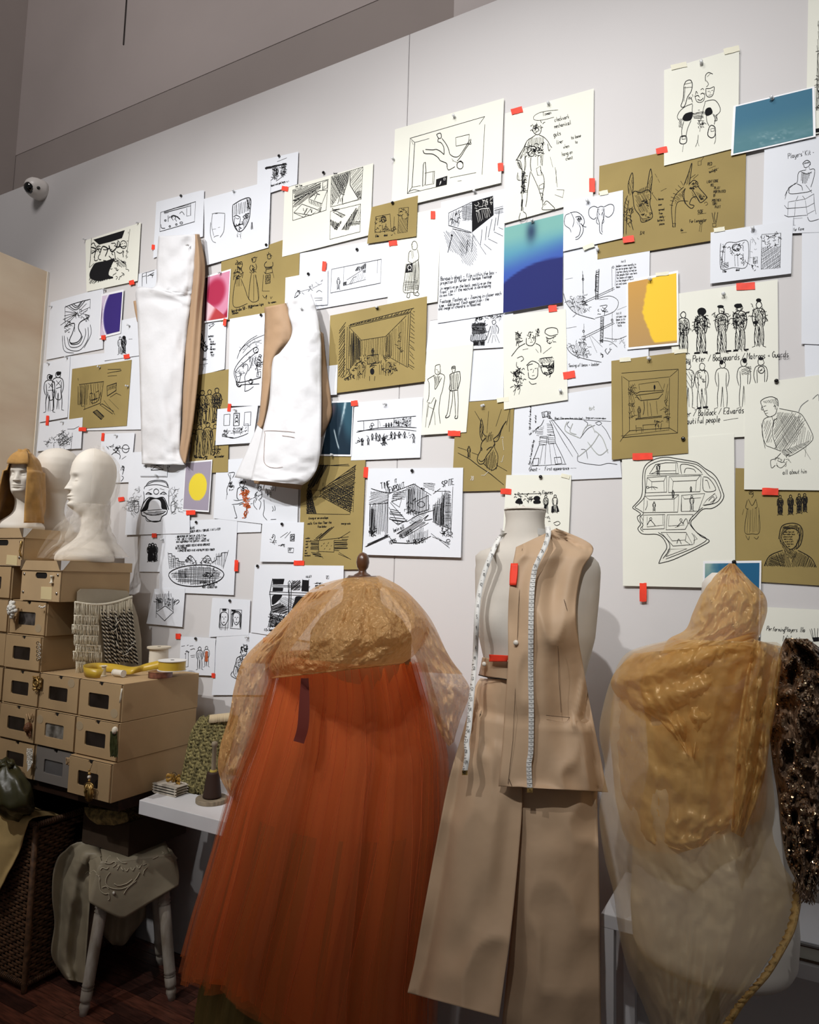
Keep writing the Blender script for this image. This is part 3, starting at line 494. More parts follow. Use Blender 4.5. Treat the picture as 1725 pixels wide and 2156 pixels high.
sheet('two elephant heads', 4, [(-43, 1140), (368, 1052), (368, 1385), (-45, 1478)], 'w', 4, '''
s1.4:0,1215 -30,1230 -35,1290 0,1320 10,1345; s1.6:0,1210 50,1205 90,1235 102,1275 90,1300; s2:40,1240 70,1235 85,1260; z2 14 16:45,1245 80,1240 80,1275 50,1275; s1.6:80,1285 95,1320 85,1360 60,1390 40,1395; s1.6:65,1290 75,1320 65,1365 40,1382; s1.6:75,1285 100,1305 115,1308; s1.3:10,1210 30,1260 20,1310; h1.1 60 8:45,1250 75,1245 75,1290 50,1290;
s1.6:195,1175 165,1165 135,1185 135,1230 165,1255 185,1240; s1.6:235,1170 280,1150 305,1165 300,1210 270,1240 245,1230; s1.6:195,1175 215,1165 235,1170; s1.6:195,1180 190,1230 205,1280 208,1340 225,1358; s1.6:236,1175 238,1230 225,1280 222,1330 228,1345; l1.8:200,1210 210,1225; l1.8:228,1205 220,1225; s1.4:190,1245 185,1275 200,1290; s1.4:232,1240 236,1270 225,1285; h1.1 70 6:195,1180 205,1180 205,1240 196,1240; h1.1 100 6:225,1180 235,1178 232,1240 225,1240''')
sheet('two armoured donkey heads with costume notes', 4, [(205, 886), (1222, 664), (1208, 1366), (192, 1532)], 'k', 2, '''
s2:410,1080 405,1010 432,932 440,1000 435,1080; s2:535,1040 545,970 560,905 570,970 560,1070; h1.4 75 8:408,1000 438,960 438,1080 415,1090; h1.4 110 8:540,1000 562,940 565,1060 545,1070; s2:435,1080 450,1060 490,1070 540,1050 560,1080 555,1150 570,1210 565,1250 500,1275 485,1230 450,1180 440,1120 435,1080; h1.5 100 7:460,1060 540,1020 540,1070 470,1090; z2 30 20:470,1130 550,1120 555,1160 480,1170; h1.5 60 9:450,1090 550,1080 540,1200 480,1210; z2 20 20:495,1215 568,1205 565,1250 500,1265; l1.8:500,1255 562,1240; l1.5:500,1265 560,1252; s1.8:400,1090 380,1160 375,1260 372,1360; s1.8:440,1180 420,1240 440,1330; s1.6:410,1120 395,1220 390,1360; l1.6:385,1110 410,1140; l1.6:380,1135 405,1160; l1.6:375,1165 398,1185; l1.6:375,1195 395,1215; l1.6:372,1225 392,1245; z1.8 30 30:375,1200 440,1160 430,1280 380,1300;
s2:790,1020 820,940 845,865 838,940 825,1020; h1.3 100 8:800,1000 840,900 830,1010 805,1020; s2:825,1015 855,985 885,1000 890,1030 945,1095 945,1110 905,1140 875,1100 845,1110 830,1150 860,1160 840,1180 800,1140 790,1080 800,1040; z2 30 22:840,1010 885,1005 885,1045 840,1045; h1.4 60 8:845,1050 940,1095 900,1130 850,1100; z2 16 16:890,1090 945,1095 930,1135 895,1120; s1.8:790,1030 730,1090 705,1170 710,1260 715,1310; s1.6:820,1130 760,1130 735,1170 728,1310; l1.6:695,1125 720,1130; l1.6:700,1100 730,1110; l1.6:715,1075 745,1085; l1.6:732,1045 755,1065; l1.6:750,1020 775,1045; l1.6:768,990 785,1020; l1.6:692,1155 715,1160; s1.4:800,1040 780,1080 800,1150; h1.2 40 10:720,1110 790,1050 790,1090 730,1150; l1.6:835,970 870,945; l1.6:855,975 890,945; p1.5:712,1285 732,1282 730,1308 712,1308;
t1.5 955,885 22 -10: RED; l1.2:960,905 1010,885; t1.5 965,935 20 -18: sunlight; l1.2:985,925 1030,900; t1.5 950,1005 18 -6: LIGHT EDGE; t1.5 975,1028 18 -4: MEL; t1.5 1000,1048 18 -4: PLAIN; t1.5 995,1075 18 -4: PORTRAITED; t1.5 995,1100 18 -4: BY; t1.5 985,1135 18 -4: POSTMEN; t1.5 985,1158 18 -4: TORN; t1.5 1005,1180 18 -4: PAINT; t1.7 885,1215 24 -3: SIDE; l1.3:885,1222 945,1212; t1.6 830,1280 22 -6: For Lancaster; l1.3:895,1280 940,1270; t1.6 485,1362 24 -2: 3/4; t1.4 768,1338 20 -2: 6m; l1.2:770,1350 810,1345; t1.4 612,1122 16 -4: leaves; t1.4 615,1160 16 -4: over; t1.4 615,1195 16 -6: spread; t1.4 615,1222 16 -6: from; t1.4 622,1245 16 -6: dolly -; t1.4 608,1270 16 -6: button's; t1.4 620,1295 16 -6: pieces; l1.6:565,1070 605,1125; l1.4:575,1065 570,1080; l1.2:590,940 605,965; l1.2:610,975 622,1000; l1.3:630,1060 670,1040; s1.5:985,1210 990,1240 1000,1280; s1.5:1005,1205 1000,1240 1010,1275; s1.5:1025,1205 1020,1240 1012,1280; p1.5:988,1285 1012,1282 1012,1305 990,1308; o1.4 12 9:908,1278; l1.4:905,1290 895,1340; l1.4:915,1290 908,1345; p1.2:888,855 910,850 908,880 888,882; l:910,850 930,820; s1:930,1145 945,1135 955,1150 940,1160''')
sheet('a grinning performer holding a stick mask', 4, [(653, 222), (1174, 65), (1166, 758), (653, 886)], 'c', 3, '''
s2:790,330 805,300 835,292 848,320 840,370 815,410 800,460 785,480 770,470 785,420 790,330; s1.6:795,320 845,310; s1.6:792,345 845,340; s1.6:800,335 790,440; s1.8:940,300 940,260 960,240 990,250; s1.4:950,270 975,245; s1.4:945,295 960,320 945,340; s1.8:942,350 945,395 965,410 990,395 1000,340 970,350 942,350; l1.8:955,372 968,368; l1.8:980,365 992,362; s1.4:972,370 972,385; l1.6:960,398 985,392; s1.5:865,400 880,440 910,445 930,425 935,380; s2.2:868,405 885,398 895,405; s2.2:905,390 920,382 930,390; s2:885,425 905,432 925,415; s1.5:895,405 900,415; s1.6:870,395 875,370 885,385; s1.4:905,360 920,350 928,360; z1.4 18 18:820,410 860,400 860,440 825,440;
s1.6:850,455 800,475 760,510 745,545 755,570; s1.6:935,440 1000,430 1035,470 1040,510 1010,540; s1.5:850,460 850,520 895,515 930,510; h1.8 5 9:850,525 935,515 925,560 860,565; l2:938,440 905,570; l1.8:888,500 900,498; F:780,560 800,525 850,515 840,565 800,575; F:935,520 945,490 975,483 988,520 950,540; h1.8 60 6:755,560 780,560 775,620 755,620; s1.6:790,575 775,640 778,690; s1.6:840,570 815,630 805,680; s2.4:765,690 762,725 785,735 808,720 805,680 775,680 765,690; p1.6:775,685 800,680 802,700 778,702; s1.6:945,540 950,580 965,610; s1.6:990,525 1005,560 1000,600; s2.4:965,620 955,670 980,692 1005,675 1005,620 980,605 965,620; p1.6:975,630 1000,625 1000,645 978,648; s1.5:1010,540 1020,570 1000,575; h1.6 80 6:1000,530 1022,530 1018,570 1005,570; z1.8 30 18:890,575 940,570 935,610 895,615; l1.5:905,615 900,650; l1.3:787,740 780,790; s1.2:890,670 885,715 870,755; s1.2:882,710 895,750; s1.3:1008,640 1010,700 1000,735; l2:885,570 930,575''')
sheet('teal sea', 4, [(1134, 470), (1694, 334), (1702, 684), (1116, 816)], 'b', 4, '', border=.028, label_full='wide photo print of a teal sea surface with white border',
      photo=lambda u, v: mixc(mixc(mixc((66, 114, 138), (84, 128, 138), sm(.25, .8, v)), (112, 148, 158), .55 * sm(.5, .9, v) * max(0, fbm(u * 6, v * 9, 3))), (186, 204, 206), .7 * sm(.1, .8, fbm(u * 26, v * 22, 5)) * math.exp(-(((u - .5) / .2) ** 2 + ((v - .85) / .12) ** 2))))
sheet('a tall dark drawing cut by the photo edge', 11, [(874, -120), (1300, -230), (1300, 1130), (852, 1240)], 'c', 1, 'l2:965,190 960,240; h1.6 85 9:955,260 1100,240 1100,1000 950,1000; l2.5:940,470 1000,455; p1.8:955,490 1100,460 1100,980 948,1005; z1.6 50 40:955,680 1000,680 1000,990 950,1000; f:938,1172 1000,1160 1000,1200 940,1205', label_full='tall cream sheet with dark ink block above the teal sea photo')
sheet('a performer in a crinoline cage', 11, [(474, 1350), (1200, 1190), (1200, 2100), (455, 2130)], 'w', 2, '''
t1.5 690,1440 46 -10: Players' Kit -; s1.8:830,1500 825,1480 860,1455 890,1475 888,1500; h1.8 30 8:830,1480 885,1465 885,1478 835,1492; s1.4:832,1500 838,1520 870,1515 888,1490; l1.4:850,1520 850,1545; l1.4:880,1515 885,1540; s1.5:850,1545 800,1555 780,1580 775,1640 765,1665; s1.5:885,1540 925,1535 930,1570 915,1640 895,1700; s1.4:805,1560 860,1580 905,1560; h1.8 92 9:808,1570 900,1565 850,1670 810,1660; s1.4:765,1665 700,1700 690,1730; s1.4:760,1660 690,1720 660,1780; s1.6:700,1720 710,1760 860,1745 905,1725; s1.5:770,1670 810,1690 820,1730; l1.5:850,1680 905,1750; l1.6:690,1835 845,1808; l1.6:845,1808 925,1760; l1.6:655,1865 680,1895 860,1880; l1.6:860,1880 925,1845; l1.7:655,1955 690,1970 860,1955; l1.5:865,1945 930,1910; l1.3:690,1840 685,1960; l1.3:755,1835 748,1960; l1.3:845,1820 865,1960; l1.3:922,1760 925,1845 942,1945; l1.4:780,1780 760,1820; l1.4:820,1780 845,1810; s1.5:865,1970 890,2010 970,1990; l1.4:740,1975 740,2050 755,2045; l1:740,1985 820,1980; l1.3:680,1740 660,1810; t1.3 735,2100 30 -6: for Kane''')
sheet('a theatre box and a patterned door', 4, [(975, 1346), (1544, 1256), (1532, 1630), (972, 1700)], 'w', 3, '''
s1.4:1045,1420 1040,1500 1050,1600 1130,1590 1225,1580 1232,1410 1150,1415 1075,1430 1045,1600; l1.4:1075,1430 1072,1580; o1.8 28 24:1152,1450; z2 26 16:1125,1435 1180,1430 1178,1475 1130,1480; s1.6:1090,1455 1105,1445 1115,1460; z1.5 30 26:1080,1430 1225,1420 1220,1500 1085,1510; s1.5:1140,1500 1145,1580; s1.5:1160,1495 1165,1580; l2:1200,1490 1200,1560; z1.8 16 16:1190,1510 1215,1505 1215,1565 1190,1565; h1.6 30 7:1050,1560 1100,1550 1100,1590 1055,1595; z1.4 20 20:1050,1440 1070,1430 1070,1550 1050,1560; l1.3:1250,1400 1245,1550; @grey; z1 20 20:1260,1380 1310,1375 1310,1530 1262,1540; @black; p1.4:1268,1520 1298,1515 1298,1560 1270,1560; z1.6 14 14:1270,1520 1298,1515 1298,1555 1272,1560; s1.4:1210,1545 1250,1570;
p1.5:1328,1360 1460,1350 1455,1590 1325,1600; h1.3 -35 9:1330,1450 1455,1440 1452,1588 1328,1598; h1 80 12:1330,1450 1455,1440 1452,1588 1328,1598; z1.6 50 26:1332,1365 1456,1355 1455,1440 1330,1450; t1.7 1060,1622 16 -2: Elbe; t1.7 1150,1612 16 -2: desk; z1.8 18 16:1255,1580 1310,1575 1300,1620 1260,1625''')
# ---- right part of the wall
sheet('lighting towers over a reed field', 8, [(348, 72), (815, -8), (806, 748), (355, 806)], 'w', 2, '''
l1.5:452,180 458,350; l2.2:455,200 455,300; p1.6:525,180 542,170 535,335 522,335; h1.8 10 6:524,185 542,178 535,330 522,335; h1.6 90 3:520,200 528,195 526,300 518,290; l1.8:450,350 622,270; l1.6:455,358 625,278; l1.2:610,160 612,290; o1.2 5 5:617,160; o1.5 5 6:455,225; p1.6:450,345 466,348 464,360 450,360; s1.5:350,300 370,360 420,410 520,440; s1.2:530,330 600,315 645,345 620,400 520,435; s1.2:540,335 590,330; h1.2 70 7:365,340 450,310 470,400 430,420 380,380; z1.3 60 24:365,330 460,310 500,400 430,425 375,375; z1.8 16 20:530,400 590,370 585,400 535,425; s1.4:545,370 585,365 560,400; l1:640,390 690,370; l1:360,225 400,218;
p1.6:550,430 566,428 562,565 548,570; h1.8 10 6:550,432 566,430 562,565 548,568; l1.4:460,465 460,650; o1.5 5 6:458,505; l1.8:455,535 620,455; l1.6:458,545 625,462; p1.4:450,532 468,532 468,548 450,548; l1.2:612,400 612,560; o1.5 5 6:612,445; s1.5:362,490 365,580 400,630 470,655 555,672; s1.2:362,490 420,480; s1.2:540,555 600,560 640,590; h1.2 70 7:372,590 460,560 480,640 420,640; z1.3 60 24:372,580 470,555 500,640 420,645; z1.8 16 20:545,620 615,595 600,630 550,645; l1.1:490,530 530,620; l1.1:500,530 560,590; s1.2:570,540 640,548 690,530; z1 16 20:600,560 690,550 690,580 620,580; t1.3 378,698 18 -3: Seeing of beam + ladder;
t1.2 660,135 12 -6: Act 3; t1.1 632,160 12 -6: ladders come soundly in; t1.1 634,176 12 -6: an eerie green light the; t1.1 634,192 12 -6: rig has slowly turned on; t1.1 634,208 12 -6: the people that was here; t1.1 634,224 12 -6: for beam will again; t1.1 634,240 12 -6: in the shape of hand; t1.1 634,256 12 -6: at end scene move; t1.1 634,272 12 -6: beam; l1:632,160 628,260; t1.1 634,415 13 -4: Act II; t1.1 634,432 12 -4: stripes rise; t1.1 634,448 12 -4: beam is lit; t1.1 634,464 12 -4: from below; t1.1 640,480 12 -4: falls''')
sheet('yellow flower edge', 8, [(689, 234), (966, 178), (970, 578), (692, 604)], 'b', 4, '', border=.03, label_full='photo print of a bright yellow ragged blot on amber',
      photo=lambda u, v: mixc((238, 196, 58), mixc((196, 150, 78), (176, 142, 92), v), sm(-.02, .02, ((.30 + .22 * abs(v - .48) ** 1.4 * 4 * (.5 if v < .5 else .72) + .022 * fbm(v * 16, 2, 4)) - u) if v < .96 else .5)))
sheet('two rows of soldiers and bystanders', 8, [(892, 312), (1502, 226), (1510, 1062), (1000, 1090)], 'c', 2, '''
m2.4 222 2:995,622; m2.6 235 2:1090,622; m2.4 245 2:1200,618; m2.6 250 2:1300,608; m2.4 240 2:1402,585; O24 20:1094,398; O14 10:1400,338; O18 8:1195,372; O22 12:1290,368; z2.6 70 26:1050,420 1135,415 1130,490 1055,500; z2.4 40 26:1165,400 1240,395 1235,480 1165,490; z2.6 60 26:1255,395 1340,390 1335,480 1255,490; z2.2 30 26:1365,370 1440,365 1440,460 1370,460; z2.4 30 26:975,440 1025,440 1025,520 975,530; f:1055,618 1085,616 1084,626 1052,627; f:1100,616 1125,612 1126,622 1102,624; f:1170,622 1195,618 1195,626 1168,628; f:1225,608 1252,606 1254,614 1226,617; f:1265,604 1290,602 1290,612 1264,614; f:1320,602 1346,598 1346,606 1322,609; F:1370,455 1390,448 1398,460 1380,466;
t2.2 1005,672 34 -3: ay Peter / Bodyguards / Matrons + Guards;
m1.9 240 1:1020,915; m1.8 245 3:1095,922; m1.8 250 0:1205,915; m1.8 260 0:1320,915; m1.9 250 0:1412,900; O10 12:1200,672; O12 14:1325,662; O14 8:1412,652; z2 24 20:1065,720 1125,715 1120,780 1070,790; h2 20 8:1300,710 1360,690 1360,735 1310,740; o2.4 17 19:1414,712; l2.4:1405,715 1420,715; l2.4:1405,722 1420,705; f:1070,915 1092,912 1092,922 1068,924; f:1100,910 1128,908 1128,918 1102,920;
t2.2 1012,965 34 -4: er / Baldock / Edwards Jl; t2.2 1012,1005 34 -4: autiful people; l1.6:1210,985 1290,972''')
sheet('stacked balconies inside a picture frame', 8, [(607, 664), (1007, 612), (1021, 1160), (610, 1196)], 'k', 4, '''
l2:662,730 968,708; l1.8:664,745 668,1078; l1.8:968,708 964,1052; l1.8:655,1098 670,1076 965,1052; l1.4:660,1068 920,1035; l1.6:670,750 705,775; l1.6:922,750 965,712; l1.5:705,772 920,750; l1.8:702,775 705,1045; l1.8:920,755 918,1030; l1.5:670,1076 705,1040 920,1025 965,1052; l1.4:755,790 860,775; l1.3:755,790 760,820; l1.3:860,776 888,830; l2.4:740,850 888,830; l1.8:735,845 760,830 890,822; l1.8:742,852 765,878 860,868 885,840; l1.4:760,850 770,875; O5 12:840,805; l2:838,800 838,828; m1.2 60 1:757,970; s1.6:782,880 785,920 778,955; s1.6:800,878 805,960; s1.6:815,890 825,960; s1.5:850,880 855,950; l2.8:738,975 880,960; l2:738,980 880,967; l1.6:740,985 742,975; h1.4 70 10:705,790 735,785 735,960 705,980; h1.3 100 12:890,790 915,780 915,1000 895,1000; z1.4 30 30:705,800 740,790 740,960 705,980; z1.4 24 30:885,880 915,870 915,990 885,990; l1.8:775,1010 850,1005; l1.6:778,1012 778,1045; l1.6:846,1008 846,1040; l1.8:740,1010 742,1048; l1.6:740,1025 770,1025 770,1050; l1.8:878,1000 872,1035; z2.2 10 16:838,990 862,985 862,1020 842,1020; o1.5 5 6:853,993; @white; l1:675,660 700,652''')
sheet('a suited man leaning with crossed arms', 8, [(1326, 792), (1812, 728), (1812, 1362), (1322, 1356)], 'c', 3, '''
s1.8:1415,900 1412,880 1440,862 1475,858 1502,875 1505,910; h1.6 60 6:1425,880 1500,865 1505,905 1490,915 1480,890 1430,890; s1.6:1415,900 1425,925 1440,955 1460,965 1490,950 1500,915; s2:1425,910 1440,905; s2:1430,935 1448,930; s1.5:1420,905 1415,925 1428,928; l1.8:1435,948 1450,944; s1.6:1480,910 1488,905 1490,925; s1.6:1510,920 1560,930 1620,945 1650,980 1690,1060 1690,1090; s1.6:1455,965 1425,985 1420,1060 1440,1120; s1.6:1690,1090 1660,1120 1600,1160 1560,1180; s1.4:1470,960 1480,985 1500,970; s1.6:1480,985 1475,1060 1500,1140; l2.4:1485,975 1478,1020;
h1.4 125 7:1500,940 1600,945 1650,990 1600,1100 1540,1160 1490,1130 1480,1040; h1.2 60 9:1520,960 1600,960 1600,1090 1530,1130; h1.4 110 9:1425,990 1470,980 1470,1100 1440,1110; h1.2 100 10:1610,960 1680,1060 1680,1090 1600,1120; h1.8 40 6:1520,1150 1680,1090 1660,1115 1550,1180; s1.5:1440,1120 1480,1135 1520,1150; s1.6:1520,1160 1490,1190 1465,1200 1470,1240 1490,1225; s1.5:1500,1200 1530,1210 1540,1190; s1.4:1495,1225 1520,1240 1550,1215; z1.2 24 24:1480,1180 1570,1160 1560,1220 1490,1230; l1.2:1640,1130 1680,1195; l1.2:1655,1120 1650,1180; s1.4:1415,1000 1425,1080 1435,1135; @grey; s1.8:1615,940 1630,905 1668,875; s1.6:1690,870 1720,845 1725,880; @black; t1.5 1530,1275 26 -3: all about him''')
sheet('a blank sheet at the wall end', 0, [(1689, 486), (1790, 470), (1790, 728), (1688, 724)], 'w', 2, '', label_full='blank white sheet beside the soldiers drawing')
sheet('a lower blank sheet at the wall end', 0, [(1694, 700), (1790, 690), (1790, 800), (1696, 800)], 'w', 1, '', label_full='blank white sheet tucked above the suited man drawing')
sheet('crowned and bearded character heads', 8, [(24, 420), (362, 384), (373, 874), (30, 926)], 'c', 3, '''
z2.4 26 20:88,515 118,510 118,570 90,575; h2 90 5:92,520 115,515 112,570 95,572; z2.2 26 24:145,515 225,500 215,535 150,545; s2:150,540 152,575 180,582 198,560 198,530; s2:160,545 172,540; s2:180,540 192,536; s1.8:170,565 185,562; s1.6:175,545 178,556; s2:145,570 110,590 85,620 70,640; s2:200,570 225,585 228,620; s1.6:130,605 160,598; s1.6:200,600 215,620; s2:250,515 255,495 285,485 315,492 320,515; s1.8:250,515 280,530 320,520; s2:255,535 275,545 310,530; s2:260,540 265,565 280,572; z1.8 12 16:265,545 300,540 300,565 268,568; l1.6:240,625 285,590; s1.8:100,650 125,640 135,655 120,668; s1.6:98,670 98,695 115,708;
z2.4 60 24:78,715 132,705 132,780 85,785; s2:85,790 100,800 130,795; z2.2 16 22:80,795 132,790 130,815 85,815; l1.6:85,850 95,810; l1.6:110,845 118,815; s2:150,690 180,665 215,680 218,700; s2:160,720 158,690 185,680; s2:160,725 165,755 190,762 210,745 212,700; s2:170,712 182,708; s2:195,706 206,704; s1.6:190,710 186,728; s1.8:180,745 195,742; s1.8:165,775 180,790 205,785; h2 60 7:215,660 290,640 298,670 225,680; s2.4:220,655 250,648 290,645; s2.2:225,690 240,730 270,738 295,720 298,660; z2.6 40 24:255,690 300,670 295,735 260,738; z2.2 20 16:225,680 260,680 250,700 230,700; l2.6:240,690 258,688''')
sheet('a ghost in a huge trailing gown', 8, [(88, 884), (612, 800), (664, 1292), (66, 1318)], 'w', 1, '''
p2:232,942 262,935 272,960 238,970; h1.8 100 5:235,945 252,940 252,968 238,968; s1.8:270,935 262,965 285,975; s1.6:245,980 230,1010 205,1030 200,1055; s1.6:275,985 290,1020 300,1060 305,1080; h1.4 5 9:205,1035 245,1010 240,1065 205,1070; h1.4 5 10:225,1070 300,1062 305,1110 218,1115; h1.3 5 9:260,1000 290,1000 298,1060 262,1062; p1.5:225,1070 262,1070 258,1115 220,1118; p1.5:268,1066 302,1064 308,1108 270,1112; s1.6:220,1115 195,1180 175,1225; s1.5:240,1118 222,1220; s1.4:255,1118 250,1220; s1.4:275,1115 285,1222; s1.4:295,1110 320,1215; s1.5:305,1100 345,1180 360,1218; p2:188,1190 218,1188 214,1225 185,1228; p2:300,1185 335,1182 342,1215 308,1220; l2:170,1230 365,1220; l1.6:278,965 300,990 380,1090 430,1170; l1.5:285,985 350,1100 400,1180; s1.4:430,1170 425,1190 440,1210 540,1225 590,1215 640,1222; l1.3:280,985 360,975 605,990; @pale; s2.4:370,990 360,1040 440,1080; s2.4:400,1000 385,1045 420,1060; s2.2:450,1060 470,1020 500,1010 520,1050; s2.6:520,1040 560,1080 590,1160; s2.4:540,1060 500,1120 430,1180; s2.4:480,1100 540,1170 590,1140; s2:490,910 500,930; t2 488,928 26 -4: ext;
@black; s1.4:380,990 370,1010 390,1030; s1.4:520,1000 540,990 555,1000 540,1010 525,1002; s1.5:460,985 480,1000 470,1025; s1.5:440,1080 480,1030 520,1010; s1.3:555,1010 580,1040 605,1090; s1.3:445,1140 470,1145 480,1190; t1.1 302,978 12 0: Ghost flies somewhere into cloud -; t1.1 470,974 11 2: hangs over a screen above; t1.5 165,1258 22 -3: Ghost -; t1.5 250,1254 20 -2: First appearance ----; t1 172,1035 11 -88: light silk drops from above pole; t1 203,998 11 -88: not velvet; t1 278,975 11 -85: held flat; t1 170,1225 11 -80: floats on frame and hidden legs; t1 168,1065 12 -40: look like armor''')
sheet('a blank cool sheet between the groups', 7, [(1128, 502), (1368, 482), (1368, 862), (1112, 882)], 'w', 0, '', label_full='blank pale sheet between the two suited men and the character heads')
sheet('a dancing line of silhouettes', 9, [(42, 256), (392, 255), (376, 640), (22, 600)], 'c', 3, '''
l2.4:85,360 230,355; z2 20 14:85,350 230,346 230,366 85,370; t2 232,360 22 -2: figures; z2.4 18 20:90,375 130,375 125,405 92,408; z2.4 18 20:140,380 180,375 175,400 142,402; O18 14:207,382; F:90,405 110,380 130,400 125,412; F:190,395 222,392 225,408 192,410; m2 95 1:255,460; m2 95 3:305,458; f:248,415 262,412 258,455 246,458; f:286,425 298,420 300,456 284,458; f:310,425 318,420 328,452 316,456; s1.6:296,515 320,505 332,516 315,528 300,520; s1.3:262,490 270,478 278,495; z1.2 8 14:262,480 285,478 285,520 265,520''')
sheet('a head in profile full of little rooms', 9, [(664, 82), (1268, 33), (1275, 865), (670, 852)], 'c', 3, '''
s2.2:862,732 880,690 905,650 900,620 880,590 850,575 800,575 770,570 750,545 765,520 752,500 748,480 765,465 740,445 722,432 735,415 765,380 775,340 775,290 780,230 800,195 850,168 905,160 960,168 1020,178 1070,190 1110,220 1150,245 1180,280 1205,340 1212,375 1190,410 1150,435 1100,440 1060,480 1035,510 1050,545 1090,585 1135,610 1090,640 1010,680 930,715 862,732;
s2:885,705 918,660 920,625 895,590 860,565; s1.8:780,560 765,545 778,525 765,505 762,482 780,462 752,440 735,430 755,410 785,375 790,330 788,250 805,210 850,185 905,175 960,182 1050,195 1090,215 1130,255 1165,285 1192,345 1195,375 1170,405 1105,420; s1.8:900,708 1010,665 1085,630 1120,600 1075,570 1040,535 1028,500 1075,450 1100,430;
p1.8:812,250 845,200 900,190 962,190 970,248; l1.6:955,195 955,245; l1.6:850,205 850,250; l1.5:820,250 855,235 955,232; s1.8:985,250 982,200 1040,205 1075,225 1095,245; s1.6:1000,245 1010,220 1050,225 1062,242; l1.6:800,260 1100,252; p1.8:800,270 905,262 905,348 792,352; l1.5:800,270 825,292 890,288 900,265; l1.5:825,292 825,335; l1.5:890,290 892,345; p1.8:918,265 1090,258 1085,345 915,350; l1.5:925,268 940,290 1065,285 1085,260; l1.5:940,290 935,345; l1.5:1065,285 1060,340; s1.8:1102,265 1130,272 1160,310 1165,340 1105,340 1100,268; s1.5:1112,285 1125,288 1138,330;
p1.8:785,370 970,362 965,455 780,458; l1.5:790,372 812,388 945,385 968,365; l1.5:945,385 945,450; s1.3:800,392 800,420 790,445; p1.8:985,365 1110,355 1075,450 985,452; l1.5:990,368 1000,385 1090,378; p1.8:1120,390 1165,355 1175,375 1150,410 1100,418; s1.5:1130,395 1155,372 1160,390 1140,405; l1.6:985,375 982,450; p1.8:780,472 895,468 892,545 775,548; l1.5:800,480 800,535 890,525; l1.5:885,470 885,520; p1.8:908,470 1048,468 1005,548 902,550; l1.5:918,475 915,530 1000,525; s1.6:990,520 1010,490 1020,520; p1.8:875,565 1010,565 1045,630 940,638; l1.6:905,570 935,610 1005,605; l1.6:1012,570 1005,610 1035,632; s1.5:1040,568 1055,595 1050,630; l1.5:1050,575 1070,600 1050,608; p1.6:915,655 1015,652 900,695; l1.5:925,660 905,690; l1.8:760,470 780,500;
m1.8 58 0:860,254; o1.4 5 6:866,205; s1.8:805,325 830,320 858,325; o1.5 6 6:803,322; l1.6:830,320 845,335; m1.6 42 0:940,380; m1.4 30 0:1036,348; m1.5 50 0:838,450; m1.7 80 0:1040,446; s1.8:800,525 815,500 830,510 845,530; o1.5 6 7:820,492; s1.8:960,535 985,510 998,520; o1.5 6 7:982,498; l1.4:950,538 975,530; s1.8:960,625 970,600 985,628; s1.5:1005,225 1000,240''')
sheet('a hooded figure with script for a face', 9, [(1275, 218), (1815, 240), (1815, 856), (1270, 822)], 'k', 1, '''
s2.4:1508,600 1520,540 1545,520 1590,515 1625,530 1638,570 1625,630 1600,655; h2.2 75 5:1510,600 1530,540 1570,525 1535,560 1520,600 1540,640 1530,650; h2.2 100 5:1625,535 1638,580 1610,650 1590,650 1618,590 1600,545; h2 5 5:1530,530 1610,525 1615,545 1535,550; h2 60 5:1515,600 1560,655 1600,650 1575,680 1540,670; s2:1530,570 1560,545 1600,548 1620,575 1605,630 1570,655 1535,620 1520,585; h2 70 6:1430,745 1465,690 1540,665 1560,700 1580,748; h2 110 6:1580,748 1575,700 1600,668 1670,695 1710,752; s2.4:1430,745 1460,690 1530,660; s2.4:1610,660 1680,700 1710,752; h2 45 6:1545,680 1600,665 1600,700 1560,705; h1.6 20 6:1460,700 1540,680 1540,745 1450,745; t1 1540,565 9 0: some face with; t1 1530,578 9 0: there hidden faces; t1 1530,591 9 0: silence a truth; t1 1535,604 9 0: hold it within; t1 1540,617 9 0: no one is left; t1 1550,630 9 0: listen here; t1 1558,642 9 0: now;
m2.2 105 2:1515,470; m2.2 105 2:1572,468; m2.2 105 2:1618,462; m2.2 100 2:1648,455; h2 90 4:1498,395 1535,390 1530,455 1502,460; h2 90 4:1558,392 1590,390 1585,455 1560,458; h2 90 4:1605,385 1632,382 1630,450 1605,452; h2 90 4:1640,380 1660,378 1658,440 1640,444; l1.6:1600,420 1590,415; s1.3:1340,390 1330,430 1345,440; s1.3:1385,385 1392,425 1380,435; s1.4:1345,385 1365,420 1385,385; s1.4:1350,360 1358,350 1372,362 1362,378; s1.3:1340,435 1325,560 1365,572 1405,560 1400,430; h1 92 9:1335,440 1398,435 1400,560 1330,562; s1.2:1330,580 1345,605 1350,585; s1.2:1375,590 1390,600 1400,585; o1.2 12 8:1360,352; l1.2:1320,440 1312,470''')
sheet('deep blue cloud', 9, [(1102, 720), (1415, 716), (1408, 1128), (1100, 1134)], 'b', 4, '', border=.03, label_full='photo print of deep blue sky behind the organza hood peak',
      photo=lambda u, v: mixc(mixc((38, 96, 134), (22, 62, 112), sm(.3, 1, v)), mixc((146, 172, 164), (88, 136, 148), v * 3), sm(.0, .5, .46 - u + .2 * fbm(u * 4, v * 4, 8)) * sm(.5, .1, v)))
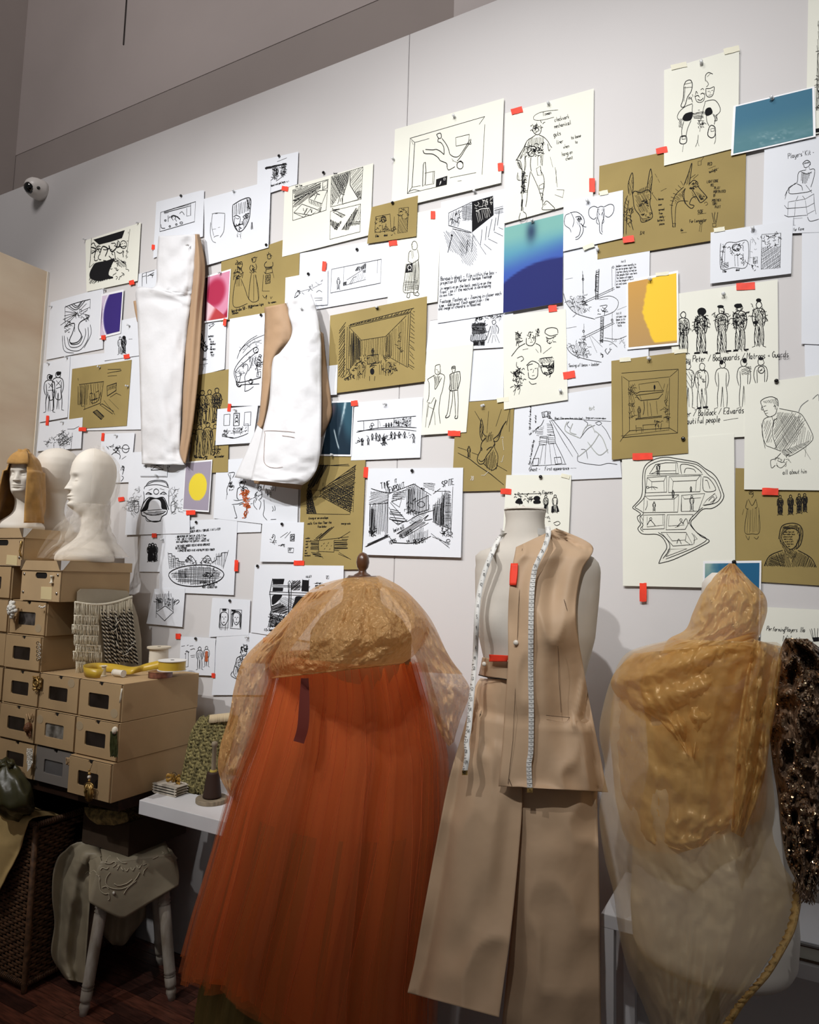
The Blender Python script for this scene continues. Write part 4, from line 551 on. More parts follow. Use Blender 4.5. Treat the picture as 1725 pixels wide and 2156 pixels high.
sheet('crowned heads titled for the players', 9, [(1416, 965), (1815, 985), (1815, 1420), (1405, 1420)], 'c', 2, '''
t1.7 1442,1092 24 4: Performing; t1.7 1540,1096 24 3: Players; t1.8 1622,1100 26 2: IIIa; l1.8:1675,1085 1690,1135; l2.6:1685,1082 1695,1135; l2.6:1700,1080 1705,1130; l2.4:1718,1080 1715,1130; f:1688,1130 1725,1128 1725,1150 1695,1152; s2:1690,1150 1700,1190 1725,1200; s1.8:1545,1130 1560,1150 1580,1145; l1.8:1598,1145 1605,1130 1612,1148 1620,1128 1630,1150; l2:1530,1150 1535,1120 1545,1140 1555,1118 1565,1138 1575,1120 1580,1145''')
# ---- middle
sheet('a long hall with an audience', 7, [(55, 232), (788, 86), (774, 730), (42, 826)], 'k', 3, '''
l2.2:205,300 690,175; l1.8:195,310 665,205; h2.2 -50 14:205,300 690,178 660,205 200,312; l2:200,320 655,215; h2.2 125 13:125,330 170,275 165,330 170,660 150,710 120,690; l2:165,330 158,690; l1.8:185,318 180,670; l1.6:200,320 195,640; l2.2:665,205 645,620; l1.8:648,225 632,615; h1.8 40 24:670,215 695,190 690,640 650,625; l1.8:200,320 292,418; l1.8:292,418 475,390; l1.8:475,390 632,232; l1.5:292,418 288,545; l1.5:475,390 482,535; h2.4 90 6:215,350 288,425 285,545 230,600 205,640; h1.4 92 11:200,340 240,370 235,590 200,650; h1.1 92 13:295,420 475,392 480,530 290,540; h1.8 90 7:482,390 520,355 520,540 484,530; h1.1 92 14:520,350 630,250 620,610 525,550; z1.6 16 30:560,330 620,290 600,560 570,540; p2:338,535 420,525 420,590 338,600; h1.2 70 8:340,540 418,530 418,585 340,595; z2 40 26:170,650 280,580 330,560 320,680 260,690 180,730; z2 40 26:350,600 420,570 560,560 580,630 480,680 420,640; O16 24:375,655; l2.6:355,625 370,605 390,610; l2:355,690 355,725; l2:395,690 392,725; h1.2 92 12:250,620 330,600 320,700 250,730; h1.2 92 12:420,600 560,580 520,690 430,680; z2.4 16 24:175,680 230,650 225,720 180,725; l1.6:485,535 645,625; l1.6:230,600 160,700; m1.4 60 1:380,540; z2.2 16 18:480,640 560,630 560,660 490,665; z1.8 30 18:250,560 340,530 340,580 260,600; z1.8 20 18:430,540 500,530 520,560 440,560; l1.6:645,610 685,640''')
sheet('a white scrap beside the coat', 7, [(18, 614), (112, 604), (106, 830), (10, 836)], 'w', 4, '', label_full='blank white scrap overlapping the corner of the audience hall board')
sheet('two men in long suits', 7, [(785, 492), (1138, 446), (1086, 1114), (744, 1136)], 'c', 3, '''
s1.5:852,625 855,610 885,602 888,625; s1.5:852,625 850,665 872,680 890,660 888,625; l1.5:858,640 868,640; s1.3:868,645 872,655; h1.4 60 6:865,655 885,650 880,675 870,678; s1.5:850,680 800,710 795,720 805,750 802,850 788,885; s1.5:888,670 920,685 918,730 905,800 890,850 880,950 890,1050; s1.6:840,685 850,740 852,790 900,700; h1.6 80 6:842,690 888,690 880,740 855,770; s1.4:790,890 820,895; l1.4:795,900 778,1078; l1.4:820,895 845,850 855,870 800,1080; l1.4:860,870 810,1060; l1.4:845,960 852,1060; l1.3:800,920 840,940; l1.4:805,885 790,1000;
s2:975,640 978,620 1000,615 1002,640 998,655; h1.8 50 5:975,625 1000,618 1000,632 980,640; s1.6:980,645 985,665 1000,660; s1.8:960,680 985,665 1030,655 1038,665 1040,720 1030,760 1020,795; s1.8:960,680 965,740 960,795 1022,795; h1.5 92 7:965,680 1030,662 1022,790 962,790; l2:995,665 990,790; s1.6:962,795 955,880 945,960 935,990; s1.6:985,800 980,880 960,985; s1.6:995,800 1000,880 1005,985; s1.6:1022,795 1025,880 1022,985; s2.2:935,985 930,1005 950,1000 962,985; s2.2:1005,985 1000,1008 1018,1008 1022,985; l1.5:960,800 985,810''')
sheet('a gallery stage over a cheering crowd', 7, [(240, 890), (757, 847), (737, 1306), (214, 1328)], 'w', 2, '''
l2.6:262,1032 705,992; l1.8:310,1030 312,1100; l2:418,1020 418,1082; l2.4:540,1008 538,1075; l1.8:668,998 664,1072; s1.8:255,1115 400,1085 560,1075 710,1080; s1.4:262,1105 400,1095 560,1090 708,1105; o1.4 10 10:375,1055 365,1075; l1.6:372,1060 370,1085; l1.6:378,1065 392,1058; l1.6:455,1065 530,1058; m1.3 30 0:480,1075 500,1073 520,1070; l:430,1030 435,1070; z2 60 18:545,1015 660,1003 658,1070 545,1072; h1.2 60 8:545,1015 660,1003 658,1070 545,1072;
z1.5 26 20:262,1170 300,1150 300,1210 262,1215; m1.4 55 0:345,1210 300,1215; m1.4 50 0:375,1175 405,1170 430,1180 520,1160 545,1165 580,1160 620,1160; z1.5 50 20:330,1140 700,1120 690,1160 340,1180; z2.2 26 24:435,1150 490,1140 490,1210 435,1220; m1.6 75 1:462,1215; m1.3 60 0:690,1195; l1.4:650,1140 690,1130''')
sheet('dark falls', 6, [(1262, 866), (1456, 858), (1438, 1356), (1158, 1352)], 'b', 3, '', border=.03, label_full='photo print of white water falling through dark teal beside the paper coat',
      photo=lambda u, v: mixc(mixc(mixc((46, 80, 96), (24, 42, 56), sm(.15, .6, v + .3 * sin(u * 5))), (92, 66, 72), .7 * math.exp(-(((u - .12) / .12) ** 2 + ((v - .12) / .14) ** 2))), (216, 232, 238), max(.95 * math.exp(-((u - (.66 - .22 * v)) / (.06 - .03 * min(1, v * 1.3))) ** 2) * sm(.95, .0, v) * (.65 + .35 * fbm(u * 30, v * 20, 2)), .9 * math.exp(-((u - (.3 + .75 * (v - .5))) / .022) ** 2) * sm(.5, .55, v) * sm(.92, .85, v))))
sheet('a long-horned bull', 7, [(1008, 893), (1449, 860), (1422, 1553), (978, 1564)], 'k', 2, '''
s2.2:1200,1010 1190,1080 1192,1140 1210,1180 1232,1155; s2:1205,1020 1215,1080 1212,1120 1235,1145; s2.2:1390,1030 1360,1070 1330,1130 1290,1165; s2:1388,1028 1350,1095 1340,1140 1320,1180 1290,1185; h1.6 100 6:1192,1050 1212,1050 1212,1150 1200,1160; h1.6 40 6:1345,1100 1375,1050 1340,1140 1310,1170; h1.4 100 8:1225,1140 1290,1130 1280,1180 1235,1190; l1.6:1250,1150 1265,1115; l1.6:1262,1145 1278,1110; s2:1232,1155 1200,1200 1195,1250 1175,1290 1170,1330 1190,1355 1220,1345 1235,1300 1270,1250 1300,1200 1290,1165; s2.2:1195,1225 1205,1240 1200,1255; s2.4:1240,1250 1260,1232 1280,1225; s2:1180,1320 1195,1335 1215,1330 1225,1315; s1.6:1305,1200 1300,1230 1325,1290 1320,1360 1310,1395; h1.8 100 9:1235,1310 1300,1240 1318,1360 1275,1405 1220,1360; s1.8:1215,1350 1280,1402 1322,1370; l1.5:1150,955 1195,1030 1190,1080; l1.4:1255,955 1242,1120; l1.4:1352,940 1310,1070; l1.6:1415,935 1390,1060; l1.4:1418,935 1410,1110; l1.6:1022,1228 1090,1250; l1.6:1128,1268 1175,1285; l2:1022,1270 1110,1315 1180,1370 1270,1430 1370,1512; l1.8:1320,1365 1395,1408; m1.6 85 0:1106,1305; @chalk; l1.5:1348,1155 1365,1150 1368,1160; l1.6:1360,1165 1370,1250; l1.6:1370,1290 1355,1340 1345,1335; l1.6:1255,1410 1225,1440 1200,1440; t1.6 1120,1478 30 -3: 20''')
sheet('a ruined interior with stairs', 7, [(345, 1388), (1062, 1382), (1046, 2062), (300, 2040)], 'w', 4, '''
t2.6 440,1545 46 -14: TIME; t2.2 545,1500 30 -14: IT; t2.4 480,1580 40 -19: VIEWPOINT; t2.4 905,1530 44 -14: SPITE; t1.8 740,1545 26 10: min;
h1.6 92 8:355,1660 490,1650 485,1890 460,1870 350,1900; h2.2 92 6:355,1700 400,1690 400,1860 350,1880; h1.2 -20 9:360,1560 500,1570 495,1650 355,1660; s2:365,1540 430,1560 500,1575; l2.2:350,1660 495,1650; l2.4:495,1580 490,1880; l2:370,1680 365,1900; z2.6 30 26:355,1840 400,1830 400,1890 355,1895; l2:340,1960 500,1890; h2 -25 5:325,1975 490,1895 500,1905 330,1985;
h1.8 92 8:620,1545 700,1510 800,1590 810,1690 700,1740 640,1740; h1.4 92 6:640,1560 690,1530 690,1720 640,1735; h1.2 5 8:530,1580 620,1550 620,1620 520,1640; l2:500,1580 690,1505 820,1590; l2:690,1510 700,1640; p2:520,1640 600,1610 580,1680; p2:700,1640 800,1590 800,1700 700,1730; o1.6 26 22:745,1660; z1.8 30 30:620,1640 700,1620 700,1740 630,1740;
l2.2:510,1645 640,1790; l2.2:500,1680 570,1800; h2.6 8 14:510,1690 570,1700 640,1790 570,1815 510,1770; l2:500,1760 570,1815 640,1775; l2:640,1790 720,1740 850,1700; h1.4 30 9:700,1720 820,1690 720,1800 650,1810; h1.6 -35 7:560,1880 740,1770 780,1800 600,1910; l2:560,1885 740,1772; l2:605,1915 800,1800; h1.2 92 8:640,1890 760,1830 760,1930 660,1960; h1.2 92 10:680,1890 800,1850 800,1920 700,1950; s1.8:760,1770 800,1740 770,1780 830,1770;
l2.4:835,1580 890,1540; h1.6 92 7:840,1670 920,1560 960,1580 970,1800 890,1830 840,1800; h2.4 92 5:895,1660 920,1570 920,1810 890,1830; p2.2:835,1665 895,1660 892,1830 838,1780; h1.6 92 6:840,1680 892,1670 890,1820 842,1780; l2:985,1525 968,1910; l2:845,1560 960,1560; h1.2 5 9:925,1570 970,1560 970,1780 925,1790; l2:830,1790 970,1850; z2 40 30:870,1850 970,1830 970,1900 890,1880; h1.8 30 7:900,1820 970,1800 970,1850; l1.8:820,1880 960,1990; l1.8:830,1905 965,1960; h1.4 35 9:820,1885 960,1960 950,1985; o1.8 14 10:950,1935; l2.4:500,1900 540,1950 640,1955 720,1950 820,1900; t2 540,1870 30 -22: bein all; t2 590,1920 30 -28: REQUIRED; t2 505,1965 28 -20: VOIDS; t2 640,1950 26 -30: to; t2.4 690,1965 36 -12: RESIST; t2 470,1910 24 -20: the; h1.2 -15 10:520,1580 680,1520 620,1560 530,1620; l1.4:760,1500 830,1500; h1.1 10 8:760,1500 850,1500 840,1560 770,1530''')
sheet('a dark tunnel of planks', 10, [(1262, 26), (1694, 8), (1666, 794), (1246, 802)], 'k', 2, '''
l2:1380,95 1585,98; l1.8:1375,100 1580,88; h2.6 118 5:1385,90 1440,95 1375,210 1320,260 1300,250 1340,160; h2.4 70 5:1300,260 1330,260 1345,350 1360,418 1295,418; h2 92 5:1300,270 1325,268 1350,415 1298,415; s2:1340,160 1310,240 1325,300 1362,418; l1.6:1312,262 1390,262; l1.5:1312,308 1390,308; l2:1390,262 1390,308; h1.8 -28 9:1392,265 1625,95 1605,330 1590,410 1392,300; h1.6 35 9:1392,270 1625,110 1600,400 1500,360 1392,300; h1.8 12 10:1440,250 1610,230 1600,400 1450,330; l1.6:1625,95 1590,420; l2:1392,262 1630,92; l2:1392,305 1590,410; l1.6:1295,420 1590,425; l1.2:1622,100 1610,410; l1.8:1408,212 1406,235; l1.8:1355,295 1356,315;
t1.4 1310,458 17 -2: lining or an envelope; t1.4 1302,494 17 -3: walls fire then floor the; t1.4 1370,514 15 -2: from below; t1.2 1530,492 14 0: emerge calm; h2.4 140 6:1355,590 1450,515 1480,512 1390,590; h2 2 8:1325,600 1378,595 1380,665 1325,665; h2 -1 8:1482,600 1575,590 1570,660 1482,670; l1.8:1378,600 1378,672; l2:1482,600 1482,676; l1.6:1378,674 1482,678; l1.6:1380,600 1580,575; l1.5:1510,590 1590,540; l1.6:1515,680 1595,728; l1.6:1510,690 1580,720; h2 10 7:1330,680 1380,678 1410,720 1340,700; l1.4:1395,640 1402,632; l1.4:1410,625 1418,616; l1.4:1430,640 1437,630; l1.4:1440,622 1447,612; l1.4:1460,640 1466,632; l1.4:1415,660 1422,652; l1.4:1450,662 1456,654; t1.2 1290,590 12 -4: window; t1.2 1292,610 12 0: seat of; t1.2 1292,630 12 0: alt; t1.2 1290,650 12 0: wall; t1.2 1288,672 12 0: on; t1.2 1286,690 12 0: and; t1.2 1284,706 12 0: movement''')
sheet('two ranks of standing men', 6, [(72, 632), (358, 578), (340, 1496), (-12, 1512)], 'k', 2, '''
m1.9 290 1:112,1060; m1.7 280 1:175,1045; m2 290 2:242,1040; m1.5 260 0:70,1070; z2 30 40:85,900 150,880 140,980 90,990; z2 30 40:210,830 275,810 270,900 215,910; z2.4 26 26:80,1040 260,1030 250,1070 85,1085; m1.7 270 0:90,1345; m1.8 285 1:160,1340; m1.6 260 0:225,1330; m1.3 240 0:40,1360; z2 26 30:210,1290 265,1285 262,1335 215,1340; z2.2 20 22:35,1350 190,1345 190,1385 35,1385; t1.8 40,1372 24 -3: Row 52; t1.8 220,1368 24 -3: activator; h1.1 88 10:60,900 100,890 60,1050; h1 80 12:60,1130 200,1120 190,1340 60,1350''')
sheet('a bridled horse beside a list', 6, [(112, 168), (326, 148), (310, 580), (68, 642)], 'w', 1, '''
s2.4:90,250 110,280 125,340 155,390 140,420 118,405 100,360 88,330; z2.2 40 22:90,270 130,330 152,390 135,415 100,370 86,320; s2:85,330 95,400 85,440; l1.6:100,240 120,235; l2:110,350 150,395; z1.8 16 20:85,350 110,370 100,430 86,430; t1.3 115,500 18 -4: SIDE; l1.2:112,505 158,495; l1.2:85,545 160,530; l1.2:130,540 115,600; l1.2:125,535 135,560; l1:175,185 215,170; s1.3:170,225 195,200 215,190; z1.2 8 20:170,180 215,170 205,230 175,225; t1.2 165,298 14 -6: DARTMEN; t1.2 172,322 14 -3: MEL; t1.2 185,345 14 -4: PLAIN; t1.2 180,368 14 -4: PORTRAIT; t1.2 185,392 14 -3: BY; t1.2 180,412 14 -3: POSTMEN; t1.2 180,440 14 -4: TORN; t1.2 188,462 14 -4: PAINT; l1:190,470 215,465''')
sheet('a round mechanical capsule', 6, [(356, 132), (668, 80), (640, 905), (340, 910)], 'w', 3, '''
s1.6:600,380 560,400 470,480 410,560 395,620 415,690 430,740; s1.6:610,420 580,440 500,510 430,570 408,620 430,690; o1.8 22 26:588,412; s1.3:598,400 588,412 582,420; s1.2:420,490 460,400 560,320 665,275; s1.1:440,420 520,330 600,280; @grey; s1:470,440 540,360 640,320; s1:500,460 560,400; z.9 16 60:480,340 640,300 640,360 500,440; @black; s1.5:470,560 490,535 515,545 515,590 490,650 495,700 490,780; s1.4:455,600 450,660 440,700; s2:410,680 440,700 540,680 635,655; s1.8:430,740 470,720 560,715 620,712; o1.8 18 20:545,690; s1.6:540,670 555,690 545,710; z2 30 30:590,460 640,450 635,560 590,570; o2 16 18:612,540; s2:590,470 580,520 600,570 610,640; s1.5:560,480 550,540 520,600; l1.6:600,590 635,580; p1.6:598,610 632,600 630,650 596,648; s1.3:520,480 540,470 530,520; s1.4:490,780 530,765 568,735; z1.2 20 40:430,570 490,520 480,640 430,650; s2.4:412,680 425,730 450,735 460,715; z2 10 16:412,680 450,700 440,735 420,725; h1.2 60 12:530,490 590,450 590,520 540,580''')
sheet('a small altar scene', 6, [(245, 936), (606, 902), (562, 1236), (228, 1258)], 'w', 4, '''
p1.4:305,985 358,980 354,1080 302,1082; p2.4:392,975 442,972 438,1082 390,1085; o1.4 14 18:417,1030; s1.5:402,1060 417,1040 432,1060; z1.8 12 14:402,990 432,988 432,1010 402,1012; p1.4:488,965 545,960 540,1080 482,1082; l1.4:490,1070 520,1065 518,1140; s1.4:295,1165 380,1195 465,1175 520,1150; s1.3:290,1160 300,1180 390,1190; l1.4:300,1135 365,1130; z1.4 30 20:300,1120 340,1115 340,1170 300,1172; z1.3 40 20:380,1110 500,1095 500,1140 385,1150; p1.3:390,1110 445,1105 445,1135 390,1138; l1.5:365,1150 470,1145; l1.4:295,1150 290,1185; l1.3:460,1100 462,1140''')
sheet('seated men with one tinted orange', 6, [(238, 1392), (972, 1338), (958, 1992), (210, 1908)], 'w', 2, '''
s1.5:340,1510 360,1560 350,1600 330,1650 335,1700; z1.6 30 26:330,1590 395,1570 390,1650 340,1660; s1.5:345,1505 398,1500 380,1550; l1.5:360,1515 365,1560; l1:330,1690 325,1740; o1.8 20 26:465,1605; z2.4 16 16:446,1580 490,1575 490,1595 450,1598; s1.8:450,1630 425,1650 420,1720 435,1740; s1.8:490,1630 515,1645 520,1700; s1.6:455,1640 470,1680 492,1640; z1.8 16 20:455,1635 492,1630 490,1670 460,1680; l1.5:375,1785 430,1780 560,1730; l1.5:390,1745 420,1750 520,1735; s1.6:390,1790 405,1850 420,1900 400,1905; s1.6:440,1790 470,1780 500,1790 505,1850 500,1900 480,1905; @orange; z2.6 60 34:465,1690 500,1645 515,1650 505,1740 490,1730; z2.6 40 30:490,1760 528,1770 520,1830 500,1840; z2.4 24 24:495,1840 515,1840 512,1900 480,1905; @black; o1.6 16 20:622,1645; z1.8 10 12:606,1630 640,1625 638,1640; s1.6:605,1670 580,1700 590,1740; s1.6:640,1665 640,1720 620,1740; s1.4:575,1740 570,1790 600,1830; s1.4:610,1740 635,1770 620,1830; l1.4:540,1780 560,1775; z1.3 20 24:580,1670 640,1660 635,1740 585,1750; s1.4:660,1740 665,1820 655,1880 690,1925; s1.4:680,1640 700,1700 690,1690; s1.3:735,1610 765,1620 760,1670; s1.3:715,1740 725,1755; s1.4:735,1800 745,1830 735,1845; s1.4:755,1795 762,1825 755,1840; l1.8:722,1918 770,1916; z1.2 14 24:670,1650 760,1640 740,1700 680,1700''')
sheet('a blank sheet under the seated men', 6, [(410, 1880), (640, 1870), (632, 2030), (416, 2036)], 'w', 1, '', label_full='blank white sheet under the seated men drawing')
sheet('a round arena stage under dense notes', 10, [(318, 474), (831, 451), (808, 968), (304, 946)], 'w', 2, '''
c2.2:370,830 420,790 520,768 640,768 720,800 740,835 700,875 600,905 500,908 410,885; h1.4 92 9:390,820 520,775 640,775 725,815 690,870 560,900 440,885; h1.3 2 10:385,830 520,780 640,780 730,825 690,870 560,895 440,880; z1.8 30 24:600,810 700,800 680,850 610,860; h1.6 88 7:430,800 500,785 500,850 440,860; l1.4:365,680 375,790; s1.6:365,690 390,690 392,705 410,705 412,720 435,722 436,740 480,745; l1.4:772,665 735,790; h1.1 5 10:370,700 450,745 500,760 380,790; h1.1 92 11:380,700 470,750 480,770 385,790; z1.4 40 20:480,750 500,710 520,705 560,760; z1.4 40 20:580,760 600,720 630,705 660,760; l1.3:515,700 518,760; s1.5:480,745 515,700 560,755; s1.5:580,755 630,700 665,755; h1.2 92 9:660,750 690,690 765,680 740,780; s1.4:660,750 690,730 690,710 720,705 725,685 765,680;
t1.5 512,525 16 -4: GUNS; t1.3 505,548 14 -5: LADDER ARENA / 500 USE / NAT LATER; t1.3 415,582 13 -3: - 300 PERSON OR TIMES 24% LEVEL 2. Four; t1.3 415,600 13 -3: - THIS & USE 2 / TEMPEST SCENE / Trips; t1.3 420,617 13 -3: MAIN AUDITORIUM TIME CURTAIN - NOTES THE; t1.3 415,645 13 -3: - THE GHOST WOODEN SCENE MOTION ORB ONCE; t1.3 415,660 13 -2: RETAIN PERSON; t1.4 430,676 13 -2: A SPACE BETWEEN NAVE AND PULPIT SEEN TOWER; t1.3 580,890 13 -2: SEASON LEVEL TO FALL; t1.4 600,905 13 0: 2. FAIR BALANCE; t1.3 595,920 12 0: PEEK - CLOSED 2 NOV''')
sheet('four tiny black figures', 10, [(182, 568), (332, 560), (312, 812), (172, 810)], 'w', 1, 'm2.6 118 2:242,742; m2.6 118 2:262,738; m1.8 110 2:280,735; f:230,650 250,645 250,735 234,740; f:252,650 266,645 264,720 254,725; h1.8 90 4:272,640 284,640 282,720 272,722; h2.4 -20 5:265,735 292,722 288,742 268,748')
sheet('a sharp corner building', 10, [(272, 926), (479, 920), (461, 1182), (219, 1160)], 'w', 3, '''
l1.6:290,965 285,1120; l1.6:285,1085 342,1140 402,1082; l1.2:300,990 300,1060; l1.6:402,990 400,1090; h1.6 92 6:288,995 330,990 330,1045 290,1070; h1.6 92 7:330,990 400,985 400,1070 345,1040; l1.8:290,1080 345,1040 400,1080; l1.8:370,940 366,1000; h1.2 92 9:300,960 390,955 385,985 305,990; z1.6 20 20:275,1000 330,985 330,1010 280,1020; l1.4:285,1085 290,1070; s1.5:405,1020 430,1000 440,1010 420,1030; z1.2 10 18:405,1000 440,1000 440,1030 405,1030; l1.6:345,1140 350,1130; z2 16 12:350,990 380,985 378,1040 352,1040''')
sheet('two portrait heads with taped brows', 10, [(662, 986), (918, 1000), (908, 1236), (640, 1250)], 'w', 2, '''
p1.2:715,1060 772,1062 770,1188 708,1185; p1.6:788,1066 860,1068 855,1195 784,1192; f:730,1058 758,1058 756,1074 730,1073; f:792,1064 820,1066 818,1080 792,1078; s1.6:718,1120 720,1090 745,1080 765,1095 768,1130 755,1160 738,1170 722,1150 718,1120; s1.6:802,1120 808,1090 828,1085 845,1100 845,1140 825,1168 808,1150 802,1120; l2:727,1115 735,1114; l2:748,1114 756,1115; s1.4:742,1118 740,1135; l2.2:733,1150 748,1150; l2:812,1118 820,1117; l2:830,1117 838,1118; s1.4:826,1120 825,1138; l2.4:818,1150 832,1150; s2.4:796,1180 795,1110 810,1080 840,1080 856,1110 850,1190; h1.8 92 5:792,1090 806,1085 800,1180 790,1185; h1.6 92 6:842,1090 856,1100 850,1185 840,1165; h1.1 92 8:712,1090 722,1085 720,1200 708,1200; s1.3:712,1190 715,1110 730,1080; h1 92 10:710,1160 770,1160 765,1205 712,1200''')
sheet('a storm seen through a paned window', 10, [(948, 765), (1546, 770), (1536, 1310), (922, 1218)], 'w', 3, '''
f:1068,858 1148,858 1140,895 1070,895; f:1070,915 1140,918 1136,942 1068,942; f:1268,865 1312,868 1310,945 1262,940; h2 -40 6:1200,870 1260,868 1250,935 1190,935; F:1070,970 1130,965 1120,990 1090,1020 1065,1030; F:1230,975 1300,985 1290,1010 1250,1040 1200,1060 1215,1010; l2.2:1048,945 1330,955; l2:1045,962 1325,972; l2:1065,900 1320,910; l1.8:1065,910 1318,918; p2:1172,885 1182,870 1194,890 1190,1090 1196,1110 1172,1100 1178,960; h1.6 92 4:1174,890 1182,880 1184,1090 1176,1095; l1.8:1270,860 1268,945; h2.2 -20 6:1062,1040 1120,1020 1170,1050 1165,1100 1060,1080; h2.4 20 6:1050,1090 1170,1120 1160,1180 1045,1185; h2 -50 7:1195,1080 1270,1030 1240,1110 1180,1180; z2.2 50 30:1050,1090 1160,1110 1150,1185 1045,1185; p2.2:1088,1140 1120,1130 1125,1155 1090,1158; h1.2 30 8:1110,980 1240,990 1200,1060 1110,1030; z1.8 24 24:1150,1080 1220,1080 1200,1140 1150,1150; l2:1068,855 1050,950 1062,1080 1038,1185; l1.8:1312,860 1305,1010;
t1.3 1290,852 14 -4: VALLEY; t1.4 1345,892 12 -2: - wild eyes +; t1.4 1355,908 12 -2: pale gold hair; t1.4 1355,922 12 -2: grass; t1.4 1432,855 14 0: 2; p1:1428,838 1446,838 1446,858 1430,858; t1.7 1012,1208 16 0: 1. En Sept dans''')
sheet('tiny stage maps beside the planks board', 10, [(998, 480), (1279, 478), (1269, 746), (984, 743)], 'w', 3, 's1.4:1068,580 1072,560 1085,570 1080,595; z1.5 16 16:1062,580 1090,580 1090,615 1062,615; l1.3:1050,610 1095,615; z1.4 14 14:1120,620 1150,615 1150,645 1118,645; l1.3:1120,580 1170,545; l1.3:1150,585 1190,540; p2:1188,560 1216,558 1214,604 1188,604; o1.6 9 12:1202,582; h1.6 60 5:1190,562 1214,560 1212,600 1190,602; p1.5:1172,650 1210,652 1208,682 1174,680; t1.4 1178,672 18 0: R7; s1.3:1120,640 1135,625 1150,640')
sheet('three small costume figures', 10, [(450, 1246), (684, 1258), (676, 1510), (440, 1500)], 'w', 3, '''
l1.3:455,1312 478,1308; l1.5:492,1308 502,1302; l1.3:510,1310 535,1308; s1.4:484,1350 490,1342 502,1348; s1.3:484,1355 482,1450; s1.3:502,1352 500,1448; l1.2:478,1452 502,1448; z1.4 8 12:484,1345 502,1345 502,1365 485,1365; s1.2:515,1335 540,1328 545,1335; l1.2:515,1375 545,1370; l1.2:520,1385 545,1382; m1.5 150 0:578,1466; m1.2 136 0:624,1448; h1.2 60 6:570,1345 590,1345 586,1395 570,1395; @orange; h2 80 4:616,1345 632,1345 634,1412 614,1414; h1.6 20 5:616,1345 632,1345 634,1412 614,1414''')
sheet('a curly-haired man in a jacket', 10, [(692, 1234), (1086, 1212), (1060, 1640), (660, 1640)], 'w', 2, '''
z2.4 40 18:850,1315 900,1310 895,1345 850,1345; s1.8:855,1340 858,1365 875,1378 892,1362 892,1335; l2:862,1350 870,1348; l2:880,1348 888,1347; l1.8:868,1368 882,1366; s1.8:860,1375 830,1390 822,1420 805,1490 835,1535; s1.8:888,1375 905,1385; s1.6:865,1385 860,1430 850,1500; p1.4:835,1405 850,1400 848,1418 834,1422; z2.4 30 24:835,1450 862,1440 855,1520 838,1520; s1.6:800,1480 790,1510 845,1540; s1.6:858,1390 880,1420; z1.8 14 18:840,1385 870,1380 865,1410 845,1410; h1.8 80 7:825,1420 845,1415 835,1500 815,1500''')
# ---- red tape, pale tape and pins
m_tape = mat('red_tape', (236, 66, 44), .55, .3, noise=(30, .05)); m_pale = mat('masking_tape', (226, 224, 204), .6, .3)
def sheet_at(px, py):
    best = None
    for S in SHEETS:
        if inside((px, py), S['px']) and (best is None or S['layer'] > best['layer']): best = S
    return best
def frac(S, px, py):
    p = S['px']; u = (px - (p[0][0] + p[3][0]) / 2) / max(1, (p[1][0] + p[2][0]) / 2 - (p[0][0] + p[3][0]) / 2)
    top = p[0][1] + (p[1][1] - p[0][1]) * u; bot = p[3][1] + (p[2][1] - p[3][1]) * u
    return u, (py - top) / max(1, bot - top)
_used = {}
def uniq(lbl, where):
    k = lbl
    if k in _used: k = lbl + ' ' + where
    n = 2
    while k in _used: k = lbl + ' ' + where + ', ' + ['second', 'third', 'fourth', 'fifth'][n - 2] + ' one'; n += 1
    _used[k] = 1; return k
def near_short(px, py):
    S = sheet_at(px, py)
    if S is None:
        for d in (8, 16, 28, 45):
            for a in range(12):
                S = sheet_at(px + d * cos(a * pi / 6), py + d * sin(a * pi / 6))
                if S: return S
    return S
def where(S, px, py):
    if S is None: return 'on the bare wall'
    u, v = frac(S, px, py)
    return 'at its ' + ('upper' if v < .35 else 'lower' if v > .65 else 'middle') + ' ' + ('left' if u < .35 else 'right' if u > .65 else 'centre')
def short(S):
    w = S['short'].split()[:6]
    while len(w) > 2 and w[-1] in ('in', 'of', 'with', 'a', 'the', 'and', 'under', 'over', 'at', 'beside', 'through', 'on', 'for', 'its', 'between', 'by', 'inside', 'behind', 'huge', 'long', 'little', 'dark', 'or'): w.pop()
    return ' '.join(w)
def tape(zone, x, y, w, h, ang=0, m=m_tape, nm='red_tape_strip', word='red tape strip'):
    x0, y0, k = ZR[zone]; px, py = x0 + x / k, y0 + y / k; hw, hh = w / k / 2, h / k / 2; ca, sa = cos(radians(ang)), sin(radians(ang))
    cs = [(px + a * ca - b * sa, py + a * sa + b * ca) for a, b in ((-hw, -hh), (hw, -hh), (hw, hh), (-hw, hh))]
    S = near_short(px, py); lay = max([s['layer'] for s in SHEETS if any(inside(c, s['px']) for c in cs + [(px, py)])] or [0])
    Y = -(.002 + .0022 * lay) - .0018
    n = 4; V = []; C4 = [W(a, b, Y) for a, b in cs]
    for i in range(n + 1):
        for j in range(n + 1):
            v, u = i / n, j / n; p = (C4[0] * (1 - u) + C4[1] * u) * (1 - v) + (C4[3] * (1 - u) + C4[2] * u) * v
            V.append((p[0] + random.uniform(-.0004, .0004), Y - .0006 * abs(sin(u * 3 + v)), p[2] + (random.uniform(-.0007, .0007) if i in (0, n) else 0)))
    o = mesh(nm, V, [(i * (n + 1) + j, (i + 1) * (n + 1) + j, (i + 1) * (n + 1) + j + 1, i * (n + 1) + j + 1) for i in range(n) for j in range(n)], m, None,
             label=uniq(word + ' on ' + short(S) if S else word + ' on the bare wall', where(S, px, py)), cat='tape', group=word + 's on the wall')
    return solid(o, .0004)
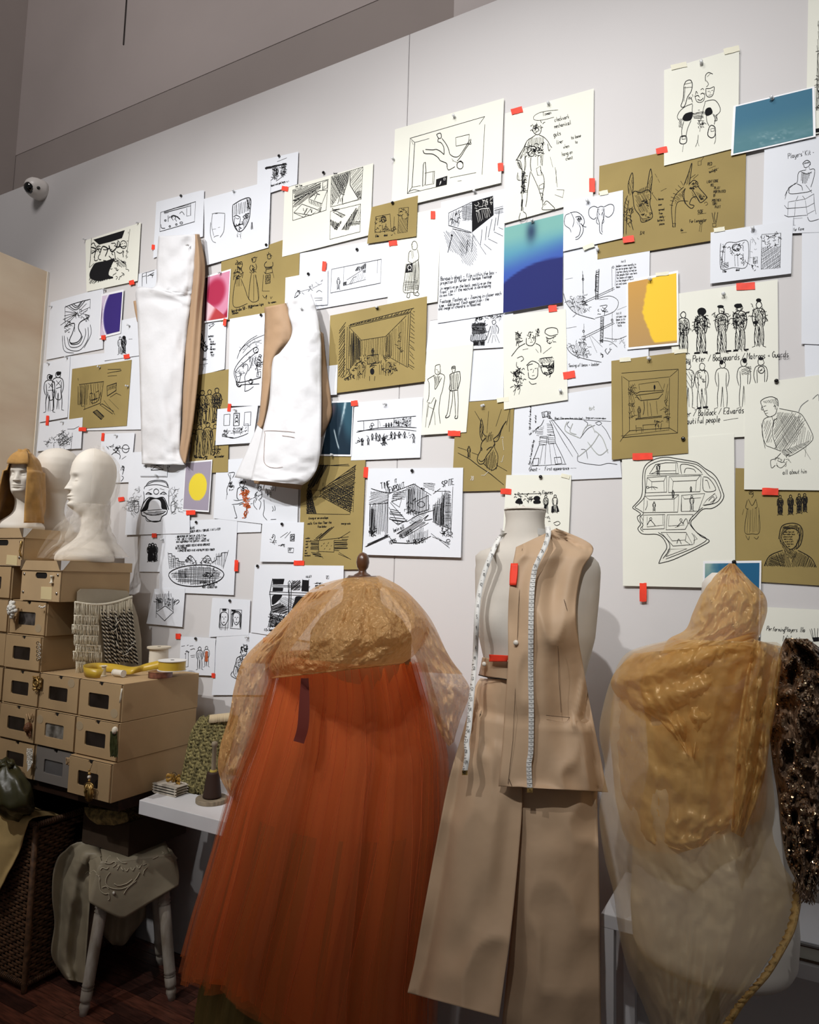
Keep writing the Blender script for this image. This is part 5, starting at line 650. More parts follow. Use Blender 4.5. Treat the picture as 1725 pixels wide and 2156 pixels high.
for a in [(1, 1237, 845, 25, 40, 3), (1, 1063, 1130, 42, 36, -12), (2, 690, 335, 48, 34, 10), (2, 975, 898, 28, 70, 5), (2, 1475, 730, 60, 40, -8), (2, 253, 1305, 22, 52, 6), (3, 1037, 190, 88, 44, -14), (3, 914, 617, 42, 60, -3), (3, 1607, 753, 44, 104, 0), (3, 402, 980, 34, 60, 0), (3, 1308, 1688, 64, 50, -6),
          (4, 637, 777, 78, 42, -12), (4, 406, 1392, 78, 44, -10), (5, 835, 232, 36, 36, 0), (5, 1022, 385, 48, 34, -8), (5, 382, 902, 23, 80, 3), (5, 665, 973, 60, 32, 2), (5, 830, 1035, 23, 64, 5), (5, 978, 1537, 48, 34, -8), (5, 1540, 1645, 75, 36, -2), (5, 1245, 1830, 38, 34, 0), (6, 350, 922, 28, 68, 6),
          (7, 238, 895, 50, 40, -4), (7, 325, 1418, 34, 80, 3), (7, 993, 1123, 95, 40, 2), (7, 1385, 1562, 80, 42, 3), (8, 1330, 262, 100, 38, -3), (8, 380, 740, 64, 38, -9), (8, 775, 1178, 108, 36, -2), (9, 1462, 345, 88, 38, 2), (9, 778, 887, 37, 100, 0), (10, 823, 770, 25, 75, 2), (10, 1245, 752, 70, 32, 2), (10, 432, 1245, 34, 36, 0), (10, 1037, 1270, 66, 32, 0), (10, 668, 1508, 23, 32, 0)]:
    tape(*a)
for a in [(4, 1120, 82, 110, 40, -14), (4, 755, 192, 110, 34, -12), (4, 235, 1070, 60, 30, -12), (4, 130, 1442, 80, 30, -20), (4, 1035, 1325, 76, 30, -8), (4, 640, 1632, 90, 24, -6), (8, 682, 657, 60, 22, -4), (8, 980, 612, 70, 22, -6), (7, 1362, 868, 90, 34, -6), (9, 360, 262, 46, 20, 14)]:
    tape(*a, m=m_pale, nm='masking_tape_piece', word='pale masking tape piece')
m_clear = mat('clear_plastic', (225, 228, 230), .12, .6, alpha=.75); m_bpin = mat('black_pin', (14, 14, 15), .12, .7); m_steel = mat('steel', (180, 180, 182), .25, .5, metal=1)
PROTO = {}
def pin(zone, x, y, kind, Yo=None, lab=None):
    x0, y0, k = ZR[zone]; px, py = x0 + x / k, y0 + y / k; S = near_short(px, py)
    lay = (sheet_at(px, py) or dict(layer=0))['layer']; Y = -(.002 + .0022 * lay) - .0015; Y = Yo if Yo is not None else Y; p = W(px, py, Y)
    word = 'clear push pin' if kind == 'c' else 'black map pin'
    lab = lab or uniq(word + ' in ' + short(S) if S else word + ' in the bare wall', where(S, px, py))
    if kind not in PROTO:
        hd = MB(); nd = MB(); hd2 = MB()
        if kind == 'c':
            hd.lathe([(.0048, -.001), (.0050, -.0025), (.0030, -.0035), (.0026, -.009), (.0038, -.0105), (.0048, -.0115), (.0046, -.0135), (.002, -.0142)], n=10, axis='y')
        else:
            hd.lathe([(.0030, .0005), (.0050, -.001), (.0058, -.0035), (.0050, -.0062), (.0028, -.0080), (.0004, -.0086)], n=12, axis='y')
        nd.tube([(0, .004, 0), (0, -.003, 0)], .0006, 5)
        a = bpy.data.meshes.new('pin_head'); a.from_pydata(hd.v, [], hd.f); a.materials.append(m_clear if kind == 'c' else m_bpin); a.polygons.foreach_set('use_smooth', [True] * len(a.polygons))
        b = bpy.data.meshes.new('needle'); b.from_pydata(nd.v, [], nd.f); b.materials.append(m_steel); PROTO[kind] = (a, b)
    r = bpy.data.objects.new('push_pin' if kind == 'c' else 'map_pin', None); r.location = tuple(p); r.empty_display_size = .01
    r.rotation_euler = (random.uniform(-.25, .35), 0, random.uniform(-.3, .3)); link(r, None, lab, 'pin', 'clear push pins on the wall' if kind == 'c' else 'black map pins on the wall')
    for me, n in zip(PROTO[kind], ('pin_head', 'needle')): link(bpy.data.objects.new(n, me), r)
for z, pts in {1: [(1463, 433)], 2: [(650, 100), (972, 222), (557, 745), (520, 1253), (862, 955), (1217, 777), (1475, 442), (1362, 1200)], 7: [(677, 1407)], 8: [(1495, 775), (993, 1083)], 9: [(228, 266), (1267, 722)], 10: [(557, 477), (1133, 490), (968, 773), (783, 1003), (553, 1260)]}.items():
    for p in pts: pin(z, *p, 'b')
for z, pts in {1: [(690, 785), (1122, 650), (850, 1190), (418, 1322), (1045, 1480)], 2: [(320, 360), (225, 945)], 3: [(565, 240), (1277, 135), (720, 810), (1158, 1032), (1577, 880), (1650, 1245), (105, 560)], 4: [(912, 175), (1405, 420), (1270, 1325), (560, 1668)], 5: [(543, 395), (808, 474), (1035, 625), (510, 915), (945, 1025), (395, 445)],
               6: [(410, 945), (1270, 1345)], 7: [(478, 900), (1218, 910), (413, 172)], 8: [(1212, 302), (812, 652), (335, 830)], 10: [(290, 165), (330, 590), (903, 1250)]}.items():
    for p in pts: pin(z, *p, 'c')
# ------------------------------------------------------------------ paper patterns hanging on the wall
def drape_pts(rows, nr, nc, yfun, smooth=True):
    R4 = [np.array(r, float) for r in rows]; n = len(R4) - 1; P = []
    if smooth and len(R4) > 2:
        fine = smoothpts(R4, max(2, int(np.ceil(nr / n))))
    else: fine = [R4[0] + (R4[-1] - R4[0]) * i / nr for i in range(nr + 1)]
    N = len(fine) - 1
    for i, r in enumerate(fine):
        row = []
        for j in range(nc + 1):
            u, t = j / nc, i / N; x, y = r[0] + (r[2] - r[0]) * u, r[1] + (r[3] - r[1]) * u; Y = -.3
            for _ in range(3): p = W(x, y, Y); Y = yfun(u, t, p)
            row.append(tuple(W(x, y, Y)))
        P.append(row)
    return P
def drape(name, rows, nr, nc, yfun, m, parent=None, th=0, **k):
    o = MB().grid(drape_pts(rows, nr, nc, yfun)).build(name, m, parent, True, **k)
    if th: solid(o, th, 0)
    return o
m_ppaper = mat('pattern_paper', (222, 223, 226), .6, .25, bump=(6, .45, .02)); m_brown = mat('brown_pattern_paper', (172, 142, 112), .6, .25, noise=(4, .04), bump=(6, .3, .02))
m_ink = mat('ink_black', INK['black'], .85, .15)
crease = lambda s, a, fx=5, fy=7: (lambda u, t: a * (abs(fbm(u * fx, t * fy, s)) - .4))
q1 = crease(3, .016, 2, 9)
t = thing('paper_sleeve_pattern', W(345, 735, -.01), 'long white paper sleeve pattern with brown paper lining hanging on the wall', 'paper pattern')
drape('lining', [(408, 493, 420, 493), (404, 560, 432, 560), (398, 650, 426, 650), (390, 740, 420, 760), (385, 830, 412, 850), (383, 900, 406, 900), (378, 950, 398, 945), (386, 974, 391, 976)], 30, 8, lambda u, t_, p: -.022 - .03 * sin(pi * u * .9) + .006 * sin(u * 9 + t_ * 3), m_brown, t, .0006)
drape('lining', [(281, 634, 290, 632), (284, 655, 292, 655), (289, 678, 294, 678)], 6, 3, lambda u, t_, p: -.02, m_brown, t, .0006)
drape('front_layer', [(334, 497, 416, 493), (330, 550, 411, 556), (326, 603, 404, 612), (288, 607, 402, 630), (289, 660, 398, 665), (293, 750, 388, 755), (296, 860, 382, 862), (298, 940, 379, 945), (299, 977, 389, 979)], 60, 16, lambda u, t_, p: -.030 - .028 * sin(pi * min(1, u * .95 + .05)) + q1(u, t_) + .012 * t_, m_ppaper, t, .0006)
pin(0, 397, 516, 'c', -.05, 'clear push pin through the top of the white paper sleeve')
t = thing('paper_coat_pattern', W(620, 820, -.01), 'white paper coat front pattern with brown lining and drawn pocket', 'paper pattern')
def ycoat(u, t_, p): return -.045 - .050 * sin(pi * (u * .8 + .12)) * (.5 + .5 * min(1, t_ * 3)) - .02 * t_ + .6 * q1(u + .4, t_ * .9)
coat = [(604, 637, 655, 618), (607, 650, 663, 640), (608, 664, 669, 662), (615, 690, 674, 690), (611, 713, 676, 712), (590, 742, 677, 740), (575, 757, 677, 760), (570, 806, 677, 810), (566, 853, 677, 855), (552, 912, 676, 912), (540, 960, 674, 955), (534, 985, 668, 985), (530, 1003, 655, 1008), (529, 1011, 637, 1021)]
drape('lining', [(557, 647, 603, 638), (558, 680, 612, 668), (557, 711, 616, 712), (554, 760, 584, 757), (550, 830, 576, 810), (545, 880, 562, 880), (541, 893, 553, 906)], 30, 8, lambda u, t_, p: -.030 - .02 * sin(pi * u) + .01 * abs(fbm(u * 2, t_ * 6, 9)), m_brown, t, .0006)
drape('lining', [(670, 694, 681, 702), (672, 740, 688, 770), (674, 830, 697, 840), (674, 880, 698, 876), (672, 924, 680, 918)], 20, 6, lambda u, t_, p: -.05 + .035 * u, m_brown, t, .0006)
drape('facing', [(542, 897, 553, 904), (520, 948, 543, 955), (494, 1005, 531, 1011)], 10, 6, lambda u, t_, p: -.035 - .02 * u, m_ppaper, t, .0006)
drape('under_layer', [(533, 1008, 637, 1016), (536, 1018, 634, 1031)], 4, 10, lambda u, t_, p: -.052 - .01 * u, m_brown, t, .0006)
drape('front_layer', coat, 70, 20, ycoat, m_ppaper, t, .0006)
def on_rows(rows, yfun, x, y):
    n = len(rows) - 1
    for i in range(n):
        a, b = rows[i], rows[i + 1]; ya, yb = (a[1] + a[3]) / 2, (b[1] + b[3]) / 2
        if ya <= y <= yb or i == n - 1:
            f = (y - ya) / (yb - ya); lx, rx = a[0] + (b[0] - a[0]) * f, a[2] + (b[2] - a[2]) * f
            return W(x, y, yfun((x - lx) / (rx - lx), (i + f) / n, None) - .003)
    return W(x, y, -.06)
pk = smoothpts([(621, 910), (600, 908), (560, 907), (558, 915), (556, 950), (556, 972), (565, 982), (580, 985), (595, 983)], 4)
MB().tube([on_rows(coat, ycoat, *q) for q in pk], .0007, 4).build('pocket_line', mat('ink_brown', INK['brown'], .8), t)
MB().tube([on_rows(coat, ycoat, *q) for q in [(594, 917), (610, 919), (620, 921)]], .0007, 4).build('pocket_line', mat('ink_brown', INK['brown'], .8), t)
pin(0, 636, 652, 'c', -.083, 'clear push pin through the shoulder of the white paper coat')
# ------------------------------------------------------------------ plates with openings, cardboard boxes
from mathutils.geometry import tessellate_polygon
def rrect(x0, x1, z0, z1, r, n=4):
    o = []
    for cx, cz, a0 in ((x1 - r, z1 - r, 0), (x0 + r, z1 - r, 90), (x0 + r, z0 + r, 180), (x1 - r, z0 + r, 270)):
        o += [(cx + r * cos(radians(a0 + 90 * i / n)), cz + r * sin(radians(a0 + 90 * i / n))) for i in range(n + 1)]
    return o
def plate(mb, outer, holes, y0, y1, tf=None):
    """upright plate in XZ, front at y0, back at y1, with holes"""
    loops = [outer] + holes; flat = [p for l in loops for p in l]; n = len(flat)
    tri = tessellate_polygon([[Vector((x, z, 0)) for x, z in l] for l in loops])
    V = [(x, y0, z) for x, z in flat] + [(x, y1, z) for x, z in flat]; Fs = [tuple(t_) for t_ in tri] + [tuple(i + n for i in t_[::-1]) for t_ in tri]; b = 0
    for l in loops:
        for i in range(len(l)): j = (i + 1) % len(l); Fs.append((b + i, b + j, b + j + n, b + i + n))
        b += len(l)
    mb.add(V, Fs); return mb
m_card = mat('kraft_card', (176, 148, 110), .75, .2, noise=(6, .03)); m_card2 = mat('kraft_card_grey', (122, 116, 110), .7, .2, noise=(6, .03)); m_lid = mat('kraft_card_pale', (184, 157, 120), .7, .2, noise=(6, .03))
m_film = mat('window_film', (26, 23, 22), .12, .6, noise=(18, .5)); m_filmw = mat('window_film_lace', (150, 146, 138), .3, .4, noise=(30, .25), rgb2=(70, 66, 60)); m_dark = mat('gap_shade_and_thread', (24, 20, 17), .9)  # near-black stands for shade in box insides, notches and holes; also colours threads
m_stick = mat('faded_sticker', (172, 152, 122), .6, .2)
BW, BH, BD = .214, .1265, .345
def shoe_box(x0, z0, yf, label, m=m_card, film=m_film, sticker=None, w=BW):
    x1, z1 = x0 + w, z0 + BH - .001
    t = thing('window_shoe_box', ((x0 + x1) / 2, yf + BD / 2, z0), label, 'box', 'brown window shoe boxes')
    bevel(MB().box(x0, x1, yf + .006, yf + BD, z0, z1).build('body', m, t), .0015, 1)
    nx = (x0 + x1) / 2 + .004; nr = .011
    out = [(x0 + .004, z0 + .004), (x1 - .004, z0 + .004), (x1 - .004, z1 - .004)] + [(nx + nr * cos(radians(a)), z1 - .004 - nr * sin(radians(a))) for a in range(0, 181, 30)] + [(x0 + .004, z1 - .004)]
    wx0, wx1, wz0, wz1 = x0 + w * .24, x0 + w * .72, z0 + BH * .28, z0 + BH * .66
    fr = plate(MB(), out, [rrect(wx0, wx1, wz0, wz1, .006)], yf, yf + .005).build('front_panel', m, t); 
    MB().box(wx0 - .004, wx1 + .004, yf + .0045, yf + .0055, wz0 - .004, wz1 + .004).build('window', film, fr)
    MB().box(nx - .012, nx + .012, yf + .0045, yf + .0055, z1 - .018, z1 - .0035).build('thumb_notch', m_dark, fr)  # dark slab behind the cut notch, painted in place of its shade
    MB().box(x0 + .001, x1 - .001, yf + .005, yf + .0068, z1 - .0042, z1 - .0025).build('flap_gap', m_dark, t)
    if sticker:
        sx, sz = x0 + w * sticker[0], z0 + BH * sticker[1]
        plate(MB(), [(sx + .018 * cos(i * pi / 10), sz + .015 * sin(i * pi / 10)) for i in range(20)], [], yf - .0006, yf).build('sticker', m_stick, fr)
    return t
YF = -.452; C3 = -2.170; C2 = C3 - BW - .003; C1 = C2 - BW - .003; C0 = C1 - BW - .003
Zr = [.70 + i * BH for i in range(7)]
shoe_box(C3 - .002, Zr[0], YF - .02, 'brown shoe box with hanging gold earring, lowest under the spools', sticker=None)
shoe_box(C3, Zr[1], YF - .004, 'brown shoe box with a green tassel on its front', sticker=(.1, .75))
shoe_box(C3, Zr[2], YF, 'brown shoe box with a white cord on its front, directly under the spools', sticker=(.86, .22))
shoe_box(C2, Zr[0], YF + .004, 'grey shoe box with beige braid on its front', m_card2, mat('window_film_grey', (92, 90, 90), .2, .5))
shoe_box(C2, Zr[1], YF - .003, 'brown shoe box with pale lace showing in its window', film=m_filmw, sticker=(.1, .72))
shoe_box(C2, Zr[2], YF + .002, 'brown shoe box with a round sticker beside the notch, under the trim card', sticker=(.8, .82))
shoe_box(C1, Zr[0], YF + .002, 'brown shoe box with a white lace strip on its front')
shoe_box(C1, Zr[1], YF - .004, 'brown shoe box with a brown tassel trim on its front')
shoe_box(C1, Zr[2], YF, 'brown shoe box with a gold buckle trim on its front')
shoe_box(C1 - .003, Zr[3], YF - .002, 'brown shoe box with a pearl and black chain on its front')
shoe_box(C1 + .004, Zr[4], YF + .004, 'brown shoe box with a white flower and pearl clip on its front', film=mat('window_film_mesh', (70, 66, 64), .4, .3, noise=(40, .3)), sticker=(.82, .22))
for i, w_ in enumerate(('lowest', 'second lowest', 'third up', 'fourth up', 'fifth up', 'topmost')):
    shoe_box(C0 - (.004 if i % 2 else .006), Zr[i], YF + .004, 'plain brown shoe box, %s of the column under the flat box' % w_)
# lidded archive boxes
m_met = mat('nickel', (190, 186, 180), .25, .5, metal=1)
def lid_box(x0, x1, yf, yb, z0, z1, label, extra):
    t = thing('archive_box', ((x0 + x1) / 2, (yf + yb) / 2, z0), label, 'box', 'lidded archive boxes')
    zl = z1 - .036
    hx = (x0 + x1) / 2 + .002; hz = zl - .018
    fp = plate(MB(), [(x0, z0), (x1, z0), (x1, z1 - .002), (x0, z1 - .002)], [rrect(hx - .034, hx + .034, hz - .011, hz + .011, .0105)], yf, yf + .003).build('front_panel', m_lid, t)
    MB().box(hx - .042, hx + .042, yf + .0032, yf + .005, hz - .016, hz + .016).build('handle_hole', m_dark, fp)  # dark plate behind the opening stands for the unlit inside
    MB().box(x0, x1, yf + .0052, yb, z0, z1 - .003).build('body', m_card, t)
    lid = MB().box(x0 - .004, x1 + .004, yf - .004, yb + .004, z1 - .003, z1)
    for a in ((x0 - .004, x1 + .004, yf - .004, yf - .001), (x0 - .004, x1 + .004, yb + .001, yb + .004)): lid.box(a[0], a[1], a[2], a[3], zl, z1 - .003)
    lid.box(x0 - .004, x0 - .001, yf - .001, yb + .001, zl, z1 - .003); lid.box(x1 + .001, x1 + .004, yf - .001, yb + .001, zl, z1 - .003)
    lo = lid.build('lid', m_lid, t)
    for cx, s in ((x0 - .0045, 1), (x1 + .0045, -1)):
        c = MB().add([(cx, yf - .0055, z1 + .001), (cx + s * .026, yf - .0055, z1 + .001), (cx + s * .016, yf - .0055, z1 - .014), (cx + s * .005, yf - .0055, z1 - .032), (cx, yf - .0055, z1 - .034)], [(0, 1, 2, 3, 4)])
        c.add([(cx - s * .0006, yf - .0055, z1 + .001), (cx - s * .0006, yf + .03, z1 + .001), (cx - s * .0006, yf + .018, z1 - .014), (cx - s * .0006, yf + .004, z1 - .032), (cx - s * .0006, yf - .0055, z1 - .034)], [(0, 1, 2, 3, 4)])
        c.add([(cx, yf - .0055, z1 + .0012), (cx + s * .026, yf - .0055, z1 + .0012), (cx, yf + .03, z1 + .0012)], [(0, 1, 2)]); solid(c.build('metal_corner', m_met, lo), .0006, 0)
    for px_ in (x0 + .015, x1 - .015):
        for pz in (zl - .014, z0 + .03): MB().lathe([(.0055, yf), (.0050, yf - .0025), (.002, yf - .0042)], (px_, 0, pz), 10, 'y').build('rivet', m_met, fp, True)
    for e in extra: plate(MB(), e[0], [], yf - .001, yf).build(e[1], e[2], fp)
    return t
m_lab = mat('cream_label', (214, 196, 150), .7, .2)
def fpoly(y, *pts): return [(lambda p: (p[0], p[2]))(W(a, b, y)) for a, b in pts]
bx1 = W(130, 1183, YF)[0]; B3 = lid_box(bx1 - .226, bx1, YF, -.15, Zr[5] + .001, 1.480, 'lidded brown archive box with metal corners under the veiled head', [(fpoly(YF, (86, 1261), (109, 1263), (110, 1236), (87, 1235)), 'label', m_lab)])
bx2 = W(51, 1112, YF)[0]; B4 = lid_box(bx2 - .255, bx2, YF, -.12, Zr[6] + .001, 1.600, 'lidded brown archive box under the scarf-draped head', [(fpoly(YF, (13, 1188), (36, 1191), (37, 1170), (15, 1168)), 'label', m_lab)])
# dark table under the boxes
t = thing('dark_table', (-2.55, -.25, 0), 'dark wooden table carrying the stacked boxes', 'table'); m_dw = mat('dark_wood', (46, 30, 22), .5, .3, noise=(10, .2), stretch=(1, 8, 8))
MB().box(-3.12, -1.965, -.43, -.03, .664, .6995).build('table_top', m_dw, t)
for x, y in ((-3.09, -.40), (-2.315, -.051), (-3.09, -.06)): MB().box(x - .02, x + .02, y - .02, y + .02, 0, .664).build('leg', m_dw, t)
# ------------------------------------------------------------------ trims pinned to the boxes
m_gold = mat('old_gold', (168, 138, 82), .35, .5, metal=.7, noise=(60, .3)); m_pearl = mat('pearl', (226, 220, 208), .25, .5); m_lace = mat('white_lace', (224, 222, 214), .7, .2); m_green = mat('green_silk', (58, 62, 32), .45, .4); m_cord = mat('cream_cord', (228, 220, 200), .7, .2)
def wp(x, y, yo=0): return W(x, y, YF - .012 + yo)
def strands(mb, x0, x1, y0, y1, n, r, yo=0, jit=2, segs=4):
    for i in range(n):
        xa = x0 + (x1 - x0) * i / max(1, n - 1); ph = random.uniform(0, 6); L = y1 + random.uniform(-jit, jit) * 1.5
        mb.tube([wp(xa + random.uniform(-.4, .4) * jit * k / segs + .5 * sin(ph + k), y0 + (L - y0) * k / segs, yo + random.uniform(-.002, .002)) for k in range(segs + 1)], r, 4)
    return mb
t = thing('gold_buckle_trim', wp(75, 1438), 'gold brocade trim with a loop pinned on a shoe box', 'trim')
MB().tube([wp(75 + 5 * cos(a), 1437 + 8 * sin(a)) for a in np.linspace(0, 6.3, 20)], .003, 6).build('loop', m_gold, t, True)
strands(MB(), 69, 82, 1424, 1428, 6, .002).build('fringe', m_gold, t, kind='stuff'); strands(MB(), 69, 82, 1449, 1453, 6, .002).build('fringe', m_gold, t, kind='stuff')
bevel(MB().box(*(lambda a, b: (a[0], b[0], YF - .010, YF - .001, b[2], a[2]))(wp(68, 1425), wp(83, 1450))).build('backing', mat('brocade', (138, 112, 66), .5, .4, metal=.4, bump=(-90, .8)), t), .003)
t = thing('brown_tassel_trim', wp(61, 1525), 'brown silk tassel trim with looped head pinned on a shoe box', 'trim')
MB().tube([wp(56, 1503), wp(57, 1512), wp(60, 1515), wp(61, 1503), wp(63, 1515), wp(66, 1512), wp(67, 1503)], .003, 6).build('loops', mat('beige_cord', (176, 146, 108), .7), t, True)
MB().lathe([(.004, 0), (.012, -.006), (.016, -.02), (.010, -.032), (.006, -.036)], wp(60, 1521), 10).build('head', mat('brown_silk', (112, 72, 46), .5, .4, bump=(200, .5)), t, True)
strands(MB(), 56, 64, 1533, 1550, 12, .0016).build('skirt', mat('brown_silk', (112, 72, 46)), t, kind='stuff')
lace = strands(MB(), 57, 68, 1576, 1606, 7, .0013, 0, .5, 8)
for k in range(9): lace.tube([wp(57 + k * .2, 1577 + k * 4), wp(62, 1579 + k * 4), wp(68 - k * .2, 1577 + k * 4)], .0013, 4)
t = thing('lace_strip', wp(62, 1600), 'white lace strip with pointed end pinned on a shoe box', 'trim'); lace.build('net', m_lace, t, kind='stuff')
MB().add([wp(57, 1604), wp(67, 1602), wp(68, 1606), wp(64, 1616), wp(57, 1625), wp(58, 1612)], [(0, 1, 2, 3, 4, 5)]).build('tail', m_lace, t)
t = thing('green_tassel', wp(240, 1560, -.02), 'long dark green silk tassel hanging on a shoe box', 'tassel')
strands(MB(), 233, 247, 1540, 1592, 26, .0016, -.02).build('skirt', m_green, t, kind='stuff'); MB().lathe([(.003, .012), (.008, .008), (.010, 0), (.008, -.01)], wp(242, 1538, -.02), 10).build('head', m_cord, t, True)
t = thing('white_cord_trim', wp(255, 1465), 'short white cord fastened beside a shoe box window', 'trim'); MB().tube([wp(257, 1450), wp(255, 1460), wp(254, 1470), wp(252, 1480)], [.003, .0025, .003, .0015], 6).build('cord', m_cord, t, True)
t = thing('beige_braid', wp(147, 1602), 'beige woven braid scrap on the grey shoe box', 'trim'); strands(MB(), 140, 152, 1595, 1610, 7, .0022).build('braid', mat('beige_cord', (176, 146, 108)), t, True, kind='stuff')
t = thing('gold_earring', wp(189, 1650, -.025), 'gold chandelier earring hanging on the lowest shoe box', 'jewellery')
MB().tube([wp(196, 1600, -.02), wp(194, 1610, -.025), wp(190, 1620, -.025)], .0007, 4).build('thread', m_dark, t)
for k, (y, r) in enumerate(((1622, .004), (1629, .005), (1636, .0065), (1643, .0045))): MB().lathe([(.001, r), (r * .8, r * .6), (r, 0), (r * .8, -r * .6), (.001, -r)], wp(188, y, -.025), 8).build('bead', m_pearl if k == 2 else m_gold, t, True)
for k in range(11):
    a = -.9 + 1.8 * k / 10; MB().tube([wp(187 + 6 * sin(a), 1652 - 3 * cos(a), -.025), wp(187 + 11 * sin(a), 1668 + random.uniform(-3, 3), -.025 - .004 * cos(k)), wp(187 + 8 * sin(a), 1680 + 8 * cos(a), -.025)], [.0014, .003, .0012], 5).build('drop', m_gold, t, True)
MB().tube([wp(187 + 9 * cos(a), 1656 + 8 * sin(a), -.025) for a in np.linspace(0, 6.3, 16)], .0022, 5).build('hoop', m_gold, t, True)
t = thing('fabric_flower', wp(27, 1282, -.01), 'white fabric flower pinned on a shoe box corner', 'flower')
for k in range(16):
    a = k * 2.4; r = .006 + .0011 * k; c = wp(27, 1282, -.012); MB().lathe([(.001, .008), (.007, .005), (.009, 0), (.006, -.005), (.001, -.007)], (c[0] + r * cos(a), c[1] - .012 + .0008 * k, c[2] + r * sin(a) * 1.3), 7, 'y').build('petal', m_lace, t, True)
MB().add([wp(22, 1298), wp(34, 1297), wp(31, 1312), wp(24, 1318)], [(0, 1, 2, 3)]).build('leaf', mat('beige_cord', (176, 146, 108)), t)
t = thing('pearl_clip', wp(89, 1278), 'small white pearl clip on the flower shoe box', 'jewellery')
for k in range(4): MB().lathe([(.0005, .004), (.0035, .002), (.004, 0), (.0035, -.002), (.0005, -.004)], wp(83.5 + 3.6 * k, 1277 + 2 * sin(k * pi / 3), -.002), 8).build('pearl', m_pearl, t, True)
t = thing('pearl_chain', wp(81, 1370), 'short chain of pearl and black links on a shoe box', 'jewellery')
for k in range(9):
    MB().tube([wp(81 + (1.6 if k % 2 else -1.6) + 2.6 * cos(a), 1354 + k * 4.3 + 3 * sin(a)) for a in np.linspace(0, 6.3, 10)], .0012, 5).build('link', m_pearl if k % 2 else m_bpin, t, True)
t = thing('small_buckle', W(109, 1220, -.457), 'small cream toggle on the archive box under the veiled head', 'trim'); MB().lathe([(.007, .014), (.007, .010), (.004, .008), (.004, -.008), (.007, -.01), (.007, -.014)], W(109, 1220, -.457), 8).build('toggle', m_cord, t, True)
t = thing('zip_pull', W(43, 1154, -.455), 'slim metal zip pull on the archive box under the scarf-draped head', 'trim'); MB().tube([W(45, 1139, -.4565), W(43, 1150, -.4565), W(41, 1160, -.4565), W(44, 1172, -.4565)], [.004, .003, .003, .004], 6).build('chain', m_gold, t, True)
# ------------------------------------------------------------------ on top of the boxes: trim card, spools, ribbons
ZT = Zr[3] + .0005
def bp(x, y, yo=0):                       # the card leans on the side of the box column, square to the wall
    d = ray(x, y); return CAM + d * ((-2.297 - yo - CAM[0]) / d[0])
t = thing('trim_card', bp(228, 1405), 'grey card hung with cream fringe and black and white braid', 'sample card')
brd = [(163, 1246), (170, 1240), (215, 1240), (268, 1244), (273, 1256), (282, 1275), (290, 1300), (297, 1345), (298, 1400), (225, 1410), (166, 1414), (160, 1300)]
V = [bp(x, y, .005) for x, y in brd]; solid(mesh('card', V, [tuple(range(len(V)))], mat('grey_card', (168, 158, 138), .8, .2, noise=(5, .04)), t), .004, 0)
def fringe(x0, y0, x1, y1, ln, n, r, yo, curve=0):
    mb = MB()
    for i in range(n):
        u = i / (n - 1); x = x0 + (x1 - x0) * u + random.uniform(-.8, .8); y = y0 + (y1 - y0) * u - curve * sin(pi * u) + random.uniform(-1, 1); L = ln * random.uniform(.75, 1.1); yy = yo - random.uniform(0, .012)
        mb.tube([bp(x, y, yy), bp(x + random.uniform(-1, 1), y + L * .5, yy - .004), bp(x + random.uniform(-2, 2), y + L, yy)], r, 4, False)
    return mb
m_fr = mat('cream_fringe', (232, 224, 202), .8, .2)
fringe(157, 1266, 278, 1260, 30, 150, .0011, -.002, -12).build('fringe', m_fr, t, kind='stuff')
MB().tube([bp(158 + 120 * u, 1268 + 10 * sin(pi * u) - 12 * u, -.008) for u in np.linspace(0, 1, 14)], .0045, 6).build('heading', m_fr, t, True)
for k, (y, x0, x1) in enumerate(((1296, 156, 206), (1316, 152, 208), (1338, 156, 206), (1358, 160, 212), (1372, 154, 214))):
    fringe(x0, y, x1, y + 2, 20, 60, .0011, -.003, 0).build('fringe', m_fr, t, kind='stuff'); MB().tube([bp(x0, y, -.009), bp((x0 + x1) / 2, y + 1, -.012), bp(x1, y + 2, -.009)], .003, 5).build('heading', m_fr, t, True)
fringe(160, 1392, 180, 1394, 24, 26, .0011, -.006).build('fringe', m_fr, t, kind='stuff')
mbk, mwh = MB(), MB()
for k in range(11):
    x0 = 212 + 6.6 * k + random.uniform(-1, 1); xe = 226 + 6.4 * k + random.uniform(-2, 2); yt = 1283 + 1.5 * (k % 3); ye = 1396 + random.uniform(-4, 6); n = 64
    for ph, mb in ((0, mbk), (pi, mwh)):
        pts = []
        for i in range(n + 1):
            u = i / n; c = bp(x0 + (xe - x0) * u + 1.5 * sin(u * 3 + k), yt + (ye - yt) * u, -.008 - .006 * (k % 2)); a = u * 2 * pi * 13 + ph
            pts.append((c[0] + .0028 * cos(a), c[1] + .0028 * sin(a), c[2]))
        mb.tube(pts, .0027, 4)
for x0, xm, x1, yb_ in ((246, 262, 284, 1380), (228, 240, 255, 1330)):
    for ph, mb in ((0, mbk), (pi, mwh)):
        cs = smoothpts([bp(x0, 1300, -.02), bp(x0 + 2, yb_ - 20, -.022), bp(xm, yb_, -.024), bp(x1 - 4, yb_ - 25, -.022), bp(x1, 1350, -.02)], 14); mb.tube([(c[0] + .0025 * cos(i * 1.1 + ph), c[1] + .0025 * sin(i * 1.1 + ph), c[2]) for i, c in enumerate(cs)], .0024, 4)
mbk.build('braid', mat('black_yarn', (34, 30, 28), .8, .2), t, kind='stuff', label='black strand of the twisted braid'); mwh.build('braid', mat('ivory_yarn', (216, 208, 190), .8, .2), t, kind='stuff', label='ivory strand of the twisted braid')
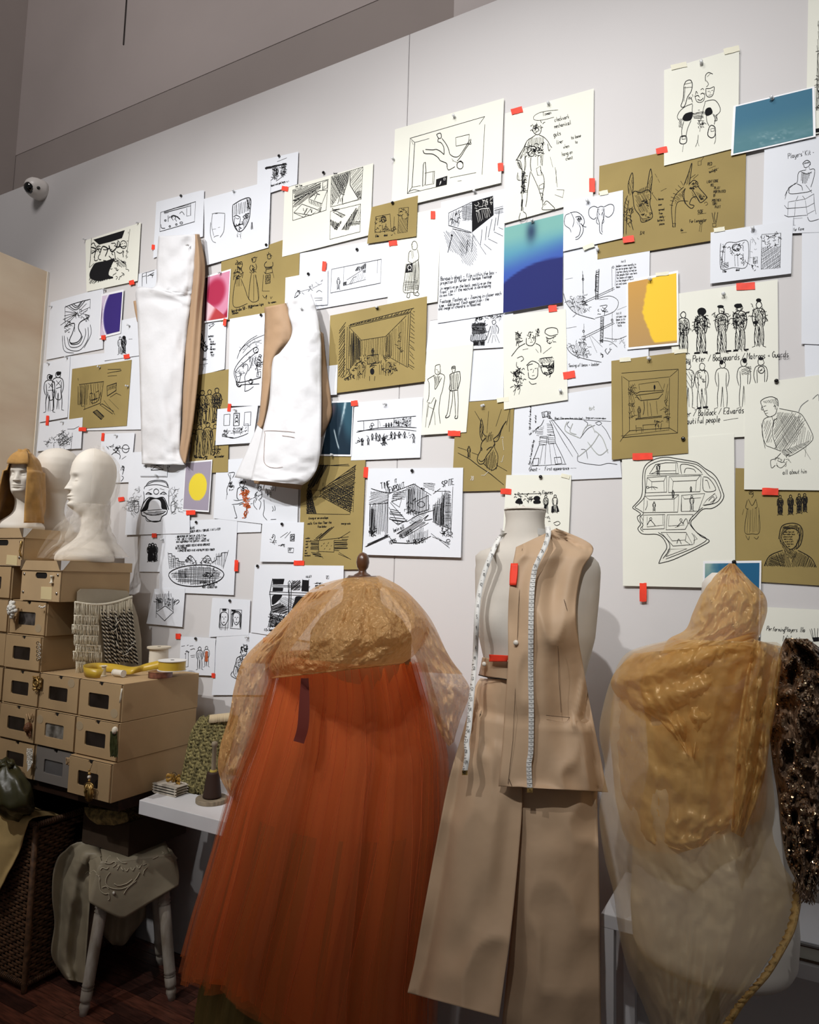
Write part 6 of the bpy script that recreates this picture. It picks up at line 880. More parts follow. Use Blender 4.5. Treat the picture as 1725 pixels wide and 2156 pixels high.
def spool(name, c, r, h, label, mf, mw, core=.62, axis='z', group='thread and ribbon spools'):
    t = thing(name, c, label, 'spool', group); e = h * .07
    if axis == 'z':
        P = lambda a, b: MB().lathe([(r * .12, a), (r, a), (r, b), (r * .12, b)], c, 24)
        P(0, e).build('flange', mf, t, True).modifiers.new('e', 'EDGE_SPLIT'); P(h - e, h).build('flange', mf, t, True).modifiers.new('e', 'EDGE_SPLIT')
        prof = [(r * core * (1 + .02 * (k % 2)), e + (h - 2 * e) * k / 14) for k in range(15)]; MB().lathe(prof, c, 24).build('winding', mw, t, True)
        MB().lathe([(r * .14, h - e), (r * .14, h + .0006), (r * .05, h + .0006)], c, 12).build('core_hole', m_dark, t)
    else:
        P = lambda a, b: MB().lathe([(.001, a), (r, a), (r, b), (.001, b)], c, 20, 'x')
        P(-h / 2, -h / 2 + e).build('flange', mf, t); P(h / 2 - e, h / 2).build('flange', mf, t)
        MB().lathe([(r * core * (1 + .03 * (k % 2)), -h / 2 + e + (h - 2 * e) * k / 12) for k in range(13)], c, 20, 'x').build('winding', mw, t, True)
    return t
m_ivory = mat('ivory_plastic', (206, 194, 172), .5, .3); m_must = mat('mustard_satin', (198, 164, 54), .35, .5, bump=(20, .15)); m_wthread = mat('white_thread', (222, 214, 198), .7, .2); m_rib = mat('brown_ribbon', (112, 70, 54), .35, .5, noise=(60, .2))
c = W(334, 1385, -.155); spool('cord_spool', (c[0], -.155, ZT), .044, .088, 'large ivory spool of white cord beside the trim card', m_ivory, m_wthread, .78)
c = G(338, 1418, ZT); c[1] = max(-.34, min(c[1], -.2)); RS = np.array([c[0], c[1], ZT])
# brown ribbon reel lies flat, the mustard ribbon reel rests on it
c2 = G(333, 1426, ZT); spool('ribbon_reel', (c2[0], c2[1] + .01, ZT), .042, .020, 'flat reel of dark brown ribbon under the mustard ribbon', m_rib, m_rib, .97)
c3 = np.array([c2[0] + .012, c2[1] + .05, ZT + .0205]); t = spool('ribbon_reel', tuple(c3), .050, .036, 'reel of wide mustard satin ribbon with white flanges', mat('white_plastic', (228, 226, 220), .4, .4), m_must, .93)
def ribbon(path, wdt, name, parent=None, m=m_must, up=(0, 0, 1), **k):
    P = []
    for i, p in enumerate(path): P.append([tuple(np.array(p) - np.array(up) * wdt / 2), tuple(np.array(p) + np.array(up) * wdt / 2)])
    return solid(MB().grid(P).build(name, m, parent, True, **k), .0006, 0)
gz = lambda x, y, h=0: tuple(G(x, y, ZT) + np.array([0, 0, h]))
tail = smoothpts([tuple(c3 + np.array([-.045, -.015, .018])), gz(302, 1421, .026), gz(275, 1423, .018), gz(240, 1416, .016), gz(208, 1414, .016), gz(188, 1416, .017), gz(176, 1420, .017), gz(180, 1426, .017), gz(200, 1428, .016), gz(214, 1427, .014)], 8)
P = []
for i, p in enumerate(tail):
    f = i / len(tail); tw = .25 + .9 * sin(f * 7) * .5; P.append([(p[0], p[1] - .015 * sin(tw), max(ZT + .001, p[2] - .016 * cos(tw))), (p[0], p[1] + .015 * sin(tw), max(ZT + .002, p[2] + .016 * cos(tw)))])
solid(MB().grid(P).build('ribbon_tail', m_must, t, True), .0007, 0)
c = G(218, 1423, ZT); spool('thread_spool', (c[0], c[1], ZT), .0105, .036, 'small standing wooden spool of pale thread', m_cord, mat('pale_thread', (196, 182, 150), .7), .7)
c = G(248, 1425, ZT); spool('thread_spool', (c[0], c[1] + .004, ZT + .0125), .0125, .048, 'cream thread spool lying on its side by the mustard ribbon', mat('white_plastic', (228, 226, 220)), m_wthread, .9, 'x')
# ------------------------------------------------------------------ display heads
_Z = [0, .03, .08, .13, .19, .25, .33, .40, .435, .46, .50, .56, .62, .70, .78, .86, .93, .975, .995, 1.0]
_Fr = [.23, .24, .22, .17, .105, .08, .075, .08, .115, .155, .172, .163, .166, .163, .172, .16, .125, .075, .03, .002]
_Bk = [.23, .24, .22, .18, .135, .115, .110, .115, .12, .125, .14, .17, .19, .205, .21, .20, .16, .10, .04, .002]
_Sd = [.27, .29, .265, .20, .13, .10, .092, .095, .10, .105, .122, .138, .148, .155, .158, .152, .122, .078, .03, .002]
_Cx = [.0, 0, 0, -.005, -.015, -.025, -.03, -.025, -.01, 0, 0, 0, 0, 0, 0, 0, 0, 0, 0, 0]
_zz = np.linspace(0, 1, 501); _kr = np.exp(-(np.arange(-30, 31) / 11.0) ** 2); _kr /= _kr.sum()
def _smooth(a):
    v = np.interp(_zz, _Z, a); p = np.concatenate([np.full(30, v[0]), v, v[-1] - (v[-2::-1][:30] - v[-1])]); q = np.convolve(p, _kr, 'valid'); w = np.clip((1 - _zz) / .05, 0, 1); return q * w + v * (1 - w)
_FrS, _BkS, _SdS, _CxS = _smooth(_Fr), _smooth(_Bk), _smooth(_Sd), _smooth(_Cx)
def head_r(z, th, face=1.0):
    f, b, s = (max(.002, interp(z, _zz, a)) for a in (_FrS, _BkS, _SdS)); c, sn = cos(th), sin(th); a = f if c > 0 else b
    r = 1 / sqrt((c / a) ** 2 + (sn / s) ** 2)
    if face and c > 0 and z > .44:
        g = lambda x, m, w: math.exp(-((x - m) / w) ** 2); ath = abs(th if th < pi else th - 2 * pi)
        nose = max(0, min(1, (.735 - z) / .115)) if z > .618 else max(0, 1 - (.618 - z) / .016)
        d = .046 * nose ** 1.3 * g(ath, 0, .15) * (1 if z < .74 else 0) + .012 * g(ath, .17, .08) * g(z, .622, .014)
        d += .017 * g(z, .566, .011) * g(ath, 0, .26) + .016 * g(z, .541, .011) * g(ath, 0, .22) - .013 * g(z, .5535, .0035) * g(ath, 0, .28) - .012 * g(z, .518, .012) * g(ath, 0, .3) + .010 * g(z, .488, .018) * g(ath, 0, .35)
        d += -.030 * g(ath, .42, .20) * g(z, .705, .034) + .018 * g(ath, .44, .13) * g(z, .700, .020) - .006 * g(ath, .44, .16) * g(z, .686, .004) + .007 * g(ath, .4, .3) * g(z, .755, .02) + .006 * g(ath, .62, .2) * g(z, .64, .05)
        r += d * face
    return r
def head_pt(base, H, yaw, z, th, face=1.0, off=0.0, lean=0.0, rs=1.0):
    r = (head_r(z, th, face) + off) * (rs if rs < 1.3 else rs * (.52 + .48 * max(0, min(1, (z - .15) / .35)))); x = interp(z, _zz, _CxS) + r * cos(th) + lean * max(0, z - .3); y = r * sin(th); c, s = cos(yaw), sin(yaw)
    return (base[0] + (x * c - y * s) * H, base[1] + (x * s + y * c) * H, base[2] + z * H)
def head(base, H, yaw, label, face=1.0, lean=0.0, rs=1.0):
    t = thing('display_head', base, label, 'mannequin head', 'white display heads on the boxes'); P = []
    zs = sorted(set(list(np.linspace(0, .43, 26)) + list(np.linspace(.43, .78, 110)) + list(np.linspace(.78, 1, 40))))
    for z in zs: P.append([head_pt(base, H, yaw, z, 2 * pi * j / 120, face, 0, lean, rs) for j in range(120)])
    mb = MB().grid(P, True); mb.f.append(tuple(range(120))[::-1]); mb.build('head', m_plast, t, True); return t
m_plast = mat('white_plaster', (226, 219, 207), .55, .3, noise=(8, .02))
b1 = W(42, 1111, -.375); b1[2] = 1.601; b2 = W(114, 1112, -.19); b2[2] = 1.601; b3 = W(178, 1180, -.28); b3[2] = 1.481
H1 = W(45, 955, -.375)[2] - 1.601; H2 = W(116, 945, -.19)[2] - 1.601; H3 = W(190, 944, -.28)[2] - 1.481
Y1, Y2, Y3 = radians(-60), atan2(.7, -.6), radians(-112)
t1 = head(b1, H1, Y1, 'white plaster head with closed lips under a tan scarf', 1.0, 0, 1.05)
t2 = head(b2, H2, Y2, 'bare white plaster head turned away between the scarf and the veil', 0.0, 0, 1.5)
t3 = head(b3, H3, Y3, 'white plaster head in profile wrapped in sheer white tulle', 1.0, -.02)
m_scarf = mat('tan_scarf', (176, 134, 74), .75, .2, noise=(30, .06), bump=(160, .15, .003), sheen=.3)
sc = thing('head_scarf', b1, 'tan cotton scarf draped over the plaster head like a hood', 'scarf'); P = []
for i in range(46):
    v = i / 45; row = []
    for j in range(70):
        u = j / 69; th = .62 + (2 * pi - 1.24) * u; edge = 1 - min(1, min(u, 1 - u) * 7)
        if v < .42:
            z = 1.05 - v / .42 * .295; q = min(1, v / .42); rr = head_r(min(.985, z - .03), th, 0) * (q ** .5) + .03 + .02 * edge
            if v < .06: rr *= .75
        else:
            z = .755 - (v - .42) / .58 * .66; rr = .215 + .07 * (v - .42) + .03 * edge
        rr *= 1.12; rr += .014 * sin(th * 6 + 3 * sin(v * 4)) * v + .012 * fbm(th * 3, v * 5, 3); rr = max(rr, head_r(max(.02, min(.97, z)), th, 0) * 1.05 / .95 + .016) if z < .97 else rr; x, y = rr * cos(th), rr * sin(th) * .95; c, s = cos(Y1), sin(Y1)
        row.append((b1[0] + (x * c - y * s) * H1, b1[1] + (x * s + y * c) * H1, b1[2] + z * H1 - .006 * edge))
    P.append(row)
mb = MB().grid(P); k0 = len(P[0])
top = len(mb.v); mb.v.append((b1[0], b1[1], b1[2] + 1.062 * H1)); mb.f += [(j, j + 1, top) for j in range(k0 - 1)] + [(k0 - 1, 0, top)]
P2 = []
for i in range(9):   # hood rim over the brow
    v = i / 8; row = []
    for j in range(24):
        u = j / 23; th = -.64 + 1.28 * u; z = 1.03 - .21 * v + .02 * abs(u - .5); rr = head_r(min(.985, z - .02), th, 0) * 1.12 + .04 + .01 * sin(u * 9); x, y = rr * cos(th), rr * sin(th); c, s = cos(Y1), sin(Y1)
        row.append((b1[0] + (x * c - y * s) * H1, b1[1] + (x * s + y * c) * H1, b1[2] + z * H1))
    P2.append(row)
mb.grid(P2); solid(mb.build('cloth', m_scarf, sc, True), .003, 0)
m_tul = sheer('white_tulle', (238, 232, 222), .17, .6, .2, .4)
sc = thing('tulle_veil', b3, 'sheer white tulle veil wound around the plaster head and neck', 'veil')
for lay, (z0, z1, o0, o1, seed) in enumerate(((1.02, .10, .018, .05, 1), (.50, .05, .03, .10, 5))):
    P = []
    for i in range(44):
        v = i / 43; z = z0 + (z1 - z0) * v; row = []
        for j in range(60):
            u = j / 59; th = (1.35 if lay == 0 else .5) + (2 * pi - (2.7 if lay == 0 else 1.0)) * u; base_r = head_r(max(.05, min(.985, z)), th, 0); nk = max(base_r, .13 + .1 * max(0, .4 - z)) if z < .5 else base_r
            rr = nk + o0 + (o1 - o0) * v + .018 * fbm(th * 3.5, v * 6, seed) + .02 * sin(th * 7 + v * 9) * v * v; x = rr * cos(th) - .02 * max(0, z - .3); y = rr * sin(th); c, s = cos(Y3), sin(Y3)
            row.append((b3[0] + (x * c - y * s) * H3, b3[1] + (x * s + y * c) * H3, b3[2] + z * H3))
        P.append(row)
    MB().grid(P).build('tulle_layer', m_tul if lay == 0 else sheer('white_tulle_folds', (238, 232, 222), .30, .6, .2, .4), sc, True)
drape('tulle_tail', [(150, 1085, 215, 1095), (120, 1105, 208, 1120), (100, 1130, 190, 1140), (82, 1160, 150, 1165), (78, 1174, 128, 1178)], 24, 20, lambda u, t_, p: -.37 - .04 * t_ - .015 * sin(u * 14 + t_ * 4), m_tul, sc)
drape('tulle_tail', [(235, 980, 255, 1000), (228, 1050, 252, 1060), (232, 1110, 250, 1120), (236, 1175, 248, 1176)], 20, 6, lambda u, t_, p: -.125 + .012 * sin(u * 5), m_tul, sc)
# ------------------------------------------------------------------ white shelf table and its things
m_tw = mat('white_lacquer', (224, 224, 226), .45, .35, noise=(6, .015))
SX0, SY0, SZ = W(293, 1687, -.40)[0], -.40, .704
t = thing('white_work_table', (-1.4, -.2, 0), 'white work table with a thick top standing along the wall', 'table')
bevel(mesh('table_top', [(SX0, SY0, SZ - .045), (-1.49, SY0, SZ - .045), (-1.49, -.012, SZ - .045), (SX0 - .045, -.012, SZ - .045), (SX0, SY0, SZ), (-1.49, SY0, SZ), (-1.49, -.012, SZ), (SX0 - .045, -.012, SZ)], [(0, 3, 2, 1), (4, 5, 6, 7), (0, 1, 5, 4), (1, 2, 6, 5), (2, 3, 7, 6), (3, 0, 4, 7)], m_tw, t), .002)
for x, y in ((-1.74, -.045), (-1.53, -.045)): MB().box(x - .02, x + .02, y - .02, y + .02, 0, SZ - .045).build('leg', m_tw, t)
sp = lambda x, y, h=0: tuple(G(x, y, SZ + h))
for x in (-1.92, -1.68): mesh('wall_bracket', [(x + dx, y, z) for dx in (0, .02) for y, z in ((-.012, SZ - .045), (-.24, SZ - .045), (-.012, SZ - .17))], [(0, 1, 2), (5, 4, 3), (0, 3, 4, 1), (1, 4, 5, 2), (2, 5, 3, 0)], m_tw, t)
# knitted scarf leaning on the boxes
m_knit = mat('olive_knit', (112, 104, 70), .9, .1, noise=(90, .35)); kn = thing('knitted_scarf', sp(400, 1670), 'olive grey chunky knitted scarf propped on the white table', 'scarf'); P = []
rows_k = [(428, 1512, 500, 1506), (410, 1540, 492, 1545), (400, 1580, 480, 1590), (392, 1620, 458, 1640), (383, 1655, 436, 1668), (383, 1668, 430, 1676)]
base_k = drape_pts(rows_k, 96, 60, lambda u, t_, p: -.210 - .032 * t_ ** 2 - .012 * sin(pi * u))
for i, r in enumerate(base_k):
    for j, p in enumerate(r):
        col = (j / 60 * 6) % 1; v = (i / 96 * 26 + (abs(col - .5) * 1.4)) % 1; r[j] = (p[0], p[1] - .0075 * (abs(sin(pi * col)) ** .6) * (.45 + .55 * abs(sin(pi * v)) ** .7), p[2])
base_k = [[(p[0], p[1], max(p[2], SZ + .007)) for p in r] for r in base_k]; solid(MB().grid(base_k).build('knit', m_knit, kn, True), .012, -1)
kf = MB()
for k in range(26):
    u = k / 25; a = W(446 + 40 * u, 1512 - 4 * u, -.225); kf.tube([a, (a[0] + .004, a[1] - .012, a[2] + .012), (a[0] + .012 + random.uniform(-.003, .003), a[1] - .02, a[2] - .012)], .0028, 5)
kf.build('fringe', mat('pale_wool', (196, 178, 146), .9), kn, True, kind='stuff')
# thread cone on a wooden stand
c = np.array(sp(446, 1688)); t = thing('cone_stand', c, 'round grey wooden thread stand with upright dowel', 'thread stand'); m_wd = mat('grey_wood', (142, 130, 110), .7, .2, noise=(20, .1), stretch=(1, 6, 1))
bevel(MB().lathe([(.052, 0), (.052, .014)], c, 32).build('base', m_wd, t), .002); MB().lathe([(.008, .014), (.0075, .10), (.0075, .178), (.011, .182), (.009, .192), (.002, .194)], c, 12).build('dowel', m_wd, t, True)
t = thing('thread_cone', c + np.array([0, 0, .0145]), 'dark brown cone of thread on the wooden stand', 'thread'); pr = [(.030 - .011 * (k / 30) + (.0012 if k % 2 else 0) - (.006 if k in (0, 30) else 0), .0145 + .082 * k / 30) for k in range(31)]
MB().lathe(pr, c, 24).build('winding', mat('brown_thread', (58, 42, 34), .6, .3), t, True); MB().lathe([(.012, .096), (.011, .102), (.008, .102)], c, 14).build('cone_tip', mat('yellow_card', (196, 178, 88), .7), t)
# folded linen with ribbon
c = np.array(sp(358, 1672)); t = thing('folded_linen', c, 'folded grey striped linen on the white table corner', 'fabric'); m_lin = mat('grey_linen', (188, 180, 166), .85, .1, noise=(40, .08))
def fold(mb, x0, x1, z0, th, y0, y1):
    for k in range(4):
        prof = [(x0, z0 + k * th), (x1 - .01, z0 + k * th), (x1, z0 + (k + .5) * th), (x1 - .01, z0 + (k + 1) * th - .001), (x0, z0 + (k + 1) * th - .001), (x0 - .008, z0 + (k + .5) * th)]
        n = len(prof); mb.add([(x, y, z) for y in (y0, y1) for x, z in prof], [tuple(range(n)), tuple(range(n, 2 * n))[::-1]] + [(i, (i + 1) % n, n + (i + 1) % n, n + i) for i in range(n)])
mb = MB(); fold(mb, c[0] - .055, c[0] + .045, SZ + .0003, .0085, c[1] - .018, c[1] + .034); bevel(mb.build('folds', m_lin, t, True), .002)
t = thing('ribbon_bow', c + np.array([.004, .008, .035]), 'small ochre ribbon bundle on the folded linen', 'ribbon'); m_och = mat('ochre_ribbon', (170, 128, 52), .5, .4)
for k in range(5):
    a = k * 1.3; ctr = c + np.array([.004, .010, .047]); ribbon([tuple(ctr + np.array([.022 * cos(a) * sin(q) + .008 * cos(a), .022 * sin(a) * sin(q), .009 * sin(2 * q) + .003 * k - .004])) for q in np.linspace(0, pi, 12)], .012, 'loop', t, m_och)
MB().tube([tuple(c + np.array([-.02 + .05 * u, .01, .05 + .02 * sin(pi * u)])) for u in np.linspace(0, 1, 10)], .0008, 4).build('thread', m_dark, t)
# ------------------------------------------------------------------ stool, cloth, open box
m_st = mat('chipped_white_paint', (198, 192, 182), .6, .25, noise=(26, .2), rgb2=(150, 138, 122), stretch=(1, 1, .35))
feet = [G(175, 2138), G(362, 2105), G(339, 2030)]; ctr = (feet[0] + feet[2]) / 2; feet.append(2 * ctr - feet[1]); feet[3][1] = min(feet[3][1], -.05)
SH = .468; t = thing('painted_stool', (ctr[0], ctr[1], 0), 'distressed white stool with turned legs under the embroidered cloth', 'stool')
tops = [ctr + (f - ctr) * .62 for f in feet]
seat = [ctr + (f - ctr) * .80 for f in (feet[0], feet[1], feet[2], feet[3])]
V = [(p[0], p[1], z) for z in (SH - .028, SH) for p in seat]; bevel(mesh('seat', V, [(3, 2, 1, 0), (4, 5, 6, 7)] + [(i, (i + 1) % 4, 4 + (i + 1) % 4, 4 + i) for i in range(4)], m_st, t), .006)
for f, tp in zip(feet, tops):
    a, b = Vector((f[0], f[1], 0)), Vector((tp[0], tp[1], SH - .027)); prof = [(0, .012), (.03, .0135), (.055, .0175), (.075, .0165), (.09, .011), (.1, .0185), (.115, .0185), (.165, .019), (.172, .0155), (.18, .020), (.19, .0155), (.198, .020), (.21, .0185), (.45, .0195), (.68, .0200), (.69, .016), (.70, .0215), (.715, .0165), (.725, .0215), (.74, .0195), (.8, .021), (1, .021)]
    MB().tube([a + (b - a) * u for u, r in prof], [r for u, r in prof], 14).build('leg', m_st, t, True)
for i, j, u in ((1, 2, .72), (0, 3, .72), (0, 1, .6), (2, 3, .6)):
    q = lambda k: np.array([feet[k][0] + (tops[k][0] - feet[k][0]) * u, feet[k][1] + (tops[k][1] - feet[k][1]) * u, (SH - .03) * u])
    if (i, j) in ((1, 2), (0, 3)): MB().tube([q(i), q(j)], .011, 10).build('stretcher', m_st, t, True)
m_emb = mat('grey_satin', (158, 147, 124), .5, .4, noise=(3, .12), bump=(5, .35, .02)); m_thr = mat('ivory_embroidery', (214, 204, 178), .5, .3)
cl = thing('embroidered_cloth', (ctr[0], ctr[1], SH), 'grey satin cloth with ivory scroll embroidery draped over the stool', 'cloth')
so = [ctr + (p - ctr) * 1.05 for p in seat]; P = []
for i in range(13):
    row = []
    for j in range(13):
        u, v = i / 12, j / 12; p = (so[0] * (1 - u) + so[1] * u) * (1 - v) + (so[3] * (1 - u) + so[2] * u) * v; e = max(abs(u - .5), abs(v - .5)) * 2; row.append((p[0], p[1], SH + .004 + .003 * (1 + fbm(u * 4, v * 4, 2)) * (1 - e) - .006 * max(0, e - .85) / .15))
    P.append(row)
top_c = MB().grid(P); 
cB, cF, cR, cL = seat[2], seat[0], seat[1], seat[3]
def along(pts, s_):
    q = s_ * (len(pts) - 1); k = min(int(q), len(pts) - 2); return pts[k] + (pts[k + 1] - pts[k]) * (q - k)
def hang(path, drop, n, m_, out0=.010, out1=.026, wob=.006):
    """cloth falling from the seat edge along path, drop(s) long"""
    P = []
    for i in range(m_ + 1):
        v = i / m_; row = []
        for j in range(n + 1):
            s_ = j / n; p = along(path, s_); r = p - ctr; r = r / np.linalg.norm(r[:2]); L = drop(s_); k = min(1, v * 5)
            o_ = out0 * k + out1 * v + wob * sin(s_ * 17 + 2 * v) * v; row.append((p[0] + r[0] * o_, p[1] + r[1] * o_, SH + .006 * (1 - v) - L * v))
        P.append(row)
    return P
fr_path = [cL + (cF - cL) * .25, cF, cR, cR + (cB - cR) * .3]
apex = lambda s_: .030 + .150 * max(0, 1 - abs(s_ - .46) / (.30 if s_ < .46 else .40)) ** 1.15
top_c.grid(hang(fr_path, apex, 60, 18))
top_c.grid(hang([cL + (cB - cL) * .24, cL + (cB - cL) * .78], lambda s_: .33 + .05 * sin(s_ * 4), 20, 16, .010, .012, .010))
def ylf(u, t_, p):
    Y = -.345 - .03 * u + .020 * sin(u * 8 + 3 * t_) + .008 * fbm(u * 3, t_ * 5, 4); lim = CAM + (np.array(p) - CAM) * (-2.318 / p[0]); return min(Y, lim[1])
lf = drape_pts([(138, 1790, 196, 1832), (122, 1806, 192, 1852), (112, 1840, 190, 1880), (110, 1890, 188, 1915), (115, 1945, 185, 1960), (108, 2008, 181, 2018), (128, 2046, 179, 2058), (140, 2062, 177, 2070)], 44, 22, ylf)
edge = [tuple(cL * .97 + ctr * .03 + (cF - cL) * (.02 + .75 * j / 22) + np.array([0, 0, SH + .006])) for j in range(23)]
pre = [edge]
for k in (.25, .5, .75): pre.append([tuple(np.array(a) * (1 - k) + np.array(b) * k + np.array([-.012 * sin(pi * k), -.012 * sin(pi * k), .014 * sin(pi * k)])) for a, b in zip(edge, lf[0])])
top_c.grid(pre + lf)
solid(top_c.build('cloth', m_emb, cl, True), .0022, 0)
from mathutils.bvhtree import BVHTree
tree = BVHTree.FromPolygons([Vector(v) for v in top_c.v], [f for f in top_c.f])
def on_cloth(x, y):
    h = tree.ray_cast(Vector(CAM), Vector(ray(x, y)).normalized()); return None if h[0] is None else h[0] + (Vector(CAM) - h[0]).normalized() * .003
def emb(paths, r=.0013):
    mb = MB()
    for pth in paths:
        run = []
        for q in smoothpts(pth, 5) + [None]:
            p = on_cloth(*q) if q is not None else None
            if p is None or (run and (p - run[-1]).length > .03):
                if len(run) > 1: mb.tube(run, r, 5)
                run = [] if p is None else [p]
            else: run.append(p)
    return mb
Z5 = lambda *p: [(a / 3.45, 1640 + b / 3.45) for a, b in p]
ep = [Z5((770, 600), (790, 565), (805, 560)), Z5((760, 610), (800, 615), (830, 600), (845, 620), (820, 640)), Z5((850, 570), (865, 590), (890, 610), (920, 610)), Z5((880, 640), (895, 665), (880, 650)), Z5((905, 650), (920, 670), (935, 650)), Z5((950, 645), (965, 665), (980, 640)), Z5((995, 630), (1010, 650), (1030, 620)), Z5((1040, 625), (1065, 615)), Z5((620, 690), (640, 670), (655, 690)), Z5((660, 680), (680, 665), (700, 680)), Z5((730, 660), (745, 645), (775, 655), (790, 640)),
      Z5((800, 680), (775, 715), (770, 760), (800, 790), (870, 800), (930, 780), (985, 730), (1015, 680)), Z5((830, 760), (860, 775), (920, 760), (960, 730)), Z5((720, 700), (722, 760), (730, 810), (760, 835), (790, 830)), Z5((900, 835), (930, 790), (990, 740)), Z5((740, 790), (770, 780), (790, 800)), Z5((1070, 640), (1045, 670), (1040, 695)), Z5((1110, 580), (1135, 570), (1150, 560)), Z5((1175, 545), (1190, 540), (1180, 530)), Z5((790, 830), (795, 870), (785, 880)), Z5((700, 690), (725, 720), (720, 745)), Z5((850, 640), (870, 625), (850, 660))]
emb(ep).build('embroidery', m_thr, cl, True)
c = on_cloth(240, 1880) or Vector(tuple(cF)[:2] + (SH - .1,)); MB().lathe([(.001, -.004), (.005, -.003), (.006, 0)], c, 10, 'y').build('pearl_button', m_pearl, cl, True)
# open box with lace standing on the stool
bxx0, bxx1, bxy0, bxy1, bz0 = -2.268, -2.026, -.325, -.062, SH + .0085; t = thing('open_box', ((bxx0 + bxx1) / 2, (bxy0 + bxy1) / 2, bz0), 'open dark brown cardboard box of lace on the stool', 'box'); m_db = mat('dark_card', (74, 60, 48), .75, .2, noise=(5, .05))
ob = MB().box(bxx0, bxx1, bxy0, bxy0 + .004, bz0, bz0 + .112).box(bxx0, bxx1, bxy1 - .004, bxy1, bz0, bz0 + .112).box(bxx0, bxx0 + .004, bxy0 + .004, bxy1 - .004, bz0, bz0 + .112).box(bxx1 - .004, bxx1, bxy0 + .004, bxy1 - .004, bz0, bz0 + .112); ob.build('wall', m_db, t)
MB().box(bxx0 + .004, bxx1 - .004, bxy0 + .004, bxy1 - .004, bz0, bz0 + .004).build('bottom', m_db, t)
t = thing('gold_lace_heap', ((bxx0 + bxx1) / 2, (bxy0 + bxy1) / 2, bz0 + .1), 'heap of dull gold netted lace spilling over the open box', 'lace'); m_net = mat('dull_gold_lace', (158, 138, 92), .6, .3, noise=(60, .25))
P = []
for i in range(40):
    row = []
    for j in range(40):
        u, v = i / 39, j / 39; x = bxx0 + .008 + (bxx1 - bxx0 - .016) * u; y = bxy0 + .010 + (bxy1 - bxy0 - .02) * v; row.append((x, y, bz0 + .095 + .03 * fbm(u * 3, v * 3, 7) + .02 * sin(pi * u) * sin(pi * v)))
    P.append(row)
MB().grid([[(a, b, c_ - .012) for a, b, c_ in r] for r in P]).build('lining', mat('gold_brown_cloth', (126, 100, 64), .7, .2, noise=(20, .2)), t, True)
o = MB().grid(P).build('net', m_net, t); w_ = o.modifiers.new('net', 'WIREFRAME'); w_.thickness = .0032
sp_rows = [(178, 1700, 268, 1712), (180, 1712, 270, 1722), (190, 1725, 268, 1730), (205, 1735, 240, 1737)]
o = MB().grid(drape_pts(sp_rows, 20, 34, lambda u, t_, p: -.336 - .012 * sin(pi * t_) - .004 * fbm(u * 5, t_ * 3, 3))).build('net', m_net, t); w_ = o.modifiers.new('net', 'WIREFRAME'); w_.thickness = .003
# ------------------------------------------------------------------ wicker basket
gx, gy = G(50, 2092)[:2]; BX1, BY0, BZ1 = gx, gy, .56; BX0, BY1 = BX1 - .44, -.085
t = thing('wicker_basket', ((BX0 + BX1) / 2, (BY0 + BY1) / 2, 0), 'brown woven wicker laundry basket beside the stool', 'basket'); m_wk = mat('brown_wicker', (92, 66, 46), .6, .3, noise=(50, .25)); m_wk2 = mat('dark_wicker', (34, 24, 18), .8, .1)
def weave(o, ux, uy, W_, z0, z1, hole=None):
    mb = MB(); s, h = .020, .0105; n = int(W_ / s); k = int((z1 - z0) / h); nx, ny = uy, -ux      # outward normal
    for j in range(k):
        z = z0 + (j + .5) * h
        for i in range(-1, n):
            if (i + j) % 2: continue
            a = max(0, (i + .04) * s); b = min(W_, (i + 1.96) * s)
            if hole and hole[0] < (a + b) / 2 < hole[1] and hole[2] < z < hole[3]: continue
            m_ = (a + b) / 2; pts = []
            for (q, d) in ((a, -.001), ((a + m_) / 2, .0038), (m_, .0052), ((b + m_) / 2, .0038), (b, -.001)):
                for dz, dd in ((-h * .46, -.002), (0, .0018), (h * .46, -.002)): pts.append((o[0] + ux * q + nx * (d + dd), o[1] + uy * q + ny * (d + dd), z + dz + .0008 * sin(i * 5 + j)))
            mb.add(pts, [(r * 3 + c_, r * 3 + c_ + 1, r * 3 + c_ + 4, r * 3 + c_ + 3) for r in range(4) for c_ in range(2)])
    return mb
weave((BX0, BY0), 1, 0, BX1 - BX0, .035, BZ1 - .012).build('weave', m_wk, t, True, kind='stuff')
weave((BX1, BY0), 0, 1, BY1 - BY0, .035, BZ1 - .012, (.15, .245, .46, .515)).build('weave', m_wk, t, True, kind='stuff')
hl = rrect(BY0 + .155, BY0 + .24, .462, .513, .008)
sh = MB().box(BX0, BX1 - .004, BY0 + .003, BY0 + .010, .03, BZ1 - .004).box(BX0, BX1 - .004, BY1 - .010, BY1 - .003, .03, BZ1 - .004).box(BX0, BX0 + .007, BY0 + .010, BY1 - .010, .03, BZ1 - .004).box(BX0, BX1 - .004, BY0, BY1, .025, .032)
tmp = plate(MB(), [(BY0 + .004, .03), (BY1 - .004, .03), (BY1 - .004, BZ1 - .004), (BY0 + .004, BZ1 - .004)], [hl], 0, .006); sh.add([(BX1 - .010 + y, x, z) for x, y, z in tmp.v], tmp.f); sh.build('shell', m_wk2, t)
for x, y in ((BX1, BY0), (BX0, BY0), (BX1, BY1), (BX0, BY1)): MB().tube([(x, y, 0), (x, y, .02), (x, y, BZ1 - .004)], [.009, .010, .010], 10).build('corner_post', m_wk, t, True)
